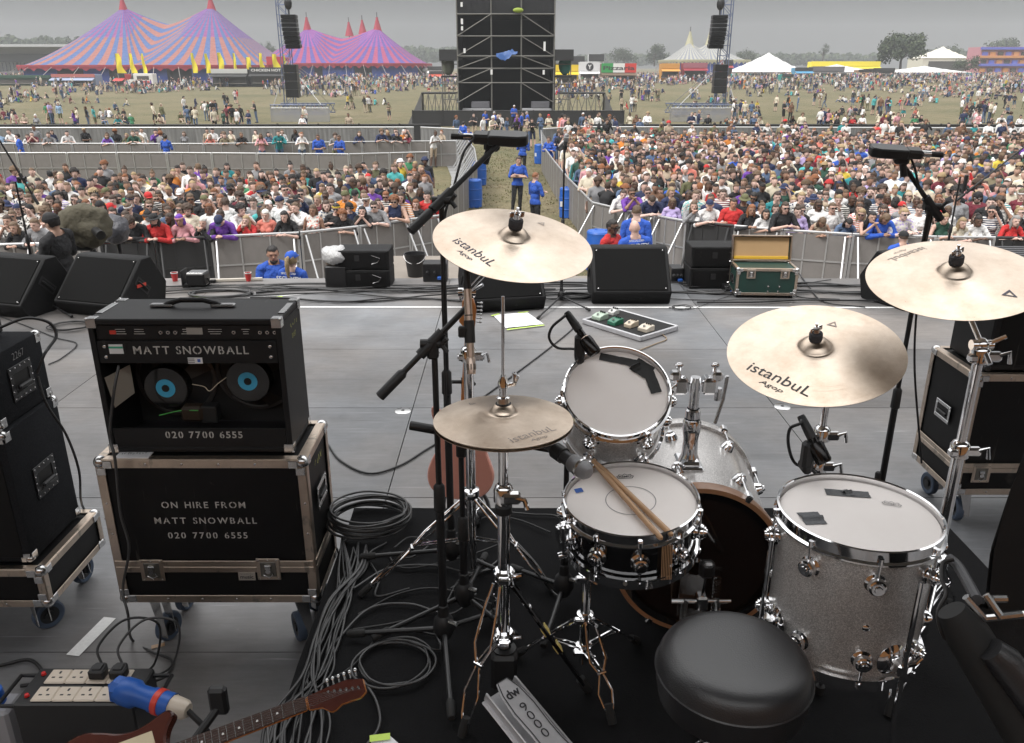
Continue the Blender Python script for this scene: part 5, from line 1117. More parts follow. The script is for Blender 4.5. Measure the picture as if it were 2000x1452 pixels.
# microphone stands on the stage front -----------------------------------------------------------------------
FS = 'microphone stands along the stage front'
def tri(x, y, r, a0=0): return [(x+r*cos(a0+k*2*pi/3), y+r*sin(a0+k*2*pi/3), .02) for k in range(3)]
p = at(1096, 592, z=0); mic_stand('straight black vocal microphone stand before the central monitor wedge', (p.x, p.y), 0, at(1103, 300, y=p.y).z, [at(1050, 622, z=.02), at(1152, 606, z=.02), (p.x+.05, p.y+.36, .02)], FS)
ball_mic('black vocal microphone on the straight stand against the aisle', at(1102, 300, y=7.9), at(1106, 268, y=7.86))
p = at(80, 596, z=0); mic_stand('black boom microphone stand beside the leftmost wedge', (p.x, p.y), 0, at(42, 355, y=p.y).z, [at(25, 615, z=.02), at(140, 618, z=.02), (p.x+.2, p.y+.3, .02)], FS, (at(75, 400, y=p.y), at(-5, 268, y=p.y)))
p = at(1912, 560, z=.2); mic_stand('black boom microphone stand before the crowd at far right', (p.x, 8.3), 0, at(1922, 345, y=8.3).z, tri(p.x, 8.3, .36), FS, (at(1868, 392, y=8.3), at(2000, 288, y=8.3)))
# cables ------------------------------------------------------------------------------------------------------
def cable(label, pts, r=.0045, m=cablem, group=None, k=8):
    g = G(); g.tube(spline(pts, k), r, m, 6); return tag(g.build('cable', ang=80), label, 'cable', group)
def onfloor(uv, z): return [at(u, v, z=z) for u, v in uv]
for j in range(22):
    y = R.uniform(7.75, 8.66) if j > 5 else R.uniform(8.2, 8.6); x0 = R.choice((-4.2, -2.6, -1.2, .2, 1.8)); x1 = x0+R.uniform(2, 6); x = x0; P = []
    while x < x1: P.append((x, y+R.uniform(-.09, .09), .008+R.random()*.02)); x += R.uniform(.25, .6)
    cable('black cable running along the stage front between the wedges', P, R.choice((.006, .008, .010, .013)), R.choice((cablem, cablem, cableg)), 'black cables along the stage front')
def coil(label, c, r, turns, m=cableg, squash=.9, lift=.01, rr=.0045, tail=None, jit=.02):
    P = []; N = int(turns*14)
    for k in range(N):
        a = 2*pi*k/14; q = r*(1+jit*sin(k*.37)*2+R.uniform(-jit, jit)); P.append((c[0]+q*cos(a)+.01*sin(k*.21), c[1]+q*squash*sin(a)+.01*cos(k*.17), c[2]+lift*k/14+R.uniform(0, .004)))
    if tail: P += tail
    return cable(label, P, rr, m, k=3)
p = at(722, 1012, z=RIS+.03); coil('thick coil of grey cable lying on the far left corner of the carpet', (p.x, p.y, RIS+.01), .155, 11, cableg, .85, .006, .0048, onfloor([(668, 1060), (690, 1130), (640, 1200), (610, 1280), (570, 1400), (520, 1470)], RIS+.008))
p = at(775, 1300, z=RIS); coil('loose coil of cable on the carpet beside the hi-hat footboard', (p.x, p.y, RIS+.006), .115, 3.3, cableg, .9, .003, .004, onfloor([(860, 1270), (845, 1225)], RIS+.01), .05)
p = at(440, 572, z=0); coil('loop of thick cable on the stage behind the amplifier', (p.x, p.y-.1, .01), .3, 2.2, cableg, .5, .008, .013)
p = at(140, 640, z=0); coil('loose coil of cable on the floor beside the bass cabinets', (p.x, p.y, .01), .16, 4, cablem, .8, .004, .005, None, .08)
p = at(1095, 590, z=0); coil('coil of black cable at the foot of the vocal stand', (p.x+.15, p.y+.1, .01), .16, 5, cablem, .6, .008, .006)
p = at(1335, 603, z=0); coil('thin tangled wire on the stage between pedal board and green case', (p.x, p.y, .006), .09, 3, cablem, .7, .002, .003, onfloor([(1390, 590), (1440, 572), (1455, 560)], .01), .2)
# the loom running down the riser's edge
ends = [(545, 1470), (562, 1470), (580, 1470), (525, 1470), (600, 1470), (616, 1470), (508, 1470), (634, 1470), (555, 1470), (590, 1470), (535, 1470), (570, 1470), (548, 1470), (604, 1470), (520, 1470), (625, 1470)]
for j, e in enumerate(ends):
    o = R.uniform(-1, 1); s0 = R.choice([(668, 1050), (672, 1062), (690, 1070), (700, 1060), (715, 1065)])
    mid = [(s0[0]+o*16, 1110), (668+o*24+R.uniform(-8, 8), 1170), (640+o*26+R.uniform(-8, 8), 1240), (602+o*22+j*2, 1320), (e[0]+14+o*12, 1400)]
    cable('grey cable in the loom along the carpet edge', [at(*s0, z=RIS+.012)]+[at(u, v, z=RIS+.008+.004*(j % 4)) for u, v in mid]+[at(*e, z=RIS+.008)], R.choice((.0036, .0045, .0045)), R.choice((cableg, cableg, cablem)), 'grey cables in the loom along the carpet edge')
# spread of cables between the stands
cs = [[(690, 1150), (760, 1110), (850, 1105), (930, 1120), (980, 1090)], [(700, 1200), (780, 1160), (860, 1150), (960, 1180)], [(650, 1260), (720, 1190), (800, 1180), (880, 1200), (930, 1160)], [(770, 1070), (800, 1050), (840, 1060), (800, 1090), (760, 1080), (790, 1110), (900, 1090), (985, 1060)], [(880, 1050), (950, 1010), (1010, 1015), (1075, 1040)], [(690, 1230), (780, 1215), (860, 1190), (900, 1130), (960, 1110)], [(1010, 1060), (1050, 1105), (1075, 1150), (1090, 1165)], [(880, 1150), (930, 1120), (1000, 1110), (1060, 1130)], [(755, 1060), (720, 1085), (740, 1130), (735, 1165), (800, 1150)], [(985, 1000), (1040, 1005), (1090, 1010), (1110, 1050)], [(640, 1330), (690, 1300), (760, 1230), (850, 1240)], [(710, 1330), (735, 1370), (740, 1420), (700, 1475)]]
for c in cs: cable('thin cable winding between the stand legs on the carpet', onfloor(c, RIS+.009), R.choice((.0036, .0045)), R.choice((cableg, cablem)), 'cables winding among the stand legs')
cable('thin black cable curving over the stage from amplifier to hi-hat', onfloor([(640, 868), (665, 900), (720, 925), (780, 910), (830, 880), (850, 868)], .008), .006)
cable('thin black cable over the stage from hi-hat towards the tom microphone', onfloor([(945, 775), (1000, 735), (1060, 690), (1110, 650), (1130, 630)], .008), .006)
cable('grey mains lead falling from amplifier down the flight case', [at(232, 715, y=2.66), at(222, 770, y=2.62), at(215, 850, y=2.6), at(225, 900, y=2.57), at(235, 1000, y=2.58), at(252, 1070, y=2.58), at(240, 1150, y=2.58), at(250, 1200, y=2.5), at(258, 1250, z=.01), at(300, 1275, z=.01), at(335, 1290, z=.01), at(325, 1320, z=.01), at(290, 1335, z=.05)], .0055, cableg)
cable('black lead falling down the side of the bass cabinets', [at(58, 735, y=2.95)+Vector((.03, 0, 0)), at(66, 790, y=2.93)+Vector((.05, 0, 0)), at(100, 850, y=2.95)+Vector((.06, 0, 0)), at(130, 920, y=2.95)+Vector((.05, 0, 0)), at(160, 985, y=3.15), at(185, 1020, z=.01), at(215, 1010, z=.01)], .005)
cable('black lead looping from the bass head over its cabinets', [at(0, 640, y=2.95), at(50, 622, y=3.0), at(95, 630, y=3.05), at(110, 655, y=3.05), at(95, 680, y=3.0), at(70, 695, y=2.97)+Vector((.03, 0, 0)), at(57, 730, y=2.95)+Vector((.03, 0, 0))], .006)
cable('tan guitar lead running from pedal board behind the rack tom', onfloor([(1285, 648), (1302, 662), (1280, 672), (1255, 682), (1235, 690)], .008), .005, mat('tan_cable', (.3, .22, .14), .5))
cable('black lead on the floor trailing from the bass stack', onfloor([(0, 618), (60, 640), (110, 660), (150, 672), (120, 700), (95, 712)], .008), .005)
for c, lb in (([(1550, 520), (1580, 560), (1610, 590), (1690, 600)], 'black cable arching from the green case to the right stage'), ([(1500, 545), (1540, 560), (1560, 580), (1640, 585)], 'short black cable beside the open green case'), ([(0, 1300), (60, 1290), (90, 1330), (40, 1340)], 'black cable loop behind the power box at the left')):
    cable(lb, onfloor(c, .012), .007)

# small things along the stage lip ------------------------------------------------------------------
def lipbox(lb, u, v, sz, nm='stage_box'):
    p = at(u, v, z=0); t = thing(nm, lb, 'connection box', (p.x, p.y+.1, 0)); g = G(); g.box((0, 0, sz[2]/2), sz, bmetal, .008); g.build('housing', t)
    g = G()
    for k in range(3): g.cyl((-sz[0]*.3+sz[0]*.3*k, -sz[1]/2, sz[2]*.55), (-sz[0]*.3+sz[0]*.3*k, -sz[1]/2-.05, sz[2]*.5), .016, bplastic, n=12)
    g.build('connector', t); g = G(); g.box((sz[0]*.2, -sz[1]/2-.03, sz[2]*.25), (.05, .05, .03), bluep, .006); g.build('blue_plug', t)
lipbox('black connection box with a blue plug right of the bucket', 850, 551, (.26, .2, .2)); lipbox('black connection box right of the central monitor wedge', 1322, 553, (.13, .2, .16)); lipbox('low black connection box left of the open green case', 1425, 572, (.1, .16, .06))
for u, v, lb in ((348, 546, 'red paper cup with white rim standing on the stage edge'), (489, 547, 'red paper cup on the stage edge left of the two guards')):
    p = at(u, v, z=0); t = thing('paper_cup', lb, 'cup', (p.x, 8.62, 0)); g = G(); g.lathe([(0, .002), (.026, .002), (.036, .095), (.033, .095), (.024, .008), (0, .008)], mat('cup_red', (.45, .03, .03), .5), 24); g.build('wall', t); g = G(); g.lathe([(.036, .086), (.038, .089), (.038, .097), (.034, .097)], white, 24); g.build('rim', t)
p = at(480, 545, z=0); t = thing('wooden_batten', 'pale batten lying along the stage edge beside the flood lamp', 'batten', (p.x-.1, 8.6, .02)); g = G(); g.box((0, 0, 0), (.62, .035, .03), mat('pale_batten', (.5, .46, .4), .7), .004, Matrix.Rotation(radians(8), 4, 'Z')); g.build('stick', t); g = G(); g.box((-.2, -.03, .0), (.06, .04, .034), bplastic, .004, Matrix.Rotation(radians(8), 4, 'Z')); g.build('tape_wrap', t)
p = at(1975, 505, z=.3); t = thing('equipment_case', 'grey ribbed equipment case at the stage front behind right crash cymbal', 'equipment case', (p.x+.1, 8.35, 0)); g = G(); g.box((0, 0, .19), (1.05, .6, .38), mat('case_grey', (.07, .07, .075), .5), .03); g.build('body', t)
g = G()
for k in range(5): g.box((0, -.2+.1*k, .385), (.95, .03, .016), MATS['case_grey'], .006)
g.build('lid_ribs', t); g = G(); g.tube([(-.2, -.31, .22), (-.18, -.34, .22), (.18, -.34, .22), (.2, -.31, .22)], .012, bplastic, 8); g.build('handle', t)
# ------------------------------------------------------------------ people
skin_m = mat('skin', rough=.55, objcol=True); hair_m = mat('hair', rough=.6, objcol=True, bump=(90, .01)); cloth_m = mat('cloth', rough=.85, objcol=True, bump=(9, .07)); shoe_m = mat('shoe_leather', (.02, .02, .022), .5)
eye_m = mat('eye_dark', (.03, .02, .02), .4); lip_m = mat('lips', (.32, .12, .10), .5); shade_m = mat('sunglass', (.01, .01, .012), .15)
stripe_m = mat('striped_cloth', rough=.85, objcol=True); print_m = mat('printed_cloth', rough=.85, objcol=True)
def _pat(m, kind):
    t, b = nodes(m); N = t.nodes.new; l = t.links.new; co = N('ShaderNodeTexCoord'); oi = N('ShaderNodeObjectInfo'); mx = N('ShaderNodeMix'); mx.data_type = 'RGBA'
    if kind == 0:
        w = N('ShaderNodeTexWave'); w.bands_direction = 'Z'; w.inputs['Scale'].default_value = 7; l(co.outputs['Object'], w.inputs['Vector']); f = w.outputs['Fac']; th = .5
    else:
        w = N('ShaderNodeTexVoronoi'); w.inputs['Scale'].default_value = 21; l(co.outputs['Object'], w.inputs['Vector']); f = w.outputs['Distance']; th = .42
    g = N('ShaderNodeMath'); g.operation = 'GREATER_THAN'; g.inputs[1].default_value = th; l(f, g.inputs[0])
    l(oi.outputs['Color'], mx.inputs['A']); mx.inputs['B'].default_value = (.62, .6, .56, 1); l(g.outputs[0], mx.inputs['Factor']); l(mx.outputs['Result'], b.inputs['Base Color'])
_pat(stripe_m, 0); _pat(print_m, 1)
def _capsule(bm, p, rp, q, rq):
    p, q = Vector(p), Vector(q)
    for c, r in ((p, rp), (q, rq)): bmesh.ops.create_icosphere(bm, subdivisions=2, radius=r, matrix=Matrix.Translation(c))
    d = q-p
    if d.length > 1e-4:
        bmesh.ops.create_cone(bm, cap_ends=True, segments=14, radius1=rp, radius2=rq, depth=d.length, matrix=Matrix.Translation((p+q)/2) @ d.to_track_quat('Z', 'Y').to_matrix().to_4x4())
def _ell(bm, c, r, M=None):
    T = Matrix.Translation(c) @ Matrix.Diagonal((*r, 1))
    bmesh.ops.create_icosphere(bm, subdivisions=3, radius=1, matrix=(M @ T) if M else T)
# each pose: forward lean (deg), head nod (deg), head turn, elbows and wrists (x, y, z for the person's left = +x), legs
POSES = {
 'stand': dict(lean=0, nod=4, el=[(.24, .02, 1.15), (-.24, .02, 1.15)], wr=[(.255, -.05, .90), (-.255, -.05, .90)]),
 'lean': dict(lean=17, nod=6, el=[(.30, -.26, 1.16), (-.30, -.26, 1.16)], wr=[(.10, -.43, 1.245), (-.08, -.46, 1.25)]),
 'lean_down': dict(lean=22, nod=48, el=[(.29, -.28, 1.16), (-.29, -.28, 1.16)], wr=[(.05, -.46, 1.23), (-.05, -.47, 1.24)]),
 'chin': dict(lean=18, nod=2, el=[(.21, -.38, 1.25), (-.21, -.38, 1.25)], wr=[(.04, -.40, 1.46), (-.04, -.41, 1.45)]),
 'crossed': dict(lean=0, nod=8, el=[(.27, -.05, 1.16), (-.27, -.05, 1.16)], wr=[(-.11, -.19, 1.22), (.11, -.21, 1.17)]),
 'raise': dict(lean=0, nod=-2, el=[(.30, -.12, 1.22), (-.24, .0, 1.15)], wr=[(.10, -.19, 1.60), (-.21, -.14, .93)]),
 'sit': dict(lean=14, nod=5, el=[(.24, -.16, 1.13), (-.24, -.16, 1.13)], wr=[(.10, -.36, 1.14), (-.06, -.38, 1.16)], sit=True),
 'hands': dict(lean=2, nod=14, el=[(.25, -.06, 1.15), (-.25, -.06, 1.15)], wr=[(.06, -.28, 1.18), (-.07, -.28, 1.16)]),
 'walk': dict(lean=5, nod=6, el=[(.25, .12, 1.17), (-.25, -.08, 1.16)], wr=[(.25, .10, .92), (-.24, -.20, .97)], walk=True),
}
SEGN = {}
def figure(pose, fem):
    P = POSES[pose]; bm = bmesh.new(); segs = []
    piv = Vector((0, 0, .98)); LM = Matrix.Translation(piv) @ Matrix.Rotation(radians(P['lean']), 4, 'X') @ Matrix.Translation(-piv)
    if P.get('sit'): drop = Vector((0, 0, -.80))
    else: drop = Vector((0, 0, 0))
    sw = .165 if fem else .188
    hc = LM @ Vector((0, -.02, 1.632)); neck0 = LM @ Vector((0, .005, 1.46)); 
    HM = Matrix.Translation(hc+Vector((0, 0, 0))) @ Matrix.Rotation(radians(P['nod']), 4, 'X')
    if P['nod'] > 30: HM = Matrix.Translation(Vector((0, -.09, -.045))) @ HM
    T = lambda v: LM @ Vector(v)
    # trunk
    if fem:
        for c, r in (((0, .01, .96), (.172, .122, .13)), ((0, 0, 1.10), (.125, .092, .15)), ((0, -.005, 1.29), (.145, .10, .165)), ((0, 0, 1.40), (.135, .075, .085))): _ell(bm, c, r, LM)
        for s_ in (-1, 1): _ell(bm, (s_*.065, -.085, 1.29), (.062, .055, .06), LM)
    else:
        for c, r in (((0, .01, .96), (.160, .115, .13)), ((0, 0, 1.10), (.142, .102, .16)), ((0, -.005, 1.30), (.170, .118, .17)), ((0, 0, 1.41), (.16, .085, .085))): _ell(bm, c, r, LM)
    segs += [(T((-.09, 0, .94)), T((.09, 0, .94)), 'pelvis'), (T((0, 0, 1.06)), T((0, 0, 1.42)), 'torso'), (T((-sw+.03, 0, 1.43)), T((sw-.03, 0, 1.43)), 'torso')]
    _capsule(bm, T((-sw+.01, 0, 1.43)), .058, T((sw-.01, 0, 1.43)), .058)
    _capsule(bm, neck0, .066, HM @ Vector((0, .02, -.05)), .055 if not fem else .05)
    for s_ in (-1, 1): _capsule(bm, T((s_*.035, .012, 1.50)), .045, T((s_*.13, .008, 1.452)), .048)
    segs.append((neck0+Vector((0, 0, .035)), HM @ Vector((0, .02, -.07)), 'neck'))
    # head
    _ell(bm, (0, .005, .012), (.075, .095, .105), HM); _ell(bm, (0, -.02, -.055), (.056, .066, .062), HM); _ell(bm, (0, -.06, -.095), (.024, .022, .018), HM); _ell(bm, (0, -.098, -.02), (.013, .018, .024), HM); _ell(bm, (0, -.075, .035), (.05, .02, .016), HM)
    for s_ in (-1, 1): _ell(bm, (s_*.077, .01, -.01), (.012, .02, .03), HM)
    segs.append((HM @ Vector((0, 0, -.06)), HM @ Vector((0, 0, .05)), 'head'))
    # arms
    hands = []
    for k, s_ in ((0, 1), (1, -1)):
        sh = T((s_*(sw), 0, 1.425)); e = Vector(P['el'][k]); w = Vector(P['wr'][k])
        a = .040 if fem else .048
        _capsule(bm, sh, a+.006, e, a-.008); _capsule(bm, e, a-.006, w, .026 if fem else .03)
        m_ = e.lerp(w, .25); _ell(bm, m_, (a, a, a))
        segs += [(sh, e, 'uarm'), (e, w, 'farm')]
        d = (w-e).normalized(); hp = w+d*.055; _capsule(bm, w+d*.01, .027, hp, .034); segs.append((w+d*.03, w+d*.16, 'hand')); hands.append((w, d, s_))
    # legs
    for s_ in (-1, 1):
        hip = Vector((s_*.09, 0, .93)); 
        if P.get('sit'): kn = Vector((s_*.13, -.40, 1.13)); an = Vector((s_*.11, -.55, .85)); 
        elif P.get('walk'): kn = Vector((s_*.095, -.16 if s_ > 0 else .02, .52)); an = Vector((s_*.09, -.14 if s_ > 0 else .32, .09 if s_ > 0 else .15))
        else: kn = Vector((s_*.105, -.01, .50)); an = Vector((s_*.12, .03, .08))
        t = .088 if not fem else .09
        _capsule(bm, hip, t, kn, .056); _capsule(bm, kn, .054, an, .038); _ell(bm, kn.lerp(an, .3)+Vector((0, .018, 0)), (.052, .055, .1))
        fd = Vector((0, -1, -.02)).normalized(); _capsule(bm, an+Vector((0, .02, -.03)), .042, an+fd*.16+Vector((0, 0, -.045)), .033)
        segs += [(hip, kn, 'thigh'), (kn, an, 'shin'), (an+Vector((0, .02, -.045)), an+fd*.17+Vector((0, 0, -.045)), 'foot')]
    me = bpy.data.meshes.new('fig'); bm.to_mesh(me); bm.free(); ob = bpy.data.objects.new('fig', me); C.objects.link(ob)
    m = ob.modifiers.new('r', 'REMESH'); m.mode = 'VOXEL'; m.voxel_size = .0115; m = ob.modifiers.new('s', 'SMOOTH'); m.iterations = 4; m.factor = .5
    dg = bpy.context.evaluated_depsgraph_get(); body = bpy.data.meshes.new_from_object(ob.evaluated_get(dg))
    m2 = ob.modifiers.new('d', 'DECIMATE'); m2.ratio = .05; dg = bpy.context.evaluated_depsgraph_get(); low = bpy.data.meshes.new_from_object(ob.evaluated_get(dg))
    bpy.data.objects.remove(ob); bpy.data.meshes.remove(me)
    import numpy as np
    A = np.array([s[0] for s in segs]); B = np.array([s[1] for s in segs]); names = [s[2] for s in segs]
    def classify(mesh):
        n = len(mesh.polygons); ce = np.empty(n*3, 'f'); mesh.polygons.foreach_get('center', ce); ce = ce.reshape(-1, 3)
        best = np.full(n, 9.); idx = np.zeros(n, int)
        rad = {'torso': .1, 'pelvis': .11, 'head': .08, 'thigh': .07, 'neck': .045, 'uarm': .042, 'farm': .032, 'hand': .03, 'shin': .045, 'foot': .035}
        for i, (a, b) in enumerate(zip(A, B)):
            d = b-a; t = np.clip(((ce-a) @ d)/max(1e-9, d @ d), 0, 1); r = np.linalg.norm(ce-(a+t[:, None]*d), axis=1)-rad[names[i]]
            k = r < best; best[k] = r[k]; idx[k] = i
        return ce, np.array([names[i] for i in idx])
    ce, reg = classify(body)
    hi = np.array(HM.inverted()); hl = np.c_[ce, np.ones(len(ce))] @ hi.T
    mi = np.zeros(len(ce), 'i')
    for s_ in (-1, 1): mi[(reg == 'head') & (abs(hl[:, 0]-s_*.032) < .016) & (abs(hl[:, 2]-.008) < .0075) & (hl[:, 1] < -.05)] = 1
    mi[(reg == 'head') & (abs(hl[:, 0]) < .026) & (abs(hl[:, 2]+.06) < .007) & (hl[:, 1] < -.05)] = 2
    for m_ in (skin_m, eye_m, lip_m): body.materials.append(m_)
    body.polygons.foreach_set('material_index', mi)
    # separate fingers rooted in the palms
    bm = bmesh.new(); bm.from_mesh(body)
    for w, d, s_ in hands:
        up = Vector((0, 0, 1)); sd = d.cross(up)
        if sd.length < .3: sd = d.cross(Vector((0, 1, 0)))
        sd.normalize(); nn = sd.cross(d).normalized()
        if nn.z > 0: nn = -nn
        for k in range(5):
            if k < 4:
                o = (k-1.5)*.019; L_ = (.062, .075, .07, .055)[k]; p0 = w+d*.07+sd*o; p1 = p0+d*L_*.5+nn*.006; p2 = p1+d*L_*.35+nn*.022
            else: p0 = w+d*.03+sd*(-.025); p1 = p0+d*.035-sd*.022+nn*.01; p2 = p1+d*.03-sd*.004+nn*.012
            g = G(); g.bm.free(); g.bm = bm; g.mats = [skin_m]; g.tube([p0, p1, p2, p2+(p2-p1).normalized()*.006], .009, skin_m, 6, radii=[.0105, .0098, .0085, .004])
    bmesh.ops.recalc_face_normals(bm, faces=bm.faces); 
    if drop.length: bmesh.ops.translate(bm, verts=bm.verts, vec=drop)
    b2 = bpy.data.meshes.new('person_body'); bm.to_mesh(b2); bm.free()
    for m_ in (skin_m, eye_m, lip_m): b2.materials.append(m_)
    b2.polygons.foreach_set('use_smooth', [True]*len(b2.polygons))
    def garment(keep, off, name, extra=None, flare=0):
        bm = bmesh.new(); bm.from_mesh(body); bm.faces.ensure_lookup_table()
        dele = [f for i, f in enumerate(bm.faces) if not keep[i]]; bmesh.ops.delete(bm, geom=dele, context='FACES'); bm.normal_update()
        for v in bm.verts: v.co += v.normal*(off+.006*noise.noise(v.co*13)+.004*noise.noise(v.co*31))
        bmesh.ops.smooth_vert(bm, verts=bm.verts, factor=.5, use_axis_x=True, use_axis_y=True, use_axis_z=True)
        if drop.length: bmesh.ops.translate(bm, verts=bm.verts, vec=drop)
        me = bpy.data.meshes.new(name); 
        for f in bm.faces: f.material_index = 0; f.smooth = True
        bm.to_mesh(me); bm.free(); me.materials.clear(); me.materials.append(cloth_m); return me
    isin = lambda *r: np.isin(reg, r)
    z = ce[:, 2]; sh = reg == 'uarm'
    tt = isin('torso') | isin('uarm') | (isin('pelvis') & (z > .90)); tt &= ~(isin('torso') & (z > LM.to_translation().z*0+1.475+(0 if P['lean'] == 0 else -.0)) & (abs(ce[:, 0]) < .07))
    D = {'body': b2, 'HM': Matrix.Translation(drop) @ HM, 'low': low, 'classify': classify, 'drop': drop}
    D['tshirt'] = garment(tt, .013, 'top'); D['long'] = garment(tt | isin('farm'), .016, 'top')
    D['vest'] = garment(isin('torso') & ~sh & (abs(ce[:, 0]) < .14) | (isin('pelvis') & (z > .93)), .010, 'top')
    D['trousers'] = garment(isin('pelvis', 'thigh', 'shin'), .011, 'trousers'); D['shorts'] = garment(isin('pelvis') | (isin('thigh')), .014, 'shorts')
    f = garment(isin('foot'), .008, 'shoes'); f.materials.clear(); f.materials.append(shoe_m); D['shoes'] = f
    lc, lr = classify(low); D['lreg'] = lr; 
    bpy.data.meshes.remove(body); return D
FIG = {}
for pz, sexes in (('stand', (0, 1)), ('lean', (0, 1)), ('lean_down', (0, 1)), ('chin', (0, 1)), ('crossed', (0, 1)), ('raise', (0, 1)), ('sit', (0, 1)), ('hands', (0, 1)), ('walk', (0, 1))):
    for s_ in sexes: FIG[pz, s_] = figure(pz, s_)
def hair_mesh(kind):
    g = G(); bm = g.bm; m = hair_m
    if kind in ('short', 'long', 'bun', 'bob', 'ponytail', 'crop'):
        r = {'crop': (.080, .099, .110)}.get(kind, (.086, .106, .118)); q = bmesh.ops.create_icosphere(bm, subdivisions=4, radius=1, matrix=Matrix.Translation((0, .008, .016)) @ Matrix.Diagonal((*r, 1)))
        kill = [v for v in bm.verts if (v.co.y < -.02 and v.co.z < .062) or v.co.z < (-.055 if kind != 'crop' else -.02) or (v.co.y < .02 and v.co.z < (.0 if kind in ('short', 'crop') else -.2))]
        bmesh.ops.delete(bm, geom=kill, context='VERTS')
        for v in bm.verts: v.co += v.co.normalized()*(noise.noise(v.co*28)*.010+noise.noise(v.co*70)*.004)
        if kind in ('long', 'bob'):
            zz = -.17 if kind == 'long' else -.07
            for s_ in (-1, 0, 1):
                L_ = -zz if s_ else -zz+.02
                q = bmesh.ops.create_icosphere(bm, subdivisions=3, radius=1, matrix=Matrix.Translation((s_*.068, .035 if s_ else .068, zz*.62)) @ Matrix.Diagonal((.036 if s_ else .075, .05 if s_ else .04, L_*.85+.03, 1)))
                for v in q['verts']: v.co += Vector((noise.noise(v.co*26)*.012, noise.noise(v.co*26+Vector((5, 0, 0)))*.012, 0))
        if kind == 'bun': g.ball((0, .06, .125), (.045, .045, .04), m, 12)
        if kind == 'ponytail': g.tube([(0, .09, .06), (0, .15, .04), (0, .16, -.06), (0, .14, -.2), (0, .14, -.26)], .03, m, 8, radii=[.02, .032, .034, .024, .006])
    elif kind == 'curly':
        q = bmesh.ops.create_icosphere(bm, subdivisions=4, radius=1, matrix=Matrix.Translation((0, .02, .045)) @ Matrix.Diagonal((.118, .125, .115, 1)))
        bmesh.ops.delete(bm, geom=[v for v in bm.verts if v.co.y < -.035 and v.co.z < .06], context='VERTS')
        for v in bm.verts: v.co += v.co.normalized()*(noise.noise(v.co*38)*.028)
    for f in bm.faces: f.material_index = g.mi(m)
    me = bpy.data.meshes.new('hair'); bm.to_mesh(me); bm.free(); me.materials.append(hair_m); me.polygons.foreach_set('use_smooth', [True]*len(me.polygons)); return me
HAIR = {k: hair_mesh(k) for k in ('short', 'long', 'bun', 'bob', 'ponytail', 'crop', 'curly')}
def hat_mesh(kind):
    g = G(); m = mat('hat_cloth', rough=.85, objcol=True)
    T = Matrix.Translation((0, .005, .05))
    dome = lambda rx, ry, h, z0=0.: [(cos(a)*1, sin(a)) for a in [pi/2*k/6 for k in range(7)]]
    S_ = T @ Matrix.Diagonal((.088, .108, .085, 1))
    g.lathe([(1, -.1)]+dome(0, 0, 0)[:-1]+[(0, 1)], m, 24, S_)
    if kind == 'cap': 
        pts = [(.078*sin(a), -.07-.085*cos(a), .05) for a in [-1.25+2.5*k/10 for k in range(11)]]; g.poly(pts, m); g.poly([(x, y, z-.006) for x, y, z in pts][::-1], m)
    if kind == 'bucket': g.lathe([(1, 0.0), (1.5, -.35), (1.5, -.42), (1, -.1)], m, 24, S_)
    if kind == 'brim': g.lathe([(1, 0.0), (1.75, -.1), (1.75, -.16), (1, -.1)], m, 24, S_)
    if kind == 'beanie': g.lathe([(1, -.25), (1.07, -.2), (1.07, .15), (1, .2)], m, 24, S_)
    if kind == 'band': g.bm.clear(); g.lathe([(1.0, -.1), (1.05, -.05), (1.05, .2), (1, .25)], m, 24, S_)
    bmesh.ops.recalc_face_normals(g.bm, faces=g.bm.faces); me = bpy.data.meshes.new(kind); g.bm.to_mesh(me); g.bm.free(); me.materials.append(m); me.polygons.foreach_set('use_smooth', [True]*len(me.polygons)); me.set_sharp_from_angle(angle=radians(40)); return me
HATS = {k: hat_mesh(k) for k in ('cap', 'bucket', 'brim', 'beanie', 'band')}
g = G()
for s_ in (-1, 1): g.box((s_*.034, -.098, .008), (.05, .012, .034), shade_m, .005); g.box((s_*.073, -.045, .012), (.004, .11, .008), shade_m)
g.box((0, -.1, .014), (.03, .008, .008), shade_m); o_ = g.build('tmp'); SHADES = o_.data; bpy.data.objects.remove(o_)
g = G(); g.ball((0, -.034, -.092), (.056, .06, .036), hair_m, 18); o_ = g.build('tmp'); BEARD = o_.data; bpy.data.objects.remove(o_)
COLS = {'white': (.70, .69, .68), 'black': (.014, .014, .016), 'grey': (.27, .27, .28), 'navy': (.02, .03, .085), 'red': (.52, .025, .025), 'burgundy': (.16, .02, .035), 'pink': (.68, .33, .36), 'purple': (.16, .05, .36), 'royal blue': (.025, .10, .50), 'light blue': (.30, .44, .62), 'green': (.04, .20, .09), 'olive': (.13, .13, .06), 'yellow': (.70, .52, .06), 'orange': (.64, .22, .03), 'brown': (.16, .08, .045), 'beige': (.48, .38, .28), 'teal': (.02, .24, .26), 'cream': (.62, .56, .44), 'denim': (.09, .14, .24), 'dark green': (.02, .075, .05), 'lilac': (.45, .36, .62), 'khaki': (.25, .21, .13), 'turquoise': (.08, .45, .45), 'coral': (.65, .20, .15)}
COLS = {k: tuple(x*(.98 if k in ('white', 'cream') else .84) for x in c) for k, c in COLS.items()}
HCOL = {'blond': (.30, .215, .115), 'brown': (.05, .029, .018), 'dark': (.012, .009, .008), 'ginger': (.19, .07, .025), 'light brown': (.11, .068, .038), 'white': (.62, .60, .56), 'purple': (.13, .03, .34), 'teal': (.03, .26, .3), 'pink': (.6, .2, .3), 'grey': (.24, .23, .22)}
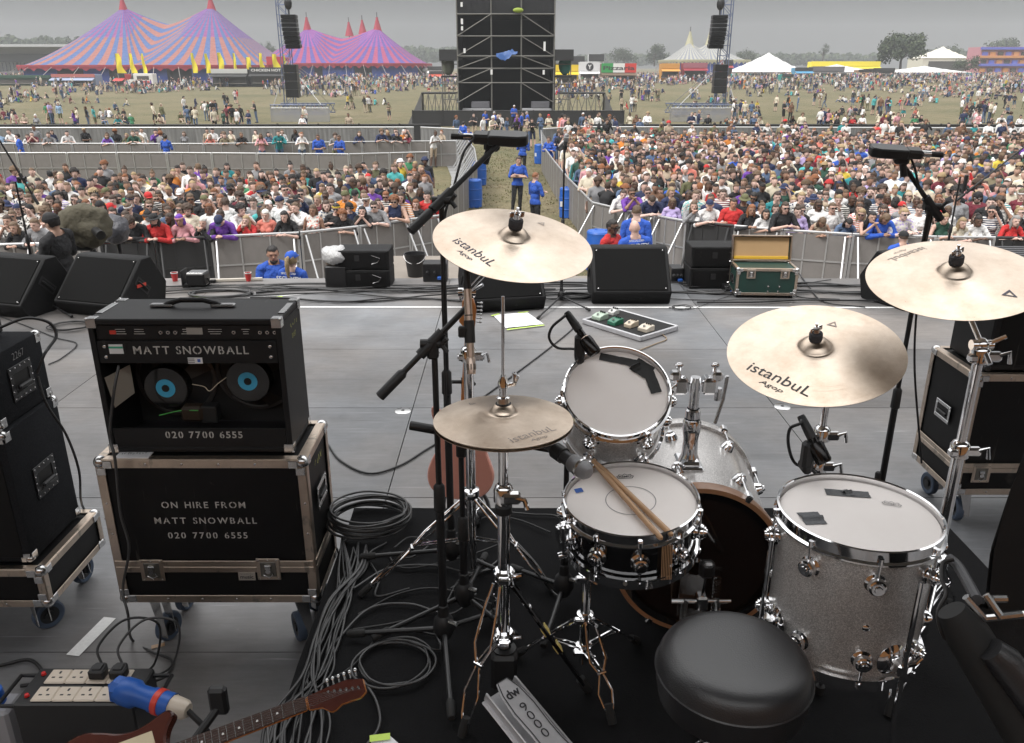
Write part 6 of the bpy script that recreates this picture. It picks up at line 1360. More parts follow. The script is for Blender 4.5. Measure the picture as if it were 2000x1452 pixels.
HW = {'short': 'short {} hair', 'long': 'long {} hair', 'bun': '{} hair in a bun', 'bob': '{} bob hair', 'ponytail': '{} ponytail', 'crop': 'cropped {} hair', 'curly': 'curly {} hair'}
SKINS = [(.57, .375, .31), (.53, .34, .27), (.60, .41, .345), (.46, .29, .22), (.58, .395, .33), (.30, .17, .115), (.62, .44, .375), (.11, .06, .04)]
RP = random.Random(11); PEOPLE = []; USED = set(); REAL = []
def jit(c, k=.12): 
    f = 1+RP.uniform(-k, k); return (*(min(1, x*f) for x in c), 1)
def person(x, y, z, rz, pose, fem, hair, hcol, top, tcol, bottom='trousers', bcol='black', hat=None, hatcol='black', shades=False, beard=False, label=None, pat=None, skin=None, scale=None, group=None, backtext=None):
    F = FIG[pose, fem]; sc = scale or ((1.0 if not fem else .94)*RP.uniform(.96, 1.035))
    b = bpy.data.objects.new('person', F['body']); C.objects.link(b); b.location = (x, y, z); b.rotation_euler = (RP.gauss(0, .035), RP.gauss(0, .045), rz); b.scale = (sc, sc, sc); b.color = jit(skin or RP.choice(SKINS), .06); REAL.append(b)
    def child(nm, me, col, M=None):
        o = bpy.data.objects.new(nm, me); C.objects.link(o); o.parent = b; o.color = col
        if M is not None: o.matrix_local = M
        return o
    o = child('top', F[top], jit(COLS[tcol]))
    if pat:
        o.data = F.setdefault((top, pat), None) or o.data
        if F[(top, pat)] is None:
            d = F[top].copy(); d.materials.clear(); d.materials.append(stripe_m if pat == 'striped' else print_m); F[(top, pat)] = d; o.data = d
    child('trousers' if bottom == 'trousers' else 'shorts', F[bottom], jit(COLS[bcol])); child('shoes', F['shoes'], (1, 1, 1, 1))
    HM = F['HM']
    if hair: child('hair', HAIR[hair], jit(HCOL[hcol], .2), HM)
    if hat: child({'band': 'headband', 'brim': 'hat', 'bucket': 'hat'}.get(hat, hat), HATS[hat], (*COLS[hatcol], 1), HM)
    if shades: child('sunglasses', SHADES, (1, 1, 1, 1), HM)
    if beard: child('beard', BEARD, (*HCOL[hcol], 1), HM)
    if backtext:
        L_ = text(backtext, .085, mat('print_white', (.7, .72, .75), .8), b, Matrix.Translation((0, .132, 1.395)) @ Matrix.Rotation(pi, 4, 'Z') @ Matrix.Rotation(pi/2, 4, 'X'), bold=.02); text('SPECIALIZED', .04, MATS['print_white'], b, Matrix.Translation((0, .128, 1.47)) @ Matrix.Rotation(pi, 4, 'Z') @ Matrix.Rotation(pi/2, 4, 'X'), bold=.02)
    tag(b, label, 'person', group); return b
TOPW = {'tshirt': 'T-shirt', 'long': 'long-sleeved top', 'vest': 'sleeveless top'}
def auto_person(x, y, z, rz, pose, place, group, sex=None):
    for _ in range(200):
        fem = RP.random() < .5 if sex is None else sex
        if (pose, fem) not in FIG: fem = 1-fem
        hair = RP.choice(('long', 'long', 'long', 'bob', 'bun', 'ponytail', 'short') if fem else ('short', 'short', 'crop', 'short', 'short', 'curly', 'bob'))
        hcol = RP.choice(('blond', 'brown', 'dark', 'brown', 'light brown', 'brown', 'ginger', 'dark', 'dark', 'light brown', 'brown')+(('pink',) if RP.random() < .1 else ()))
        top = RP.choice(('tshirt', 'tshirt', 'long', 'vest') if fem else ('tshirt', 'tshirt', 'tshirt', 'long'))
        tcol = RP.choice(['white']*10+['black']*12+['grey']*5+['navy']*6+['light blue', 'red', 'burgundy', 'pink', 'purple', 'green', 'olive', 'yellow', 'orange', 'brown', 'beige', 'beige', 'teal', 'cream', 'cream', 'denim', 'denim', 'dark green', 'lilac', 'khaki', 'turquoise', 'coral'])
        pat = RP.choice((None, None, None, 'striped', 'patterned')) if tcol not in ('white', 'cream') else None
        hat = RP.choice((None,)*12+('cap', 'cap', 'bucket', 'beanie', 'band')); hatcol = RP.choice(('white', 'black', 'navy', 'red', 'beige', 'olive', 'black', 'navy')) if hat else None
        sh = RP.random() < .28
        key = (hair, hcol, top, tcol, pat, hat, hatcol, sh)
        if key not in USED: USED.add(key); break
    hw = HW[hair].format(hcol); hn = {'cap': 'cap', 'bucket': 'bucket hat', 'beanie': 'beanie', 'band': 'headband'}
    lab = 'person with '+hw+(' and sunglasses' if sh else '')+(f', {hatcol} {hn[hat]}' if hat else '')+f', {pat+" " if pat else ""}{tcol} {TOPW[top]}'
    if len(lab.split())+len(place.split()) <= 16: lab += ' '+place
    if hair in ('long', 'bun', 'ponytail', 'curly') and hat in ('cap', 'beanie', 'bucket'): pass
    return person(x, y, z, rz, pose, int(fem), hair, hcol, top, tcol, RP.choice(('trousers', 'trousers', 'shorts')), RP.choice(('denim', 'black', 'navy', 'beige', 'denim')), hat, hatcol or 'black', sh, (not fem) and RP.random() < .15, lab, pat, group=group)
# ---- crowd barriers ------------------------------------------------------------------------------
sheetm = mat('barrier_sheet', (.22, .205, .195), .6, .2, var=(4, .4, (.15, .14, .13))); bartube = mat('barrier_tube', (.5, .5, .5), .4, .7, var=(7, .4, (.4, .4, .4))); bdark = mat('barrier_black', (.02, .02, .021), .6)
BPROTO = {}
def barrier(p, q, dark=False, label='', group='', struts=True, h=1.2):
    """one crowd control module from p to q; its braces lean towards the side on the right of p->q"""
    p, q = Vector((*p, 0)), Vector((*q, 0)); d = q-p; W = d.length; key = (round(W, 2), dark, struts)
    rz = atan2(d.y, d.x); z = FIELD
    if key in BPROTO:
        r = dup(BPROTO[key], loc=(p.x, p.y, z), rz=rz, label=label, group=group); return r
    t = thing('crowd_barrier', label, 'crowd barrier', (p.x, p.y, z), rz, group); BPROTO[key] = t; fm = bdark if dark else bartube
    g = G(); g.box((W/2, 0, h/2), (W-.06, .012, h-.08), bdark if dark else sheetm); g.build('panel_sheet', t)
    g = G(); g.tube([(.01, 0, h), (W-.01, 0, h)], .03, fm, 10)
    for x in (.03, W-.03): g.box((x, -.01, h/2), (.05, .04, h-.04), fm, .004)
    for x in (W*.33, W*.66): g.box((x, -.014, h/2), (.03, .02, h-.08), fm)
    g.box((W/2, -.014, h*.5), (W-.1, .02, .03), fm); g.build('frame', t)
    if struts:
        for x in (.12, W-.12):
            g = G(); g.tube([(x, -.03, h-.06), (x, -.75, .03)], .022, fm, 8); g.box((x, -.4, .015), (.05, .8, .02), fm); g.build('brace', t)
        g = G(); g.box((W/2, -.55, .012), (W-.08, .9, .016), mat('tread_plate', (.3, .3, .3), .5, .5)); g.build('foot_plate', t)
    return t
def barrier_line(pts, label, group, step=1.22, struts=True, darks=()):
    n = 0
    for a, b in zip(pts, pts[1:]):
        a, b = Vector(a), Vector(b); L_ = (b-a).length; k = max(1, round(L_/step)); 
        for i in range(k):
            p = a.lerp(b, i/k); q = a.lerp(b, (i+1)/k); q = p+(q-p).normalized()*round((q-p).length, 2)
            barrier(p, q, n in darks, label if n not in darks else label.replace('grey', 'black'), group if n not in darks else group+' in black', struts); n += 1
def rail(u, v, z=-1.05): p = at(u, v, z=z); return (p.x, p.y)
LEFT = [rail(-60, 480), rail(195, 473), rail(300, 470), rail(410, 463), rail(585, 455), rail(700, 443), rail(800, 429), rail(862, 421)]
RIGHT = [rail(1157, 396), rail(1225, 412), rail(1343, 433), rail(1530, 450), rail(1664, 458), rail(1830, 463), rail(2060, 466)]
barrier_line(LEFT, 'grey crowd barrier module of the front row before the amplifier side pen', 'front barriers on the amplifier side', darks=(2, 3, 9))
barrier_line(RIGHT, 'grey crowd barrier module of the front row before the ride cymbal side pen', 'front barriers on the ride cymbal side', darks=(3, 8, 9))
def ylerp(line, x):
    for (x0, y0), (x1, y1) in zip(line, line[1:]):
        if min(x0, x1) <= x <= max(x0, x1): return y0+(y1-y0)*(x-x0)/(x1-x0)
    return line[0][1] if x < line[0][0] else line[-1][1]
AL = [LEFT[-1], (-1.75, 24), (-1.25, 30), (-1.6, 36), (-2.9, 47)]; AR = [RIGHT[0], (1.75, 26), (1.55, 31), (1.35, 38), (1.6, 47)]
barrier_line(AL[::-1], 'slim grey barrier module along the security aisle, amplifier side', 'aisle barriers on the amplifier side')
barrier_line(AR, 'slim grey barrier module along the security aisle, ride cymbal side', 'aisle barriers on the ride cymbal side')
barrier_line([(-24, 34), (-14, 34.2), (-6.5, 33.6), (-3.4, 34.5)], 'grey barrier module behind the amplifier side pen', 'rear barriers of the amplifier side pen', 1.9, False)
barrier_line([(-26, 38.6), (-14, 38.4), (-7, 39.5), (-2.6, 40)], 'grey barrier module of the second walkway line', 'walkway barriers, amplifier side', 2.1, False)
barrier_line([(3.4, 44), (9, 43), (15, 42.6), (29, 42)], 'grey barrier module among the far right hand crowd', 'walkway barriers, ride cymbal side', 2.1, False)
# tall grey hoarding and black fence behind the pens
def long_fence(name, label, pts, h, m, cat, cap=None, posts=None, gap=0):
    t = thing(name, label, cat, (0, 0, FIELD)); g = G()
    for a, b in zip(pts, pts[1:]):
        a, b = Vector((*a, 0)), Vector((*b, 0)); d = (b-a); n = Vector((-d.y, d.x, 0)).normalized()*.03
        g.prism([(a-n).to_tuple()[:2], (b-n).to_tuple()[:2], (b+n).to_tuple()[:2], (a+n).to_tuple()[:2]], gap, h, m, None, 'z')
    g.build('panel', t)
    if cap:
        g = G()
        for a, b in zip(pts, pts[1:]): g.tube([(*a, h), (*b, h)], .05, cap, 6)
        g.build('cap_rail', t)
    if posts:
        for a, b in zip(pts, pts[1:]):
            k = int((Vector(b)-Vector(a)).length/posts)
            for i in range(k+1):
                q = Vector(a).lerp(Vector(b), i/max(1, k)); g = G(); g.box((q.x, q.y-.05, h/2+.04), (.08, .06, h+.08), m); g.build('post', t)
    return t
hoard = mat('hoarding_sheet', (.30, .30, .30), .6, .3)
def _hoard():
    t, b = nodes(hoard); N = t.nodes.new; l = t.links.new; co = N('ShaderNodeTexCoord'); mp = N('ShaderNodeMapping'); mp.inputs['Scale'].default_value = (6, 6, .5); n = N('ShaderNodeTexNoise'); n.inputs['Scale'].default_value = 1.5; n.inputs['Detail'].default_value = 4
    l(co.outputs['Object'], mp.inputs['Vector']); l(mp.outputs[0], n.inputs['Vector']); r = N('ShaderNodeValToRGB'); r.color_ramp.elements[0].position = .3; r.color_ramp.elements[0].color = (.13, .13, .13, 1); r.color_ramp.elements[1].position = .7; r.color_ramp.elements[1].color = (.25, .25, .25, 1); l(n.outputs['Fac'], r.inputs[0]); l(r.outputs[0], b.inputs['Base Color'])
_hoard()
long_fence('hoarding', 'pale grey sheet hoarding behind the pens, amplifier side', [(-34, 48), (-6.4, 48.6), (-5.6, 48.6)], 1.25, hoard, 'fence', bartube)
long_fence('hoarding', 'short angled grey hoarding by the aisle mouth, amplifier side', [(-5.2, 48.6), (-2.8, 47)], 1.25, hoard, 'fence', bartube)
long_fence('hoarding', 'pale grey sheet hoarding behind the pens, ride cymbal side', [(1.7, 47.2), (4, 49), (36, 47.5)], 1.25, hoard, 'fence', bartube)
long_fence('pit_fence', 'low black fence beyond the hoarding across the field, amplifier side', [(-40, 53), (-4.5, 53.5)], 1.1, bdark, 'fence', bdark, 2.4)
long_fence('pit_fence', 'low black fence beyond the hoarding across the field, ride cymbal side', [(4.5, 53.5), (44, 53)], 1.1, bdark, 'fence', bdark, 2.4)
# barrels
def barrel(u, v, lb, sc=1):
    p = at(u, v, z=FIELD); t = thing('barrel', lb, 'barrel', tuple(p), 0, 'blue plastic barrels along the aisle')
    g = G(); g.lathe([(0, 0), (.26, 0), (.285, .03), (.285, .1), (.295, .3), (.30, .45), (.295, .6), (.285, .8), (.285, .86), (.29, .88), (.27, .92), (.2, .93), (0, .92)], bluep, 32); g.build('drum_body', t)
    g = G()
    for z in (.28, .62): g.lathe([(.297, z-.02), (.306, z-.01), (.306, z+.01), (.297, z+.02)], bluep, 32)
    g.build('hoops', t)
    for a in (0, 2): g = G(); g.lathe([(.03, .925), (.03, .945), (0, .945)], bluep, 12, Matrix.Translation((.16*cos(a), .16*sin(a), 0))); g.build('bung', t)
    g = G(); g.box((-.2, -.222, .45), (.16, .01, .16), MATS['label_white'], 0, Matrix.Rotation(0, 4, 'Z')); g.build('sticker', t)
barrel(936, 362, 'blue barrel against the aisle barrier below the overhead boom'); barrel(925, 405, 'blue barrel half hidden by the crash cymbal and barrier'); barrel(1055, 320, 'blue barrel beside the woman in blue in the aisle'); barrel(1110, 425, 'blue barrel inside the right aisle barrier behind microphone stand')
p = at(1163, 530, z=-1.3); barrel(1168, 528, 'blue barrel in the pit beside the man in red')
# ---- the people one can single out ----------------------------------------------------------------
def on_rail(u, line, back=.36):
    lo, hi = None, None
    for Y in [15+.05*k for k in range(240)]:
        X = (u-1000)/FPX*(Y*cP+(CAMZ+1)*sP)
        if Y >= ylerp(line, X): return X, Y+back
FR = 'people leaning on the front barriers'
def fr(u, line, pose, fem, hair, hcol, top, tcol, lb, **k):
    x, y = on_rail(u, line); return person(x, y, FIELD, RP.uniform(-.12, .12), pose, fem, hair, hcol, top, tcol, label=lb, group=FR, **k)
fr(30, LEFT, 'lean', 1, 'long', 'light brown', 'long', 'black', 'person with long light brown hair in black track top at the far left barrier')
fr(66, LEFT, 'lean', 0, 'short', 'light brown', 'long', 'grey', 'person in grey hooded top with short light brown hair beside the camera cover')
fr(262, LEFT, 'lean_down', 0, 'curly', 'brown', 'long', 'black', 'person with bushy curly brown hair looking down in black, leaning on barrier', scale=1.0)
fr(308, LEFT, 'lean', 0, 'long', 'dark', 'long', 'red', 'bearded person in red military coat and dark brimmed hat leaning on barrier', hat='brim', hatcol='black', beard=True)
fr(357, LEFT, 'lean', 1, 'bob', 'purple', 'long', 'pink', 'person with purple hair and pink headband in pale pink jacket at the barrier', hat='band', hatcol='pink')
fr(394, LEFT, 'chin', 1, 'long', 'white', 'long', 'black', 'person with white hair and black jacket, hands at mouth, beside pink jacket', scale=.92)
fr(429, LEFT, 'lean_down', 0, 'short', 'dark', 'long', 'purple', 'person in purple sweatshirt and navy cap bowing head over the barrier', hat='cap', hatcol='navy')
fr(468, LEFT, 'chin', 1, 'long', 'blond', 'long', 'red', 'person with long blond hair in red top, hands at chin, on the barrier')
fr(511, LEFT, 'hands', 1, 'long', 'white', 'long', 'coral', 'person with white hair in crimson coat between red top and black T-shirt')
fr(560, LEFT, 'lean', 1, 'long', 'dark', 'tshirt', 'black', 'person with long dark hair and black T-shirt above the two security guards')
fr(602, LEFT, 'stand', 1, 'bob', 'light brown', 'vest', 'coral', 'person in coral patterned sleeveless top behind the black barrier gap', pat='patterned')
fr(645, LEFT, 'crossed', 0, 'short', 'dark', 'long', 'black', 'person in black jacket and yellow headband with sunglasses at the barrier', hat='band', hatcol='yellow', shades=True)
fr(676, LEFT, 'lean', 1, 'curly', 'ginger', 'tshirt', 'black', 'person with curly ginger hair in black T-shirt leaning on the barrier')
fr(705, LEFT, 'chin', 1, 'long', 'dark', 'tshirt', 'black', 'person with long dark hair, hand at chin, black top, near the ginger curls')
fr(737, LEFT, 'lean', 0, 'short', 'brown', 'tshirt', 'grey', 'person in plain grey T-shirt and sunglasses leaning on barrier near the aisle', shades=True)
fr(771, LEFT, 'lean', 0, 'curly', 'ginger', 'vest', 'navy', 'person with ginger hair, sunglasses and navy vest leaning near the boom end', shades=True)
fr(805, LEFT, 'crossed', 1, 'long', 'ginger', 'tshirt', 'black', 'person with long ginger hair and black T-shirt by the boom microphone end')
fr(835, LEFT, 'stand', 0, 'short', 'dark', 'tshirt', 'red', 'person in bright red T-shirt with short dark hair behind the boom', )
fr(1215, RIGHT, 'lean', 0, 'short', 'brown', 'tshirt', 'white', 'person in white T-shirt with crossbody strap leaning on the aisle corner barrier')
fr(1243, RIGHT, 'chin', 0, 'short', 'brown', 'tshirt', 'purple', 'person in purple T-shirt with short hair and sunglasses behind blue security shirt', shades=True)
fr(1278, RIGHT, 'lean_down', 0, 'short', 'brown', 'tshirt', 'navy', 'person in navy T-shirt looking down over the barrier beside purple shirt')
fr(1315, RIGHT, 'hands', 1, 'long', 'light brown', 'tshirt', 'lilac', 'person in lilac T-shirt with long light brown hair near barrier posts')
fr(1358, RIGHT, 'chin', 1, 'long', 'light brown', 'long', 'grey', 'person in grey long sleeves, hand at mouth, left of the white shirt')
fr(1393, RIGHT, 'lean', 0, 'crop', 'grey', 'tshirt', 'white', 'person in white shirt and dark cap leaning on barrier above the black fill speakers', hat='cap', hatcol='navy')
fr(1428, RIGHT, 'crossed', 0, 'ponytail', 'brown', 'long', 'red', 'person in bright red fleece with folded arms above the open green case', skin=(.42, .22, .15))
fr(1467, RIGHT, 'lean', 1, 'long', 'ginger', 'long', 'black', 'person with long ginger hair in black beside the red fleece')
fr(1499, RIGHT, 'lean', 1, 'bob', 'dark', 'tshirt', 'white', 'person with dark bob in white football shirt leaning on the barrier')
fr(1538, RIGHT, 'lean', 0, 'bob', 'burgundy' if 'burgundy' in HCOL else 'brown', 'tshirt', 'black', 'person with brown bob and black T-shirt with sunglasses beside the football shirt', shades=True)
fr(1570, RIGHT, 'hands', 1, 'bun', 'brown', 'long', 'lilac', 'person in lilac cardigan with brown bun praying hands at barrier')
fr(1614, RIGHT, 'lean_down', 1, 'long', 'light brown', 'vest', 'beige', 'person in beige sleeveless top with long hair drooping over the barrier')
fr(1660, RIGHT, 'lean_down', 1, 'long', 'dark', 'long', 'denim', 'person with long dark hair in blue denim hood looking down')
fr(1692, RIGHT, 'chin', 1, 'long', 'dark', 'vest', 'black', 'person with long black hair and bare shoulders, hand on cheek, at barrier')
fr(1728, RIGHT, 'lean_down', 0, 'bob', 'light brown', 'long', 'royal blue', 'person in bright blue jacket, light brown hair hanging down over the barrier')
fr(1770, RIGHT, 'lean', 0, 'short', 'blond', 'tshirt', 'lilac', 'person in lilac tie-dye shirt and sunglasses by the far microphone stand', shades=True, pat='patterned')
fr(1852, RIGHT, 'lean', 1, 'ponytail', 'blond', 'vest', 'dark green', 'person with blond ponytail in dark green vest right of the microphone stand')
fr(1885, RIGHT, 'lean', 1, 'long', 'blond', 'tshirt', 'cream', 'person with long blond hair in cream T-shirt over the right crash cymbal')
fr(1930, RIGHT, 'lean', 1, 'bun', 'dark', 'tshirt', 'white', 'person with dark bun in white T-shirt at the far right barrier')
fr(1980, RIGHT, 'lean', 1, 'long', 'grey', 'tshirt', 'red', 'person with long grey hair and red top at the extreme right')
SEC = 'security staff in blue'
def sec(u, v, rz, pose, fem, hair, hcol, lb, z=FIELD, y=None, **k):
    p = at(u, v, z=z) if y is None else at(u, v, y=y)
    return person(p.x, p.y, z, rz, pose, fem, hair, hcol, k.pop('top', 'tshirt'), k.pop('tcol', 'royal blue'), 'trousers', 'black', label=lb, group=SEC, **k)
sec(1008, 420, .25, 'crossed', 0, 'short', 'brown', 'security guard in blue polo standing with folded arms on the aisle grass', scale=1.03)
sec(1046, 462, 2.2, 'crossed', 0, 'crop', 'ginger', 'security guard with cropped ginger hair seen from behind above the crash cymbal')
sec(1018, 345, 2.9, 'hands', 0, 'short', 'dark', 'security guard in blue seen from behind under the overhead microphone head')
sec(1074, 347, -.3, 'crossed', 1, 'ponytail', 'brown', 'security woman in blue sweater with folded arms beside the blue barrel', top='long')
sec(1090, 330, 2.8, 'stand', 1, 'bob', 'dark', 'security guard in blue half hidden behind the woman with folded arms', top='long')
sec(915, 318, .5, 'crossed', 1, 'bun', 'brown', 'security guard in blue long sleeves left of the overhead microphone', top='long')
sec(905, 300, 2.6, 'stand', 0, 'short', 'dark', 'security guard in blue facing the crowd behind the boom')
sec(948, 268, .9, 'hands', 0, 'short', 'brown', 'security guard in blue by the far end of the aisle beside the black fence')
sec(965, 272, 2.2, 'hands', 0, 'crop', 'grey', 'grey haired security guard in blue at the far aisle end')
sec(1016, 272, 1.2, 'stand', 0, 'short', 'brown', 'security guard in blue walking at the far aisle end under the tower')
sec(1032, 270, -1.3, 'hands', 0, 'crop', 'grey', 'security guard in blue polo turned sideways below the tower base')
sec(1002, 252, .4, 'hands', 0, 'crop', 'white', 'white haired security guard in blue right before the tower fence')
px_ = at(537, 478, y=11.6); person(px_.x, 11.6, px_.z-1.79, .35, 'hands', 0, 'crop', 'dark', 'tshirt', 'royal blue', label='bearded security guard in blue polo looking down in the pit', group=SEC, beard=True, scale=1.02, skin=(.4, .22, .15))
px_ = at(570, 488, y=11.1); person(px_.x, 11.1, px_.z-1.68, pi-.2, 'stand', 1, 'ponytail', 'blond', 'tshirt', 'royal blue', label='security woman with blond ponytail and blue cap seen from behind in the pit', group=SEC, hat='cap', hatcol='royal blue', backtext='SECURITY', scale=.95)
px_ = at(1254, 432, y=12.6); person(px_.x, 12.6, px_.z-1.77, pi+.05, 'crossed', 0, None, 'grey', 'tshirt', 'royal blue', label='bald security guard seen from behind with SECURITY on the blue shirt', group=SEC, backtext='SECURITY', scale=1.02)
px_ = at(1248, 404, y=14.2); person(px_.x, 14.2, px_.z-1.77, pi-.3, 'stand', 0, 'crop', 'light brown', 'tshirt', 'royal blue', label='broad security guard in blue facing the barrier behind the bald one', group=SEC, scale=1.02)
px_ = at(1195, 432, y=12.8); person(px_.x, 12.8, px_.z-1.74, .9, 'stand', 0, 'crop', 'dark', 'tshirt', 'red', label='person in red polo and white sunglasses in the pit left of bald guard', group='crew in the pit', shades=True)
px_ = at(1762, 448, y=14.6); person(px_.x, 14.6, px_.z-1.74, pi, 'stand', 0, 'crop', 'brown', 'tshirt', 'royal blue', label='person in blue with dark cap in the pit above the right crash cymbal', group='crew in the pit', hat='cap', hatcol='black')
sec(330, 330, 2.9, 'hands', 0, 'short', 'dark', 'security guard in blue between the two walkway barriers, amplifier side', y=36.6)
sec(628, 330, .5, 'hands', 0, 'crop', 'brown', 'security guard in blue polo near the walkway barrier, left one of two', y=36.4)
sec(668, 330, -.4, 'hands', 0, 'crop', 'brown', 'bald browed security guard in blue near walkway barrier, right one of two', y=36.4)
sec(50, 330, -1.2, 'stand', 0, 'short', 'dark', 'security guard in blue sitting low by the walkway barrier at far left', y=36.4)
# camera operator on a platform in the pit
t = thing('platform', 'black camera platform in the pit behind the left wedges', 'platform', (at(150, 500, y=10.8).x, 10.9, 0)); g = G(); g.box((0, 0, -1.28), (1.9, 1.3, .08), bdark); g.build('deck', t)
for x in (-.85, .85):
    for y in (-.55, .55): g = G(); g.box((x, y, -1.78), (.06, .06, .94), bdark); g.build('leg', t)
q = at(108, 470, y=10.4); person(q.x, 10.5, -1.24, -1.9, 'hands', 0, 'short', 'dark', 'long', 'black', label='camera operator in black bending behind the covered camera', group='crew in the pit', hat='beanie', hatcol='black', scale=.98)
q = at(172, 440, y=10.9); t = thing('broadcast_camera', 'broadcast camera under an olive rain cover on its tripod in the pit', 'camera', (q.x, 10.9, q.z))
olive = mat('olive_canvas', (.085, .075, .05), .85, bump=(9, .05), var=(3, .5, (.05, .045, .03)))
g = G(); g.ball((0, 0, 0), (.34, .24, .27), olive, 32)
for v in g.bm.verts: v.co += v.co.normalized()*(noise.noise(v.co*5)*.09+noise.noise(v.co*13)*.03); v.co.z -= .35*max(0, -v.co.x-.02)*(1 if v.co.z < .05 else 0)
g.build('rain_cover', t, ang=70, rot=(0, radians(12), radians(15)))
g = G(); g.cyl((.1, -.1, -.02), (.3, -.3, -.08), .05, bmetal, r1=.06, n=20); g.build('lens', t); g = G(); g.box((-.1, 0, -.22), (.3, .2, .22), bmetal, .02); g.build('camera_body', t)
for a in (.3, 2.4, 4.5): g = G(); g.tube([(0, 0, -.3), (.45*cos(a), .45*sin(a), -1.24-q.z)], .025, bmetal, 8); g.build('leg', t)
q = at(226, 440, y=11.6); t = thing('rain_jacket', 'crumpled grey rain cover on a stand beside the broadcast camera', 'rain cover', (q.x, 11.6, q.z)); g = G(); g.ball((0, 0, -.05), (.2, .18, .2), mat('grey_nylon', (.06, .06, .07), .45, bump=(12, .06)), 24)
for v in g.bm.verts: v.co += v.co.normalized()*(noise.noise(v.co*8)*.06)
g.build('cover', t, ang=70); g = G(); g.cyl((0, 0, -.1), (0, 0, FIELD-q.z), .03, bmetal); g.build('pole', t)
# random people: the nearest singled out, the rest one crowd
def blocked(x, y, r): return any((x-a)**2+(y-b)**2 < r*r for a, b in PLACED)
PLACED = [(o.location.x, o.location.y) for o in REAL]
cand = []
def fill_zone(n, fx, fy, r, tag_, tries=60):
    for _ in range(n):
        for k in range(tries):
            x, y = fx(), None; y = fy(x)
            if y is None: continue
            if not blocked(x, y, r): PLACED.append((x, y)); cand.append((y, x, tag_)); break
def yl(x):
    y0 = ylerp(LEFT, x)+.55; t = RP.random(); dy = abs(RP.gauss(0, 3.3)); return y0+dy if y0+dy < 32 else None
def yr(x):
    y0 = ylerp(RIGHT, x)+.55 if x > RIGHT[0][0] else 22; y = y0+(40-y0)*RP.random()**1.3; 
    return y if x < .64*(y*cP+1.5) and x > 1.75+(.4 if y < 26 else .25) else None
fill_zone(360, lambda: RP.uniform(-14.5, -2.4), yl, .395, 'L')
fill_zone(1150, lambda: 2.1+26*RP.random()**1.1, yr, .43, 'R')
fill_zone(55, lambda: RP.uniform(-26, -3), lambda x: RP.choice((38.75, 38.8, 39.4, 40.2, 41.5))+RP.uniform(0, .3)+(.9 if x > -8 else 0), .5, 'L2')
fill_zone(46, lambda: RP.uniform(3, 30), lambda x: RP.uniform(44.2, 46.8), .55, 'R2')
cand.sort(); NREAL = 300-len(REAL); CROWD = []
places = {'L': 'in the amplifier side pen', 'R': 'in the ride cymbal side pen', 'L2': 'on the far walkway barrier', 'R2': 'by the far hoarding'}
for i, (y, x, tg) in enumerate(cand):
    rz = atan2(-x*-1, y)*.0+RP.gauss(0, .28)+(-x/y*.6)
    back = RP.random() < .05; rz += pi if back else 0
    front = (tg == 'L2' and y < 39.9) or (tg in 'LR' and y < ylerp(LEFT if tg == 'L' else RIGHT, x)+.9)
    pose = RP.choice(('lean', 'chin', 'lean') if front else ('stand', 'stand', 'crossed', 'hands', 'hands', 'raise', 'raise', 'stand'))
    if tg == 'L' and y > 26 and RP.random() < .35: pose = 'sit'
    if i < NREAL: auto_person(x, y, FIELD, rz, pose, places[tg], 'people '+places[tg])
    else: CROWD.append((x, y, FIELD, rz, pose))
# ------------------------------------------------------------------ field
grass_m = mat('dry_grass', (.2, .17, .1), .95)
def _grass():
    t, b = nodes(grass_m); N = t.nodes.new; l = t.links.new; co = N('ShaderNodeTexCoord')
    def nz(s, d, st=None):
        n = N('ShaderNodeTexNoise'); n.inputs['Scale'].default_value = s; n.inputs['Detail'].default_value = d; n.inputs['Roughness'].default_value = .65; l(co.outputs['Object'], n.inputs['Vector']); return n.outputs['Fac']
    r = N('ShaderNodeValToRGB'); e = r.color_ramp.elements; e[0].position = .36; e[0].color = (.075, .08, .03, 1); e[1].position = .66; e[1].color = (.21, .168, .098, 1); q = e.new(.5); q.color = (.145, .125, .06, 1)
    m = N('ShaderNodeMath'); m.operation = 'ADD'; m2 = N('ShaderNodeMath'); m2.operation = 'MULTIPLY_ADD'; m2.inputs[1].default_value = .5; m2.inputs[2].default_value = .0
    l(nz(1.1, 9), m2.inputs[0]); a = N('ShaderNodeMath'); a.operation = 'MULTIPLY_ADD'; a.inputs[1].default_value = .5; l(nz(.06, 5), a.inputs[0]); l(m2.outputs[0], a.inputs[2]); l(a.outputs[0], r.inputs[0])
    mx = N('ShaderNodeMix'); mx.data_type = 'RGBA'; mx.blend_type = 'MULTIPLY'; mx.inputs['Factor'].default_value = .35; l(r.outputs[0], mx.inputs['A']); v = N('ShaderNodeTexNoise'); v.inputs['Scale'].default_value = 9; v.inputs['Detail'].default_value = 6; l(co.outputs['Object'], v.inputs['Vector'])
    c2 = N('ShaderNodeValToRGB'); c2.color_ramp.elements[0].position = .35; c2.color_ramp.elements[1].position = .65; l(v.outputs['Fac'], c2.inputs[0]); l(c2.outputs[0], mx.inputs['B']); l(mx.outputs['Result'], b.inputs['Base Color'])
    bp = N('ShaderNodeBump'); bp.inputs['Distance'].default_value = .08; l(v.outputs['Fac'], bp.inputs['Height']); l(bp.outputs[0], b.inputs['Normal'])
_grass()
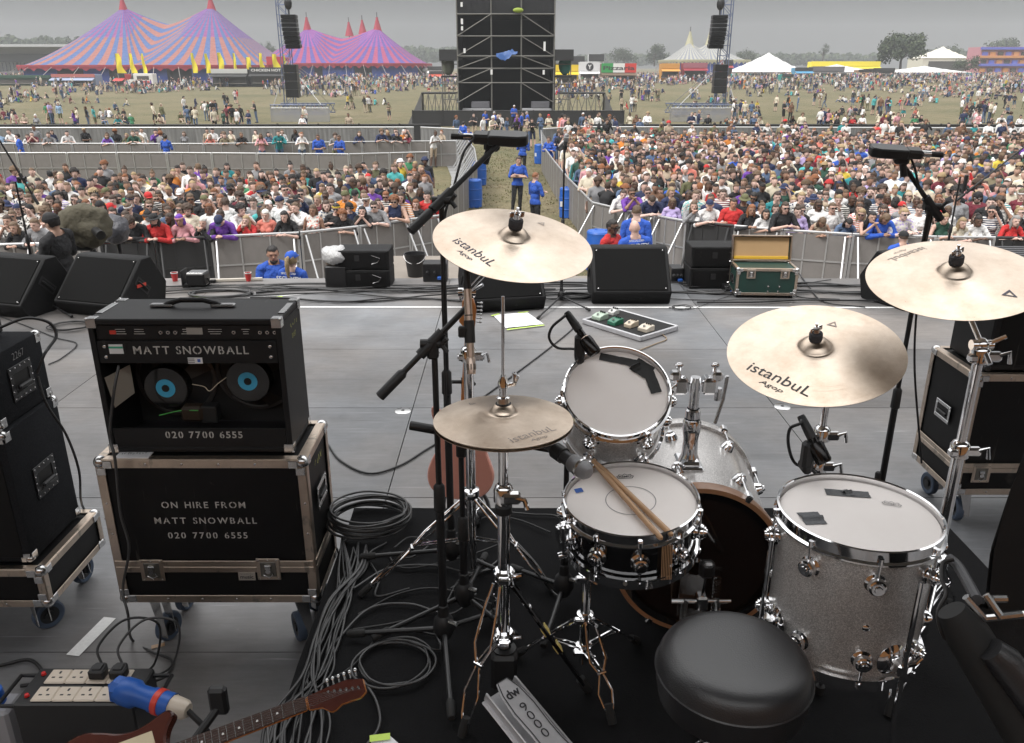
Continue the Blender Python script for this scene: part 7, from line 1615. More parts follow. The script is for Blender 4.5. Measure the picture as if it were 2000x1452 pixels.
def field():
    g = G(); bm = g.bm; ys = [-30, 0, 8, 14, 20, 28, 36, 46, 58, 72, 86, 95]+[95+6*k for k in range(1, 28)]+[300, 380, 500, 700, 905]; xs = [-1150, -800, -450, -220, -120, -60, -30, -12, 0, 12, 30, 60, 120, 220, 450, 800, 1150]
    V = [[bm.verts.new((x, y, ground_z(x, y))) for x in xs] for y in ys]
    for j in range(len(ys)-1):
        for i in range(len(xs)-1): g._f([V[j][i], V[j][i+1], V[j+1][i+1], V[j+1][i]], grass_m)
    struct(g.build('grass_field', ang=80))
    g = G(); tr = mat('trackway', (.23, .205, .18), .7, var=(1.2, .5, (.15, .14, .125)))
    for i in range(-9, 10):
        for j in range(4): g.box((i*1.55, 10+j*2.3, FIELD+.012), (1.53, 2.28, .02), tr)
    struct(g.build('pit_trackway'))
field()
def tufts():
    g = G(); gm = mat('grass_tuft', (.12, .12, .05), .9); gm2 = mat('straw_tuft', (.23, .185, .11), .9); r = random.Random(3)
    for _ in range(9000):
        y = 18+34*r.random(); x = r.uniform(-2.2, 2.4)
        if r.random() < .35: x = r.uniform(-20, -2); y = r.uniform(26, 34)
        if noise.noise((x*.9, y*.9, 0)) < -.12: continue
        a = r.uniform(0, 6.3); w_, h_ = r.uniform(.012, .03), r.uniform(.03, .09); c = Vector((x, y, FIELD)); d = Vector((cos(a)*w_, sin(a)*w_, 0)); g.poly([c-d, c+d, c+Vector((r.uniform(-.04, .04), r.uniform(-.04, .04), h_))], gm if noise.noise((x*.5, y*.5, 4)) > 0 else gm2)
    tag(g.build('grass', recalc=False), None, None, None, 'stuff')
tufts()
# ------------------------------------------------------------------ the rest of the crowd as one mass
import numpy as np
crowd_m = mat('crowd_paint', rough=.8)
t_, b_ = nodes(crowd_m); a_ = t_.nodes.new('ShaderNodeAttribute'); a_.attribute_name = 'tone'; t_.links.new(a_.outputs['Color'], b_.inputs['Base Color'])
def lowarr(me, ratio):
    ob = bpy.data.objects.new('x', me); C.objects.link(ob); m = ob.modifiers.new('d', 'DECIMATE'); m.ratio = ratio; dg = bpy.context.evaluated_depsgraph_get(); e = bpy.data.meshes.new_from_object(ob.evaluated_get(dg)); bpy.data.objects.remove(ob)
    e.calc_loop_triangles(); n = len(e.vertices); v = np.empty(n*3, 'f'); e.vertices.foreach_get('co', v); t = np.empty(len(e.loop_triangles)*3, 'i'); e.loop_triangles.foreach_get('vertices', t)
    return v.reshape(-1, 3), t.reshape(-1, 3), e
HLOW = {r: {k: lowarr(m, r)[:2] for k, m in HAIR.items()} for r in (.06, .012)}
TL = {}
def templ(pose, fem, lod):
    k = (pose, fem, lod)
    if k not in TL:
        F = FIG[pose, fem]; v, t, e = lowarr(F['low'], .5 if lod == 0 else .1); c = v[t].mean(1); 
        ee = bpy.data.meshes.new('q'); ee.from_pydata(v.tolist(), [], t.tolist()); _, reg = F['classify'](ee)
        TL[k] = (v+np.array(F['drop'], 'f'), t, reg, np.array(F['HM']))
    return TL[k]
def crowd_mesh(name, items, lod, label):
    r = random.Random(5); Vs, Ts, Cs = [], [], []; off = 0; names = list(COLS)
    wn_ = [9 if n == 'white' else 11 if n == 'black' else 4 if n in ('grey', 'navy', 'denim', 'beige', 'cream') else 1 for n in names]
    for (x, y, z, rz, pose) in items:
        fem = r.random() < .5
        if (pose, int(fem)) not in FIG: fem = not fem
        v, t, reg, HM = templ(pose, int(fem), lod); sc = (1.0, .94)[int(fem)]*r.uniform(.95, 1.04); c, s_ = cos(rz), sin(rz); tx, ty = r.gauss(0, .05), r.gauss(0, .05); Rm = np.array([[c, -s_, tx], [s_, c, ty], [0, 0, 1]])*sc
        P = np.array([x, y, z]); 
        def var(q, k=.15): f = 1+r.uniform(-k, k); return [min(1, a*f) for a in q]
        sk = var(r.choice(SKINS)); tp = var(COLS[r.choices(names, wn_)[0]]); bt = var(COLS[r.choice(('denim', 'black', 'navy', 'beige', 'denim', 'olive'))]); lng = r.random() < .3; sho = r.random() < .45
        col = np.empty((len(t), 4), 'f'); col[:] = (*sk, 1); col[np.isin(reg, ('torso', 'uarm', 'pelvis')+(('farm',) if lng else ()))] = (*tp, 1); col[np.isin(reg, ('thigh',)+(() if sho else ('shin',)))] = (*bt, 1); col[reg == 'foot'] = (.03, .03, .03, 1)
        Vs.append(v @ Rm.T+P); Ts.append(t+off); Cs.append(col); off += len(v)
        hk = r.choice(('long', 'long', 'bob', 'bun', 'ponytail') if fem else ('short', 'short', 'crop', 'curly')); hv, ht = HLOW[.06 if lod == 0 else .012][hk]
        hv = (np.c_[hv, np.ones(len(hv))] @ HM.T)[:, :3]; hc = var(HCOL[r.choice(('blond', 'brown', 'dark', 'brown', 'light brown', 'dark', 'brown', 'brown', 'light brown', 'dark', 'ginger'))]) if r.random() > .10 else var(COLS[r.choice(('white', 'black', 'navy', 'red', 'beige', 'black'))])
        Vs.append(hv @ Rm.T+P); Ts.append(ht+off); Cs.append(np.tile(np.array([*hc, 1], 'f'), (len(ht), 1))); off += len(hv)
    V = np.concatenate(Vs).astype('f'); T = np.concatenate(Ts).astype('i'); Cc = np.concatenate(Cs)
    me = bpy.data.meshes.new(name); me.vertices.add(len(V)); me.vertices.foreach_set('co', V.ravel()); me.loops.add(T.size); me.loops.foreach_set('vertex_index', T.ravel()); me.polygons.add(len(T)); me.polygons.foreach_set('loop_start', np.arange(0, T.size, 3, dtype='i')); me.update(calc_edges=True)
    me.polygons.foreach_set('use_smooth', [True]*len(T)); a = me.attributes.new('tone', 'FLOAT_COLOR', 'FACE'); a.data.foreach_set('color', Cc.ravel()); me.materials.append(crowd_m)
    o = bpy.data.objects.new(name, me); C.objects.link(o); tag(o, label, 'crowd', None, 'stuff'); print(name, len(items), len(T)); return o
crowd_mesh('crowd', CROWD, 0, 'dense festival crowd further back in the pens')
FARC = []; r = random.Random(9); MIDC = []
def blockedf(x, y): return abs(x-.0) < 6.5 and 70 < y < 92 or abs(x-.3) < 9 and 53 < y < 60 and False
poses_f = ('stand', 'stand', 'hands', 'walk', 'crossed', 'sit', 'sit')
for _ in range(120):       # groups on the near grass
    u = r.uniform(-20, 2020); y = 56+60*r.random()**1.3; w_ = y*cP+4.4*sP; x = (u-1000)/FPX*w_
    if -9 < x < 11 and y < 95: continue
    n = r.choice((1, 2, 2, 3, 4, 6)) if u < 1000 else r.choice((1, 2, 3, 5, 7)); sit = r.random() < .5
    for k in range(n):
        px, py = x+r.gauss(0, .6), y+r.gauss(0, .7); MIDC.append((px, py, ground_z(px, py), r.uniform(-pi, pi), 'sit' if sit else r.choice(poses_f[:5])))
for k in range(26):        # leaning on the black fence
    x = r.choice((r.uniform(-34, -5), r.uniform(6, 34), r.uniform(6, 34))); MIDC.append((x, 54.2+r.uniform(0, .5), FIELD, r.gauss(0, .3), r.choice(('lean', 'stand', 'crossed'))))
for k in range(30):        # around the tower foot
    x = r.uniform(-4, 8); MIDC.append((x, r.uniform(49.5, 57), FIELD, r.gauss(0, .6), r.choice(('lean', 'stand', 'hands'))))
k = 0
while len(FARC) < 6800 and k < 90000:
    k += 1; y = 112+132*r.random()**.6; w_ = y*cP+3.5*sP; u = r.uniform(-30, 2030); x = (u-1000)/FPX*w_
    d_ = noise.noise((x*.05, y*.022, 0))+.55*noise.noise((x*.21, y*.1, 7)); lim = .44-(y-112)/132*1.25-(.17 if u > 900 else 0)
    if d_ < lim: continue
    m_ = r.choice((1, 2, 3, 4, 5)); st_ = r.random() < .4
    for _ in range(m_): qx, qy = x+r.gauss(0, .7), y+r.gauss(0, .9); FARC.append((qx, qy, ground_z(qx, qy), r.uniform(-pi, pi), 'sit' if st_ else r.choice(poses_f)))
crowd_mesh('crowd', MIDC, 0, 'small groups standing and sitting across the grass field'); crowd_mesh('crowd', FARC, 1, 'distant crowd in front of the tents and stalls')
# ------------------------------------------------------------------ tents
def bigtop(name, label, u0, u1, vE, peaks, Y, cols, n=76, depth=26, group=None, extra=(), edge=None):
    """striped big top on two king poles; stripes fan out from each peak and meet on the middle seam"""
    A, B = at(u0, vE, y=Y), at(u1, vE, y=Y); ze = (A.z+B.z)/2; P = [at(u, v, y=Y+depth*.1) for u, v in peaks]; mid = (P[0].x+P[1].x)/2; D = depth; cy = Y+D*.1
    t = thing(name, label, 'big top tent', (mid, cy, ground_z(mid, cy)), 0, group); gz = ground_z(mid, cy)
    ms = [mat('canvas_%s' % k, tuple(x*.5 for x in c), .8, bump=(1.2, .5)) for k, c in cols.items()]; g = G(); bm = g.bm; zp = (P[0].z+P[1].z)/2; zm = ze+(zp-ze)*.74
    for side in (0, 1):
        px = P[side].x-mid; pz = P[side].z-gz; ex = (A.x if side == 0 else B.x)-mid; s_ = -1 if side == 0 else 1
        bd = []
        for k in range(n+1):      # seam from back to front, then round the outside edge
            q = k/n
            if q < .3: yy = D*(1-2*q/.3)*(-1); bd.append((0, -yy if False else D*(1-2*q/.3), None))
            else:
                a = -pi/2+pi*(q-.3)/.7; sq = 1/max(abs(cos(a))**4+abs(sin(a))**4, 1e-9)**.25; bd.append((ex*cos(a)*sq if abs(cos(a)) > 1e-6 else 0, D*sin(a)*sq, ze-gz))
        rows = []
        for (bx, by, bz) in bd:
            if bz is None: bz = (ze-gz)+(zm-ze)*max(0, 1-abs(by)/D)**1.15
            rows.append([bm.verts.new((px+(bx-px)*tt, by*tt, bz+(pz-bz)*((1-tt)**1.28))) for tt in [0.012+.988*j/16 for j in range(17)]])
        for k in range(n):
            for j in range(16):
                m = ms[0] if k % 2 else (ms[2] if j < 7 else ms[1])
                if j < 4 and k < n*.3+1 and k % 2 and len(ms) > 3: m = ms[3]
                g._f([rows[k][j], rows[k+1][j], rows[k+1][j+1], rows[k][j+1]], m)
    bmesh.ops.remove_doubles(bm, verts=bm.verts, dist=.01); g.build('canvas', t, ang=25)
    g = G(); wall = mat('tent_wall_blue', (.03, .06, .26), .8); wall2 = mat('tent_dark_door', (.015, .015, .018), .9); scal = mat('scallop_red', (.33, .03, .05), .7) if edge is None else mat('scallop_pale', edge, .7); ring = []
    for k in range(72):
        a = 2*pi*k/72; sq = 1/(abs(cos(a))**4+abs(sin(a))**4)**.25; ex = (B.x-mid) if cos(a) > 0 else (mid-A.x); ring.append(Vector((ex*cos(a)*sq, D*sin(a)*sq, 0)))
    for k in range(72):
        a, b = ring[k]*.97, ring[(k+1) % 72]*.97; h = Vector((0, 0, ze-gz-.1)); g.poly([a, b, b+h, a+h], wall2 if k % 9 in (3, 4) or k % 13 == 0 else wall)
    g.build('side_wall', t, recalc=False); g = G()
    for k in range(72):
        a, b = ring[k]*1.004, ring[(k+1) % 72]*1.004; h = Vector((0, 0, ze-gz)); g.poly([a+h, (a+b)/2+h-Vector((0, 0, .9)), b+h], scal); g.poly([a+h+Vector((0, 0, .35)), a+h-Vector((0, 0, .35)), b+h-Vector((0, 0, .35)), b+h+Vector((0, 0, .35))], scal)
    g.build('valance', t, recalc=False)
    for q in list(P)+[at(u, v, y=Y+depth*.9) for u, v in extra]:
        g = G(); o = Vector((q.x-mid, q.y-cy, q.z-gz)); sc = Y/215; g.lathe([(1.15*sc, -1.1*sc), (.75*sc, .3*sc), (.3*sc, 1.9*sc), (.28*sc, 2.3*sc)], scal, 16, Matrix.Translation(o)); g.cyl(o, o+Vector((0, 0, 3.4*sc)), .14*sc, steel, n=8); g.cyl((o.x, o.y, 0), o, .18, steel, n=8); g.build('king_pole', t)
    g = G()
    for k in range(0, 72, 2):
        a = ring[k]; h = Vector((0, 0, ze-gz)); g.cyl(a+h, a*1.14, .05, mat('rope_pale', (.4, .36, .34), .8), n=4)
    g.build('guy_rope', t); return t
bigtop('big_top_tent', 'huge blue and coral striped big top with red pole caps', 84, 562, 131, [(240, 14), (412, 12)], 205, {'blue': (.10, .19, .46), 'coral': (.52, .20, .165), 'magenta': (.40, .10, .34), 'violet': (.13, .11, .46)}, depth=24)
bigtop('big_top_tent', 'smaller pink and blue striped big top with four red pole caps', 500, 838, 127, [(600, 54), (737, 54)], 238, {'blue2': (.12, .09, .42), 'pink2': (.52, .07, .20), 'magenta2': (.46, .09, .40), 'violet2': (.28, .12, .48)}, depth=20, extra=[(682, 62), (708, 58)])
bigtop('big_top_tent', 'pale yellow and grey striped big top behind the right speaker tower', 1296, 1455, 120, [(1347, 82), (1385, 84)], 260, {'greyc': (.33, .35, .40), 'creamc': (.62, .6, .52), 'creamd': (.62, .6, .52), 'yel': (.6, .52, .12)}, depth=16, edge=(.4, .38, .25))
ptent = mat('marquee_white', (.6, .6, .6), .7); 
def marquee(label, u0, u1, vr, ve, vb, Y, m=ptent, ridge=None, dep=12):
    A, B = at(u0, ve, y=Y), at(u1, ve, y=Y); cx = (A.x+B.x)/2; gz = at(u0, vb, y=Y).z; t = thing('marquee', label, 'marquee tent', (cx, Y, gz)); zr = at((u0+u1)/2, vr, y=Y+dep/2).z-gz; ze = A.z-gz; hw = (B.x-A.x)/2
    rx = hw*.05 if ridge is None else (at(ridge, vr, y=Y).x-cx)
    g = G(); n = 10; V = []
    for j in range(n+1):
        row = []
        for i in range(n+1):
            fx, fy = i/n*2-1, j/n*2-1; r_ = max(abs(fx), abs(fy)); h = ze+(zr-ze)*(1-r_)**1.25; row.append(g.bm.verts.new((fx*hw+rx*(1-r_), dep/2*fy+dep/2, h)))
        V.append(row)
    for j in range(n):
        for i in range(n): g._f([V[j][i], V[j][i+1], V[j+1][i+1], V[j+1][i]], m)
    g.build('roof', t, ang=30); g = G(); g.box((0, dep/2, ze*.5), (hw*1.96, dep*.96, ze), m); g.box((0, -.02, ze*.42), (hw*1.5, .3, ze*.7), mat('tent_shade', (.06, .055, .05), .9)); g.build('side_wall', t)
    return t
marquee('white peaked marquee beside the right speaker tower', 1432, 1582, 103, 141, 152, 235)
marquee('long white marquee behind the right hand crowd under the oak', 1560, 1730, 126, 141, 154, 232)
marquee('low white marquee towards the fairground, past the oak', 1735, 1905, 129, 142, 154, 236)
marquee('cream gabled tent between oak and fairground', 1803, 1902, 91, 114, 140, 300, mat('marquee_cream', (.6, .57, .48), .7))
marquee('white marquee left of the control tower behind the pink big top', 770, 840, 128, 136, 152, 230); marquee('small white marquee just left of the control tower', 715, 775, 129, 136, 152, 226)
# ------------------------------------------------------------------ stalls
def stall(label, u0, u1, v0, v1, Y, col, sign=None, scol=(.02, .02, .02), tcol=(.7, .7, .68), cat='food stall', vs=None, awn=True, bands=None):
    A, B = at(u0, v0, y=Y), at(u1, v0, y=Y); gz = min(ground_z(A.x, Y), at(u0, v1, y=Y).z); W = B.x-A.x; H = A.z-gz; t = thing('stall', label, cat, ((A.x+B.x)/2, Y, gz)); m = mat('stall_%d' % len(MATS), col, .6)
    g = G(); g.box((0, 1.6, H/2), (W, 3, H), m, .05); g.build('body', t)
    g = G(); g.box((0, .05, H*.4), (W*.86, .16, H*.36), MATS['tent_shade']); g.build('hatch', t); g = G(); g.box((0, -.12, H*.2), (W*.9, .4, .12), steel); g.build('counter', t)
    sh = H*.3 if vs is None else abs(at(u0, vs, y=Y).z-A.z); g = G(); sm = mat('sign_%d' % len(MATS), scol, .6)
    if bands:
        for k, c in enumerate(bands): g.box((W*(-.5+(k+.5)/len(bands)), -.12, H-sh/2+.1), (W/len(bands), .16, sh), mat('band_%d' % len(MATS), c, .6))
    else: g.box((0, -.12, H-sh/2+.1), (W, .16, sh), sm, .02)
    so = g.build('sign_board', t)
    if sign:
        o = text(sign, sh*.62, mat('sign_text_%d' % len(MATS), tcol, .6), so, facing(0, -.22, H-sh/2+.1), bold=.02); w_ = o.dimensions.x; k = W*.9/max(w_, .01); o.scale = (min(k, 2.2), 1, 1)
    if awn:
        g = G(); g.prism([(-.2, H-sh), (-1.5, H-sh-.45), (-1.5, H-sh-.52), (-.2, H-sh-.1)], -W/2, W/2, m); g.build('awning', t)
    return t
stall('black food stall with a pale sign board next to the flags', 412, 483, 136, 160, 172, (.02, .02, .02), None, (.5, .5, .48), vs=145)
stall('black chicken stall with white lettering under the big top edge', 487, 552, 133, 160, 172, (.02, .02, .02), 'CHICKEN HOT', vs=144)
stall('green white and red banded pizza stall right of the control tower', 1175, 1243, 125, 158, 190, (.12, .08, .05), 'Pizzaria', vs=143, bands=[(.02, .28, .06), (.7, .7, .68), (.55, .03, .02)], tcol=(.02, .02, .02))
stall('yellow food unit with dark figures beside the control tower', 1084, 1130, 128, 150, 170, (.66, .48, .02), None, (.66, .48, .02)); stall('white round-logo stall between tower and pizza stall', 1132, 1172, 122, 152, 195, (.62, .62, .62), None, (.6, .6, .6), vs=140); st_ = bpy.data.objects[[o.name for o in bpy.data.objects if o.get('label', '').startswith('white round-logo')][0]]; g = G(); g.cyl((0, -.21, 0), (0, -.24, 0), .85, bplastic, n=28); lg = g.build('round_logo', st_, loc=(0, 0, at(1152, 131, y=195).z-st_.location.z)); text('Y', 1.2, white, lg, facing(0, -.26, 0), bold=.03)
stall('orange food stall right of the pizza stall', 1292, 1328, 125, 150, 205, (.55, .26, .05), None, (.5, .25, .05)); stall('dark red food stall below the pale striped big top', 1335, 1382, 124, 150, 205, (.25, .02, .03), None, (.3, .1, .13), vs=134)
stall('white cabin with grey side behind the yellow unit', 1150, 1180, 107, 130, 240, (.6, .62, .64), cat='cabin', awn=False); stall('dark grey cabin beside the tower roof', 1113, 1142, 111, 130, 220, (.12, .12, .13), cat='cabin', awn=False)
stall('blue and black stall at the end of the white marquee', 1553, 1588, 133, 155, 225, (.06, .25, .42), None); stall('yellow roofed stall in the long white marquee row', 1585, 1720, 121, 150, 240, (.66, .55, .03), None, (.66, .55, .03)); stall('black signed stall in the white marquee row', 1706, 1748, 134, 152, 226, (.03, .03, .03), None, vs=143)
stall('dark bannered stall under the yellow roof', 1588, 1650, 131, 150, 228, (.05, .05, .05), None, (.14, .13, .14), vs=140); stall('red stall behind the right speaker tower', 1412, 1432, 118, 145, 230, (.3, .04, .04)); stall('brown barrel stall under the white marquee', 1677, 1703, 137, 152, 227, (.25, .14, .07))
stall('teal portable toilet pair on the right hand grass', 1528, 1550, 146, 162, 190, (.02, .25, .22), cat='portable toilet', awn=False)
stall('poster covered hoarding stall near the grandstand', 100, 185, 146, 164, 178, (.25, .3, .42), None, (.4, .12, .1)); stall('dark green hoarding stall at the far left', -10, 98, 148, 166, 178, (.02, .07, .045), None, (.02, .07, .045), awn=False); stall('red and white kiosk beside the ice cream van', 224, 243, 145, 172, 176, (.5, .06, .06))
stall('red banner board at the edge of the big top', 520, 556, 112, 124, 179.5, (.42, .03, .05), None, (.42, .03, .05), cat='banner', awn=False); stall('white low service cabins right of the pink big top', 835, 868, 131, 150, 215, (.6, .58, .57), cat='cabin'); stall('red roofed stall left of the control tower', 838, 868, 140, 150, 205, (.5, .07, .04))
# ice cream van
def van(u0, u1, v0, v1, Y, label):
    A, B = at(u0, v1, y=Y), at(u1, v0, y=Y); t = thing('ice_cream_van', label, 'van', ((A.x+B.x)/2, Y, ground_z(A.x, Y))); W = B.x-A.x; H = B.z-A.z; m = mat('van_white', (.7, .68, .66), .35)
    g = G(); g.prism([(-W/2, .4), (W/2, .4), (W/2, H), (-W*.22, H), (-W*.36, H*.55), (-W/2, H*.48)], 0, 2, m, None, 'y', .08); g.build('body', t); g = G(); g.box((W*.12, -.02, H*.66), (W*.45, .06, H*.3), MATS['tent_shade']); g.prism([(-W*.37, H*.56), (-W*.24, H*.95), (-W*.24, H*.56)], -.03, .02, MATS['tent_shade'], None, 'y'); g.build('window', t)
    g = G(); g.box((W*.1, -.03, H*.36), (W*.5, .06, H*.12), mat('van_red', (.6, .08, .08), .5)); g.build('red_panel', t)
    for x in (-W*.3, W*.3): g = G(); g.cyl((x, -.05, .42), (x, .2, .42), .42, rubber, n=16); g.build('wheel', t)
van(250, 298, 147, 172, 174, 'white ice cream van parked before the striped big top')
# feather flags
fl_m = mat('flag_yellow', (.75, .62, .02), .7)
for i, (u, vt, vb) in enumerate(((224, 105, 160), (251, 105, 160), (275, 105, 162), (372, 104, 160), (399, 105, 162), (424, 103, 160), (454, 104, 160), (480, 112, 158), (505, 104, 158), (531, 106, 158), (552, 106, 158))):
    Y = 175.5; a = at(u, vt, y=Y); gz = ground_z(a.x, Y); H = a.z-gz; t = thing('flag', 'yellow feather flag before the big top, number %s counted from the grandstand side' % ('one', 'two', 'three', 'four', 'five', 'six', 'seven', 'eight', 'nine', 'ten', 'eleven')[i], 'flag', (a.x, Y, gz), 0, 'yellow feather flags before the big top')
    g = G(); g.cyl((0, 0, 0), (0, 0, H), .06, steel, n=6); g.build('pole', t); rr = random.Random(i); wd_ = rr.choice((.7, 1.0, 1.3, 1.5)); g = G(); V = []
    for j in range(9):
        q = j/8; V.append([g.bm.verts.new((x*wd_*(.5+.6*q)*(1+.2*sin(q*7+i)), .15*sin(q*6+x*3+i), H-q*H*.6)) for x in (0, .33, .66, 1)])
    for j in range(8):
        for k in range(3): g._f([V[j][k], V[j][k+1], V[j+1][k+1], V[j+1][k]], fl_m)
    g.build('cloth', t, ang=60)
# ------------------------------------------------------------------ control tower
def tower():
    Y = 75; z = lambda v: at(1000, v, y=Y).z; X = lambda u, v=120: at(u, v, y=Y).x; gz = FIELD; t = thing('control_tower', 'tall black meshed scaffold control tower in the middle of the field', 'scaffold tower', (X(988), Y, gz)); cx = X(988); hw = (X(1082)-X(894))/2; top = z(-70)-gz; D = 7
    blk = mat('tower_mesh', (.013, .013, .015), .85, var=(2, .4, (.02, .02, .023))); dk = mat('tower_inside', (.008, .008, .009), .9); pole = mat('scaffold_pole', (.17, .165, .15), .55, .4)
    g = G(); g.box((-hw, D/2, top/2), (.1, D, top), blk); g.build('side_sheet', t); g = G(); g.box((hw, D/2, top/2), (.1, D, top), blk); g.build('side_sheet', t); g = G(); g.box((0, D, top/2), (2*hw, .1, top), dk); g.build('back_sheet', t)
    g = G(); n = 34; zb = z(28)-gz
    for k in range(n): g.box((-hw+2*hw*(k+.5)/n, -.02+.05*(k % 2), (zb+top)/2), (2*hw/n, .06, top-zb), blk)
    g.build('front_sheet', t)
    levels = [z(v)-gz for v in (28, 71, 110, 134, 162, 200)]
    for zz in (levels[2], levels[3], levels[0]): g = G(); g.box((0, D/2, zz), (2*hw-.1, D-.2, .22), dk); g.build('deck', t)
    ux = [-hw, X(960)-cx, X(1018)-cx, hw]
    for x in ux: g = G(); g.cyl((x, -.1, 0), (x, -.1, top), .06, pole, n=8); g.build('standard', t)
    for zz in levels[:5]: g = G(); g.cyl((-hw, -.16, zz), (hw, -.16, zz), .05, pole, n=8); g.build('ledger', t)
    for k in range(5):
        a, b = levels[k], levels[k+1]
        for (x0, x1) in ((ux[1], ux[0]), (ux[2], ux[3])): g = G(); g.cyl((x0, -.2, a), (x1, -.2, b), .04, pole, n=6); g.build('diagonal_brace', t)
    g = G()
    for (u, v0, v1) in ((904, 5, 14), (904, 37, 48), (904, 52, 60), (908, 95, 104), (1063, 82, 100), (960, 136, 146), (1062, 137, 146)): g.box((X(u)-cx, -.25, (z(v0)+z(v1))/2-gz), (.18, .06, abs(z(v0)-z(v1))), white)
    g.build('tag_strip', t)
    tp = mat('tarp_blue', (.012, .075, .26), .5); g = G(); c = at(990, 112, y=Y); V = []
    for j in range(7): V.append([g.bm.verts.new((c.x-cx+(i-6)*.15, -.4-.05*j, c.z-gz+.55+.25*noise.noise((i*.6, j*.5, 1))-j*.13*(1-abs(i-5)/8)-abs(i-8)*.03)) for i in range(13)])
    for j in range(6):
        for i in range(12): g._f([V[j][i], V[j][i+1], V[j+1][i+1], V[j+1][i]], tp)
    g.build('blue_tarpaulin', t)
    g = G(); c = at(1012, 21, y=Y); g.ball((c.x-cx, -.4, c.z-gz), (.45, .15, .2), mat('tarp_lime', (.25, .33, .03), .6), 12); g.build('lime_cover', t)
    for u, lb in ((930, 'pale equipment cases stacked inside the tower foot, amplifier side'), (1050, 'pale equipment cases stacked inside the tower foot, ride cymbal side')):
        c = at(u, 200, y=Y-1.2); q = thing('equipment_case', lb, 'equipment case', (c.x, Y+1, gz)); g = G(); g.box((0, 0, .7), (2.6, 1, .8), mat('case_pale', (.4, .4, .42), .5), .04); g.box((.3, 0, 1.4), (1.6, .9, .55), mat('case_mid', (.16, .16, .18), .5), .04); g.build('body', q); g = G(); g.box((0, -.52, .9), (2.5, .03, .06), steel); g.build('trim', q)
    # side wings
    for s_, u0, u1, vt, lb in ((-1, 862, 893, 97, 'black roofed side scaffold on the amplifier side of the tower'), (1, 1085, 1116, 97, 'black roofed side scaffold on the ride cymbal side of the tower')):
        a, b = at(u0, vt, y=Y), at(u1, vt, y=Y); q = thing('side_scaffold', lb, 'scaffold', ((a.x+b.x)/2, Y+1.5, gz)); W = b.x-a.x; H = a.z-gz
        for x in (-W/2, W/2):
            for y in (-1.2, 1.2): g = G(); g.cyl((x, y, 0), (x, y, H), .05, pole, n=6); g.build('standard', q)
        g = G(); g.prism([(-1.6, H), (1.6, H), (1.6, H-.8), (-1.6, H-.9)], -W/2-.2, W/2+.2, bdark); g.build('roof', q)
        zd = z(150)-gz; g = G(); g.box((0, 0, zd), (W+.2, 2.6, .15), bdark); g.build('deck', q); g = G()
        for zz in (zd+1.0, zd*.5, zd-.6): g.cyl((-W/2, -1.25, zz), (W/2, -1.25, zz), .04, pole, n=6)
        g.cyl((-W/2, -1.25, 0), (W/2, -1.25, zd), .04, pole, n=6); g.build('rails', q)
        g = G(); g.ball((s_*.2, -.6, zd+.95), (.55, .4, .85), mat('spot_cover' if s_ < 0 else 'spot_cover_green', (.16, .17, .13) if s_ < 0 else (.03, .16, .13), .8), 14); g.build('covered_spotlight', q)
    # ramps and low scaffold by the foot
    for s_, u0, u1, lb in ((1, 1090, 1180, 'low scaffold staging with braces right of the tower foot'), (-1, 825, 892, 'low scaffold staging left of the tower foot')):
        a, b = at(u0, 182, y=Y-2), at(u1, 182, y=Y-2); q = thing('staging', lb, 'scaffold', ((a.x+b.x)/2, Y-2, gz)); W = b.x-a.x; H = a.z-gz
        g = G(); g.box((0, 0, H), (W, 2, .12), bdark); g.build('deck', q); g = G()
        for k in range(6):
            x = -W/2+W*k/5; g.cyl((x, -1, 0), (x, -1, H), .04, pole, n=6); 
            if k < 5: g.cyl((x, -1, 0), (x+W/5, -1, H), .03, pole, n=6); g.cyl((x+W/5, -1, 0), (x, -1, H), .03, pole, n=6)
        g.build('braces', q); g = G(); g.prism([(s_*W/2, H), (s_*(W/2+1.2), .0), (s_*W/2, 0)], -1, 1, mat('ramp_grey', (.12, .12, .12), .7), None, 'y'); g.build('ramp', q)
    long_fence('tower_fence', 'black fence around the foot of the control tower', [(-8, 69), (9, 69)], 1.2, bdark, 'fence', bdark, 2.4)
tower()
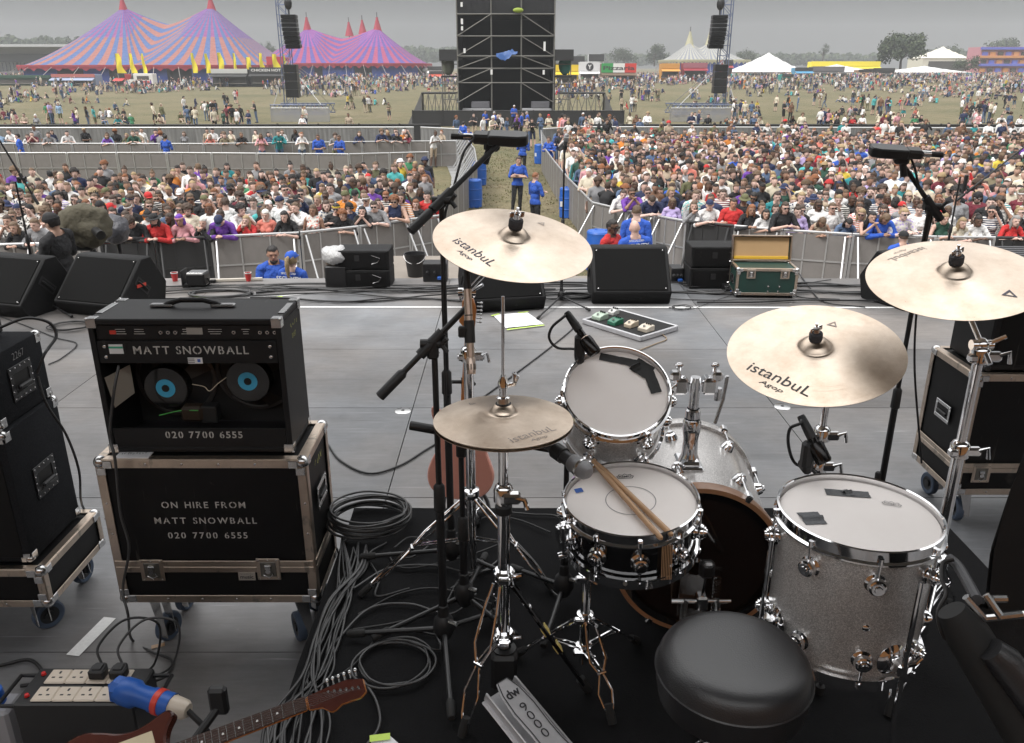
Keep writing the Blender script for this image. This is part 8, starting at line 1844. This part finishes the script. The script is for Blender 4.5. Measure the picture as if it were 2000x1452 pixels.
# ------------------------------------------------------------------ speaker towers
def delay(u, label, Y=80, s_=1, arr=(576, 30, 95), sub=(572, 126, 190), mast=560, base=(530, 640)):
    gz = FIELD; z = lambda v: at(u, v, y=Y).z-gz; t = thing('speaker_tower', label, 'speaker tower', (at(mast, 120, y=Y).x, Y, gz)); ox = t.location.x; X = lambda uu: at(uu, 100, y=Y).x-ox; lat = mat('lattice_mast', (.14, .17, .27), .5, .4); top = z(-40)
    g = G(); w_ = .42
    for x in (-w_, w_):
        for y in (-w_, w_): g.cyl((x, y, 0), (x, y, top), .05, lat, n=6)
    k = 0; zz = .4
    while zz < top-1: 
        for y in (-w_, w_): g.cyl((-w_ if k % 2 else w_, y, zz), (w_ if k % 2 else -w_, y, zz+.85), .028, lat, n=5); g.cyl((-w_, y, zz), (w_, y, zz), .025, lat, n=5)
        zz += .85; k += 1
    g.build('mast', t)
    xa = X(arr[0]); n = 8; z1, z0 = z(arr[1]), z(arr[2]); hh = (z1-z0)/n
    for k in range(n):
        zc_ = z1-hh*(k+.5); g = G(); M = Matrix.Translation((xa+.03*k*k*.02*s_, -1.0-.012*k*k*-1, zc_)) @ Matrix.Rotation(radians(1.2*k), 4, 'X'); g.box((0, 0, 0), (1.35, .8, hh*.93), bmetal, .04, M); g.box((0, -.41, 0), (1.2, .02, hh*.7), grille, 0, M); g.build('array_speaker', t)
    g = G(); g.tube([(0, 0, z1+1.6), (xa, -.9, z1+1.2), (xa, -1, z1)], .07, bmetal, 6); g.ball((xa, -1, z1+.9), (.35, .3, .55), bmetal, 10); g.build('hoist', t)
    xs, za, zb = X(sub[0]), z(sub[2]), z(sub[1]); n = 4
    for k in range(n): g = G(); g.box((xs, -1.2, za+(zb-za)*(k+.5)/n), (1.15, .9, (zb-za)/n*.97), bmetal, .03); g.build('lower_speaker', t)
    x0, x1 = X(base[0]), X(base[1]); g = G()
    for y in (-2.2, 1.5): 
        for zz in (.5, 1.3): g.cyl((x0, y, zz), (x1, y, zz), .05, lat, n=6)
        m_ = 12
        for k in range(m_): a = x0+(x1-x0)*k/m_; b = x0+(x1-x0)*(k+1)/m_; g.cyl((a, y, .5), (b, y, 1.3), .03, lat, n=5); g.cyl((b, y, .5), (a, y, 1.3), .03, lat, n=5)
    g.build('base_truss', t); g = G()
    for q in ((x0, -2), (x1, -2), (x0, 2), (x1, 2)): g.cyl((q[0], q[1], .6), (0, 0, z(120)), .03, steel, n=5)
    g.build('stay_wire', t); return t
delay(575, 'speaker tower with hanging line array at the amplifier side of the field')
delay(1395, 'speaker tower with hanging line array at the ride cymbal side', arr=(1395, 31, 95), sub=(1404, 126, 182), mast=1412, base=(1312, 1440), s_=-1)
for nm, x0, x1, lb in (('a', 528, 642, 'grey crowd barrier round the amplifier side speaker tower'), ('b', 1310, 1442, 'grey crowd barrier round the ride cymbal side speaker tower')):
    long_fence('barrier_fence', lb, [(at(x0, 205, y=75).x, 75), (at(x1, 205, y=75).x, 75)], 1.15, mat('open_barrier', (.42, .42, .43), .5, .5, alpha=.45), 'fence', bartube, 2.2)
# ------------------------------------------------------------------ grandstand and funfair
def grandstand():
    Y = 262; A, B = at(-40, 92, y=Y), at(150, 95, y=Y); t = thing('grandstand', 'long grey grandstand building at the left horizon', 'building', ((A.x+B.x)/2, Y, 0)); W = B.x-A.x; H = A.z; gm = mat('stand_grey', (.30, .31, .33), .7); dkm = mat('stand_dark', (.12, .13, .15), .7)
    g = G(); g.box((0, 6, H/2-1), (W, 12, H+2), gm); g.build('wall', t); g = G(); g.box((0, 3, H+.25), (W+2, 18, .7), mat('stand_roof', (.45, .46, .47), .6)); g.build('roof', t); g = G(); g.box((0, -.3, H*.62), (W-1, .5, H*.28), dkm); g.build('window_band', t)
    for k in range(26): g = G(); g.box((-W/2+W*(k+.5)/26, -.7, H*.30), (.22, .3, H*.34), dkm); g.build('column', t)
    g = G(); g.box((0, -.8, H*.14), (W, .4, .4), gm); g.build('ledge', t)
grandstand()
def funfair():
    Y = 270; A, B = at(1918, 92, y=Y), at(2040, 94, y=Y); t = thing('funfair_building', 'pink blue and orange funfair facade at the right edge', 'funfair ride', ((A.x+B.x)/2, Y, 0)); W = B.x-A.x; H = A.z; pk = mat('fair_pink', (.48, .22, .26), .7); bl = mat('fair_blue', (.12, .14, .5), .6); og = mat('fair_orange', (.55, .25, .1), .6)
    g = G(); g.box((0, 4, H/2-1), (W, 8, H+2), pk); g.build('wall', t)
    for k, zz in enumerate((.95, .66, .38)): g = G(); g.box((0, -.4, H*zz), (W+.6, .9, .7), (bl, og, bl)[k]); g.build('cornice', t)
    for i in range(8):
        for k in range(3): g = G(); g.box((-W/2+W*(i+.5)/8, -.2, H*(.2+.28*k)), (W/12, .4, H*.14), (og, MATS['tent_shade'], bl)[(i+k) % 3]); g.build('window', t)
funfair()
# ------------------------------------------------------------------ trees
bark = mat('bark', (.06, .045, .035), .9); leafs = [mat('leaf_%d' % k, c, .8) for k, c in enumerate(((.026, .042, .016), (.038, .058, .022), (.055, .072, .03), (.02, .033, .014)))]
def tree(label, u, vt, vb, width_px, Y, seed, n=2600, name='broadleaf_tree', dens=1.0):
    r = random.Random(seed); base = at(u, vb, y=Y); H = at(u, vt, y=Y).z-base.z; Wd = width_px/FPX*(Y*cP); t = thing(name, label, 'tree', tuple(base)); g = G(); th = H*.28
    g.tube([(0, 0, -1), (r.uniform(-.3, .3), 0, th*.6), (0, 0, th*1.2), (.3, 0, H*.55)], .5, bark, 8, radii=[H*.045, H*.035, H*.028, H*.012])
    cl = []
    for k in range(15):
        a = r.uniform(0, 2*pi); q = sqrt(r.random()); zz = H*(.34+.52*r.random()); lim = Wd/2*sqrt(max(.05, 1-((zz-H*.52)/(H*.52))**2))*.78; c = Vector((lim*q*cos(a), lim*q*sin(a)*.8, zz)); cl.append((c, Wd*r.uniform(.12, .2)))
        g.tube([(0, 0, th*r.uniform(.7, 1.2)), c*.55+Vector((0, 0, H*.12)), c], .2, bark, 5, radii=[H*.016, H*.01, H*.004])
    g.build('trunk', t); g = G()
    for k in range(n):
        c, R_ = r.choice(cl); d = Vector((r.gauss(0, 1), r.gauss(0, 1), r.gauss(0, .8))).normalized(); p = c+d*R_*r.uniform(.35, 1.1); s_ = Wd*.021*r.uniform(.7, 1.6); nn = (d+Vector((r.uniform(-1, 1), r.uniform(-1, 1), r.uniform(-.2, 1.2)))).normalized(); x = nn.orthogonal().normalized(); y = nn.cross(x)
        g.poly([p-x*s_, p-y*s_*.7, p+x*s_, p+y*s_*.7], leafs[min(3, int(r.random()*4))])
    g.build('crown', t, recalc=False); return t
tree('large dark oak standing alone above the white marquees', 1759, 64, 132, 100, 255, 1, 5200)
tree('small round tree on the horizon left of the oak', 1606, 84, 118, 26, 420, 2, 900); tree('bushy tree beside the funfair facade', 1885, 112, 145, 55, 262, 3, 1500); tree('tree group by the right of the big oak', 1840, 92, 128, 66, 420, 4, 1600); tree('broad tree on the horizon right of the tower roof', 1278, 90, 126, 60, 430, 5, 1800); tree('lower tree beside the tower horizon', 1218, 95, 126, 62, 450, 6, 1800); tree('tree between speaker tower and white marquee', 1455, 97, 128, 46, 430, 7, 1400)
tree('dark tree peeking between the two big tops', 520, 81, 120, 50, 420, 8, 1500); tree('tree on the horizon at extreme right behind the fair', 1960, 78, 120, 90, 460, 9, 2200)
def treeline(u0, u1, vt, vb, Y, seed, n):
    r = random.Random(seed); g = G()
    for k in range(n):
        u = r.uniform(u0, u1); q = r.random(); hmod = .72+.28*noise.noise((u*.03, seed, 0))+.22*noise.noise((u*.11, seed, 5)); v = vb+(vt-vb)*q*hmod; p = at(u, v, y=Y+r.uniform(0, 40)); s_ = Y*.0022*r.uniform(.6, 1.6); nn = Vector((r.uniform(-1, 1), r.uniform(-1.2, 0), r.uniform(-.2, 1))).normalized(); x = nn.orthogonal().normalized(); y = nn.cross(x)
        g.poly([p-x*s_, p-y*s_*.7, p+x*s_, p+y*s_*.7], leafs[int(r.random()*4)])
    tag(g.build('treeline', recalc=False), 'wooded skyline far behind the festival', 'woods', None, 'stuff')
treeline(-60, 165, 66, 104, 520, 1, 5200); treeline(740, 900, 84, 120, 640, 3, 4200); treeline(1080, 1310, 104, 126, 700, 4, 2600); treeline(1440, 1720, 100, 126, 640, 5, 4200); treeline(1790, 2080, 90, 124, 620, 6, 5200)

# ------------------------------------------------------------------ air
hz = bpy.data.materials.new('haze'); hz.use_nodes = True; hz.node_tree.nodes.clear(); pv = hz.node_tree.nodes.new('ShaderNodeVolumePrincipled'); ho = hz.node_tree.nodes.new('ShaderNodeOutputMaterial')
pv.inputs['Color'].default_value = (.86, .88, .9, 1); pv.inputs['Density'].default_value = .0006; hz.node_tree.links.new(pv.outputs[0], ho.inputs['Volume'])
g = G(); g.box((0, 440, 20), (2400, 960, 50), hz); tag(g.build('haze'), None, None, None, 'stuff')
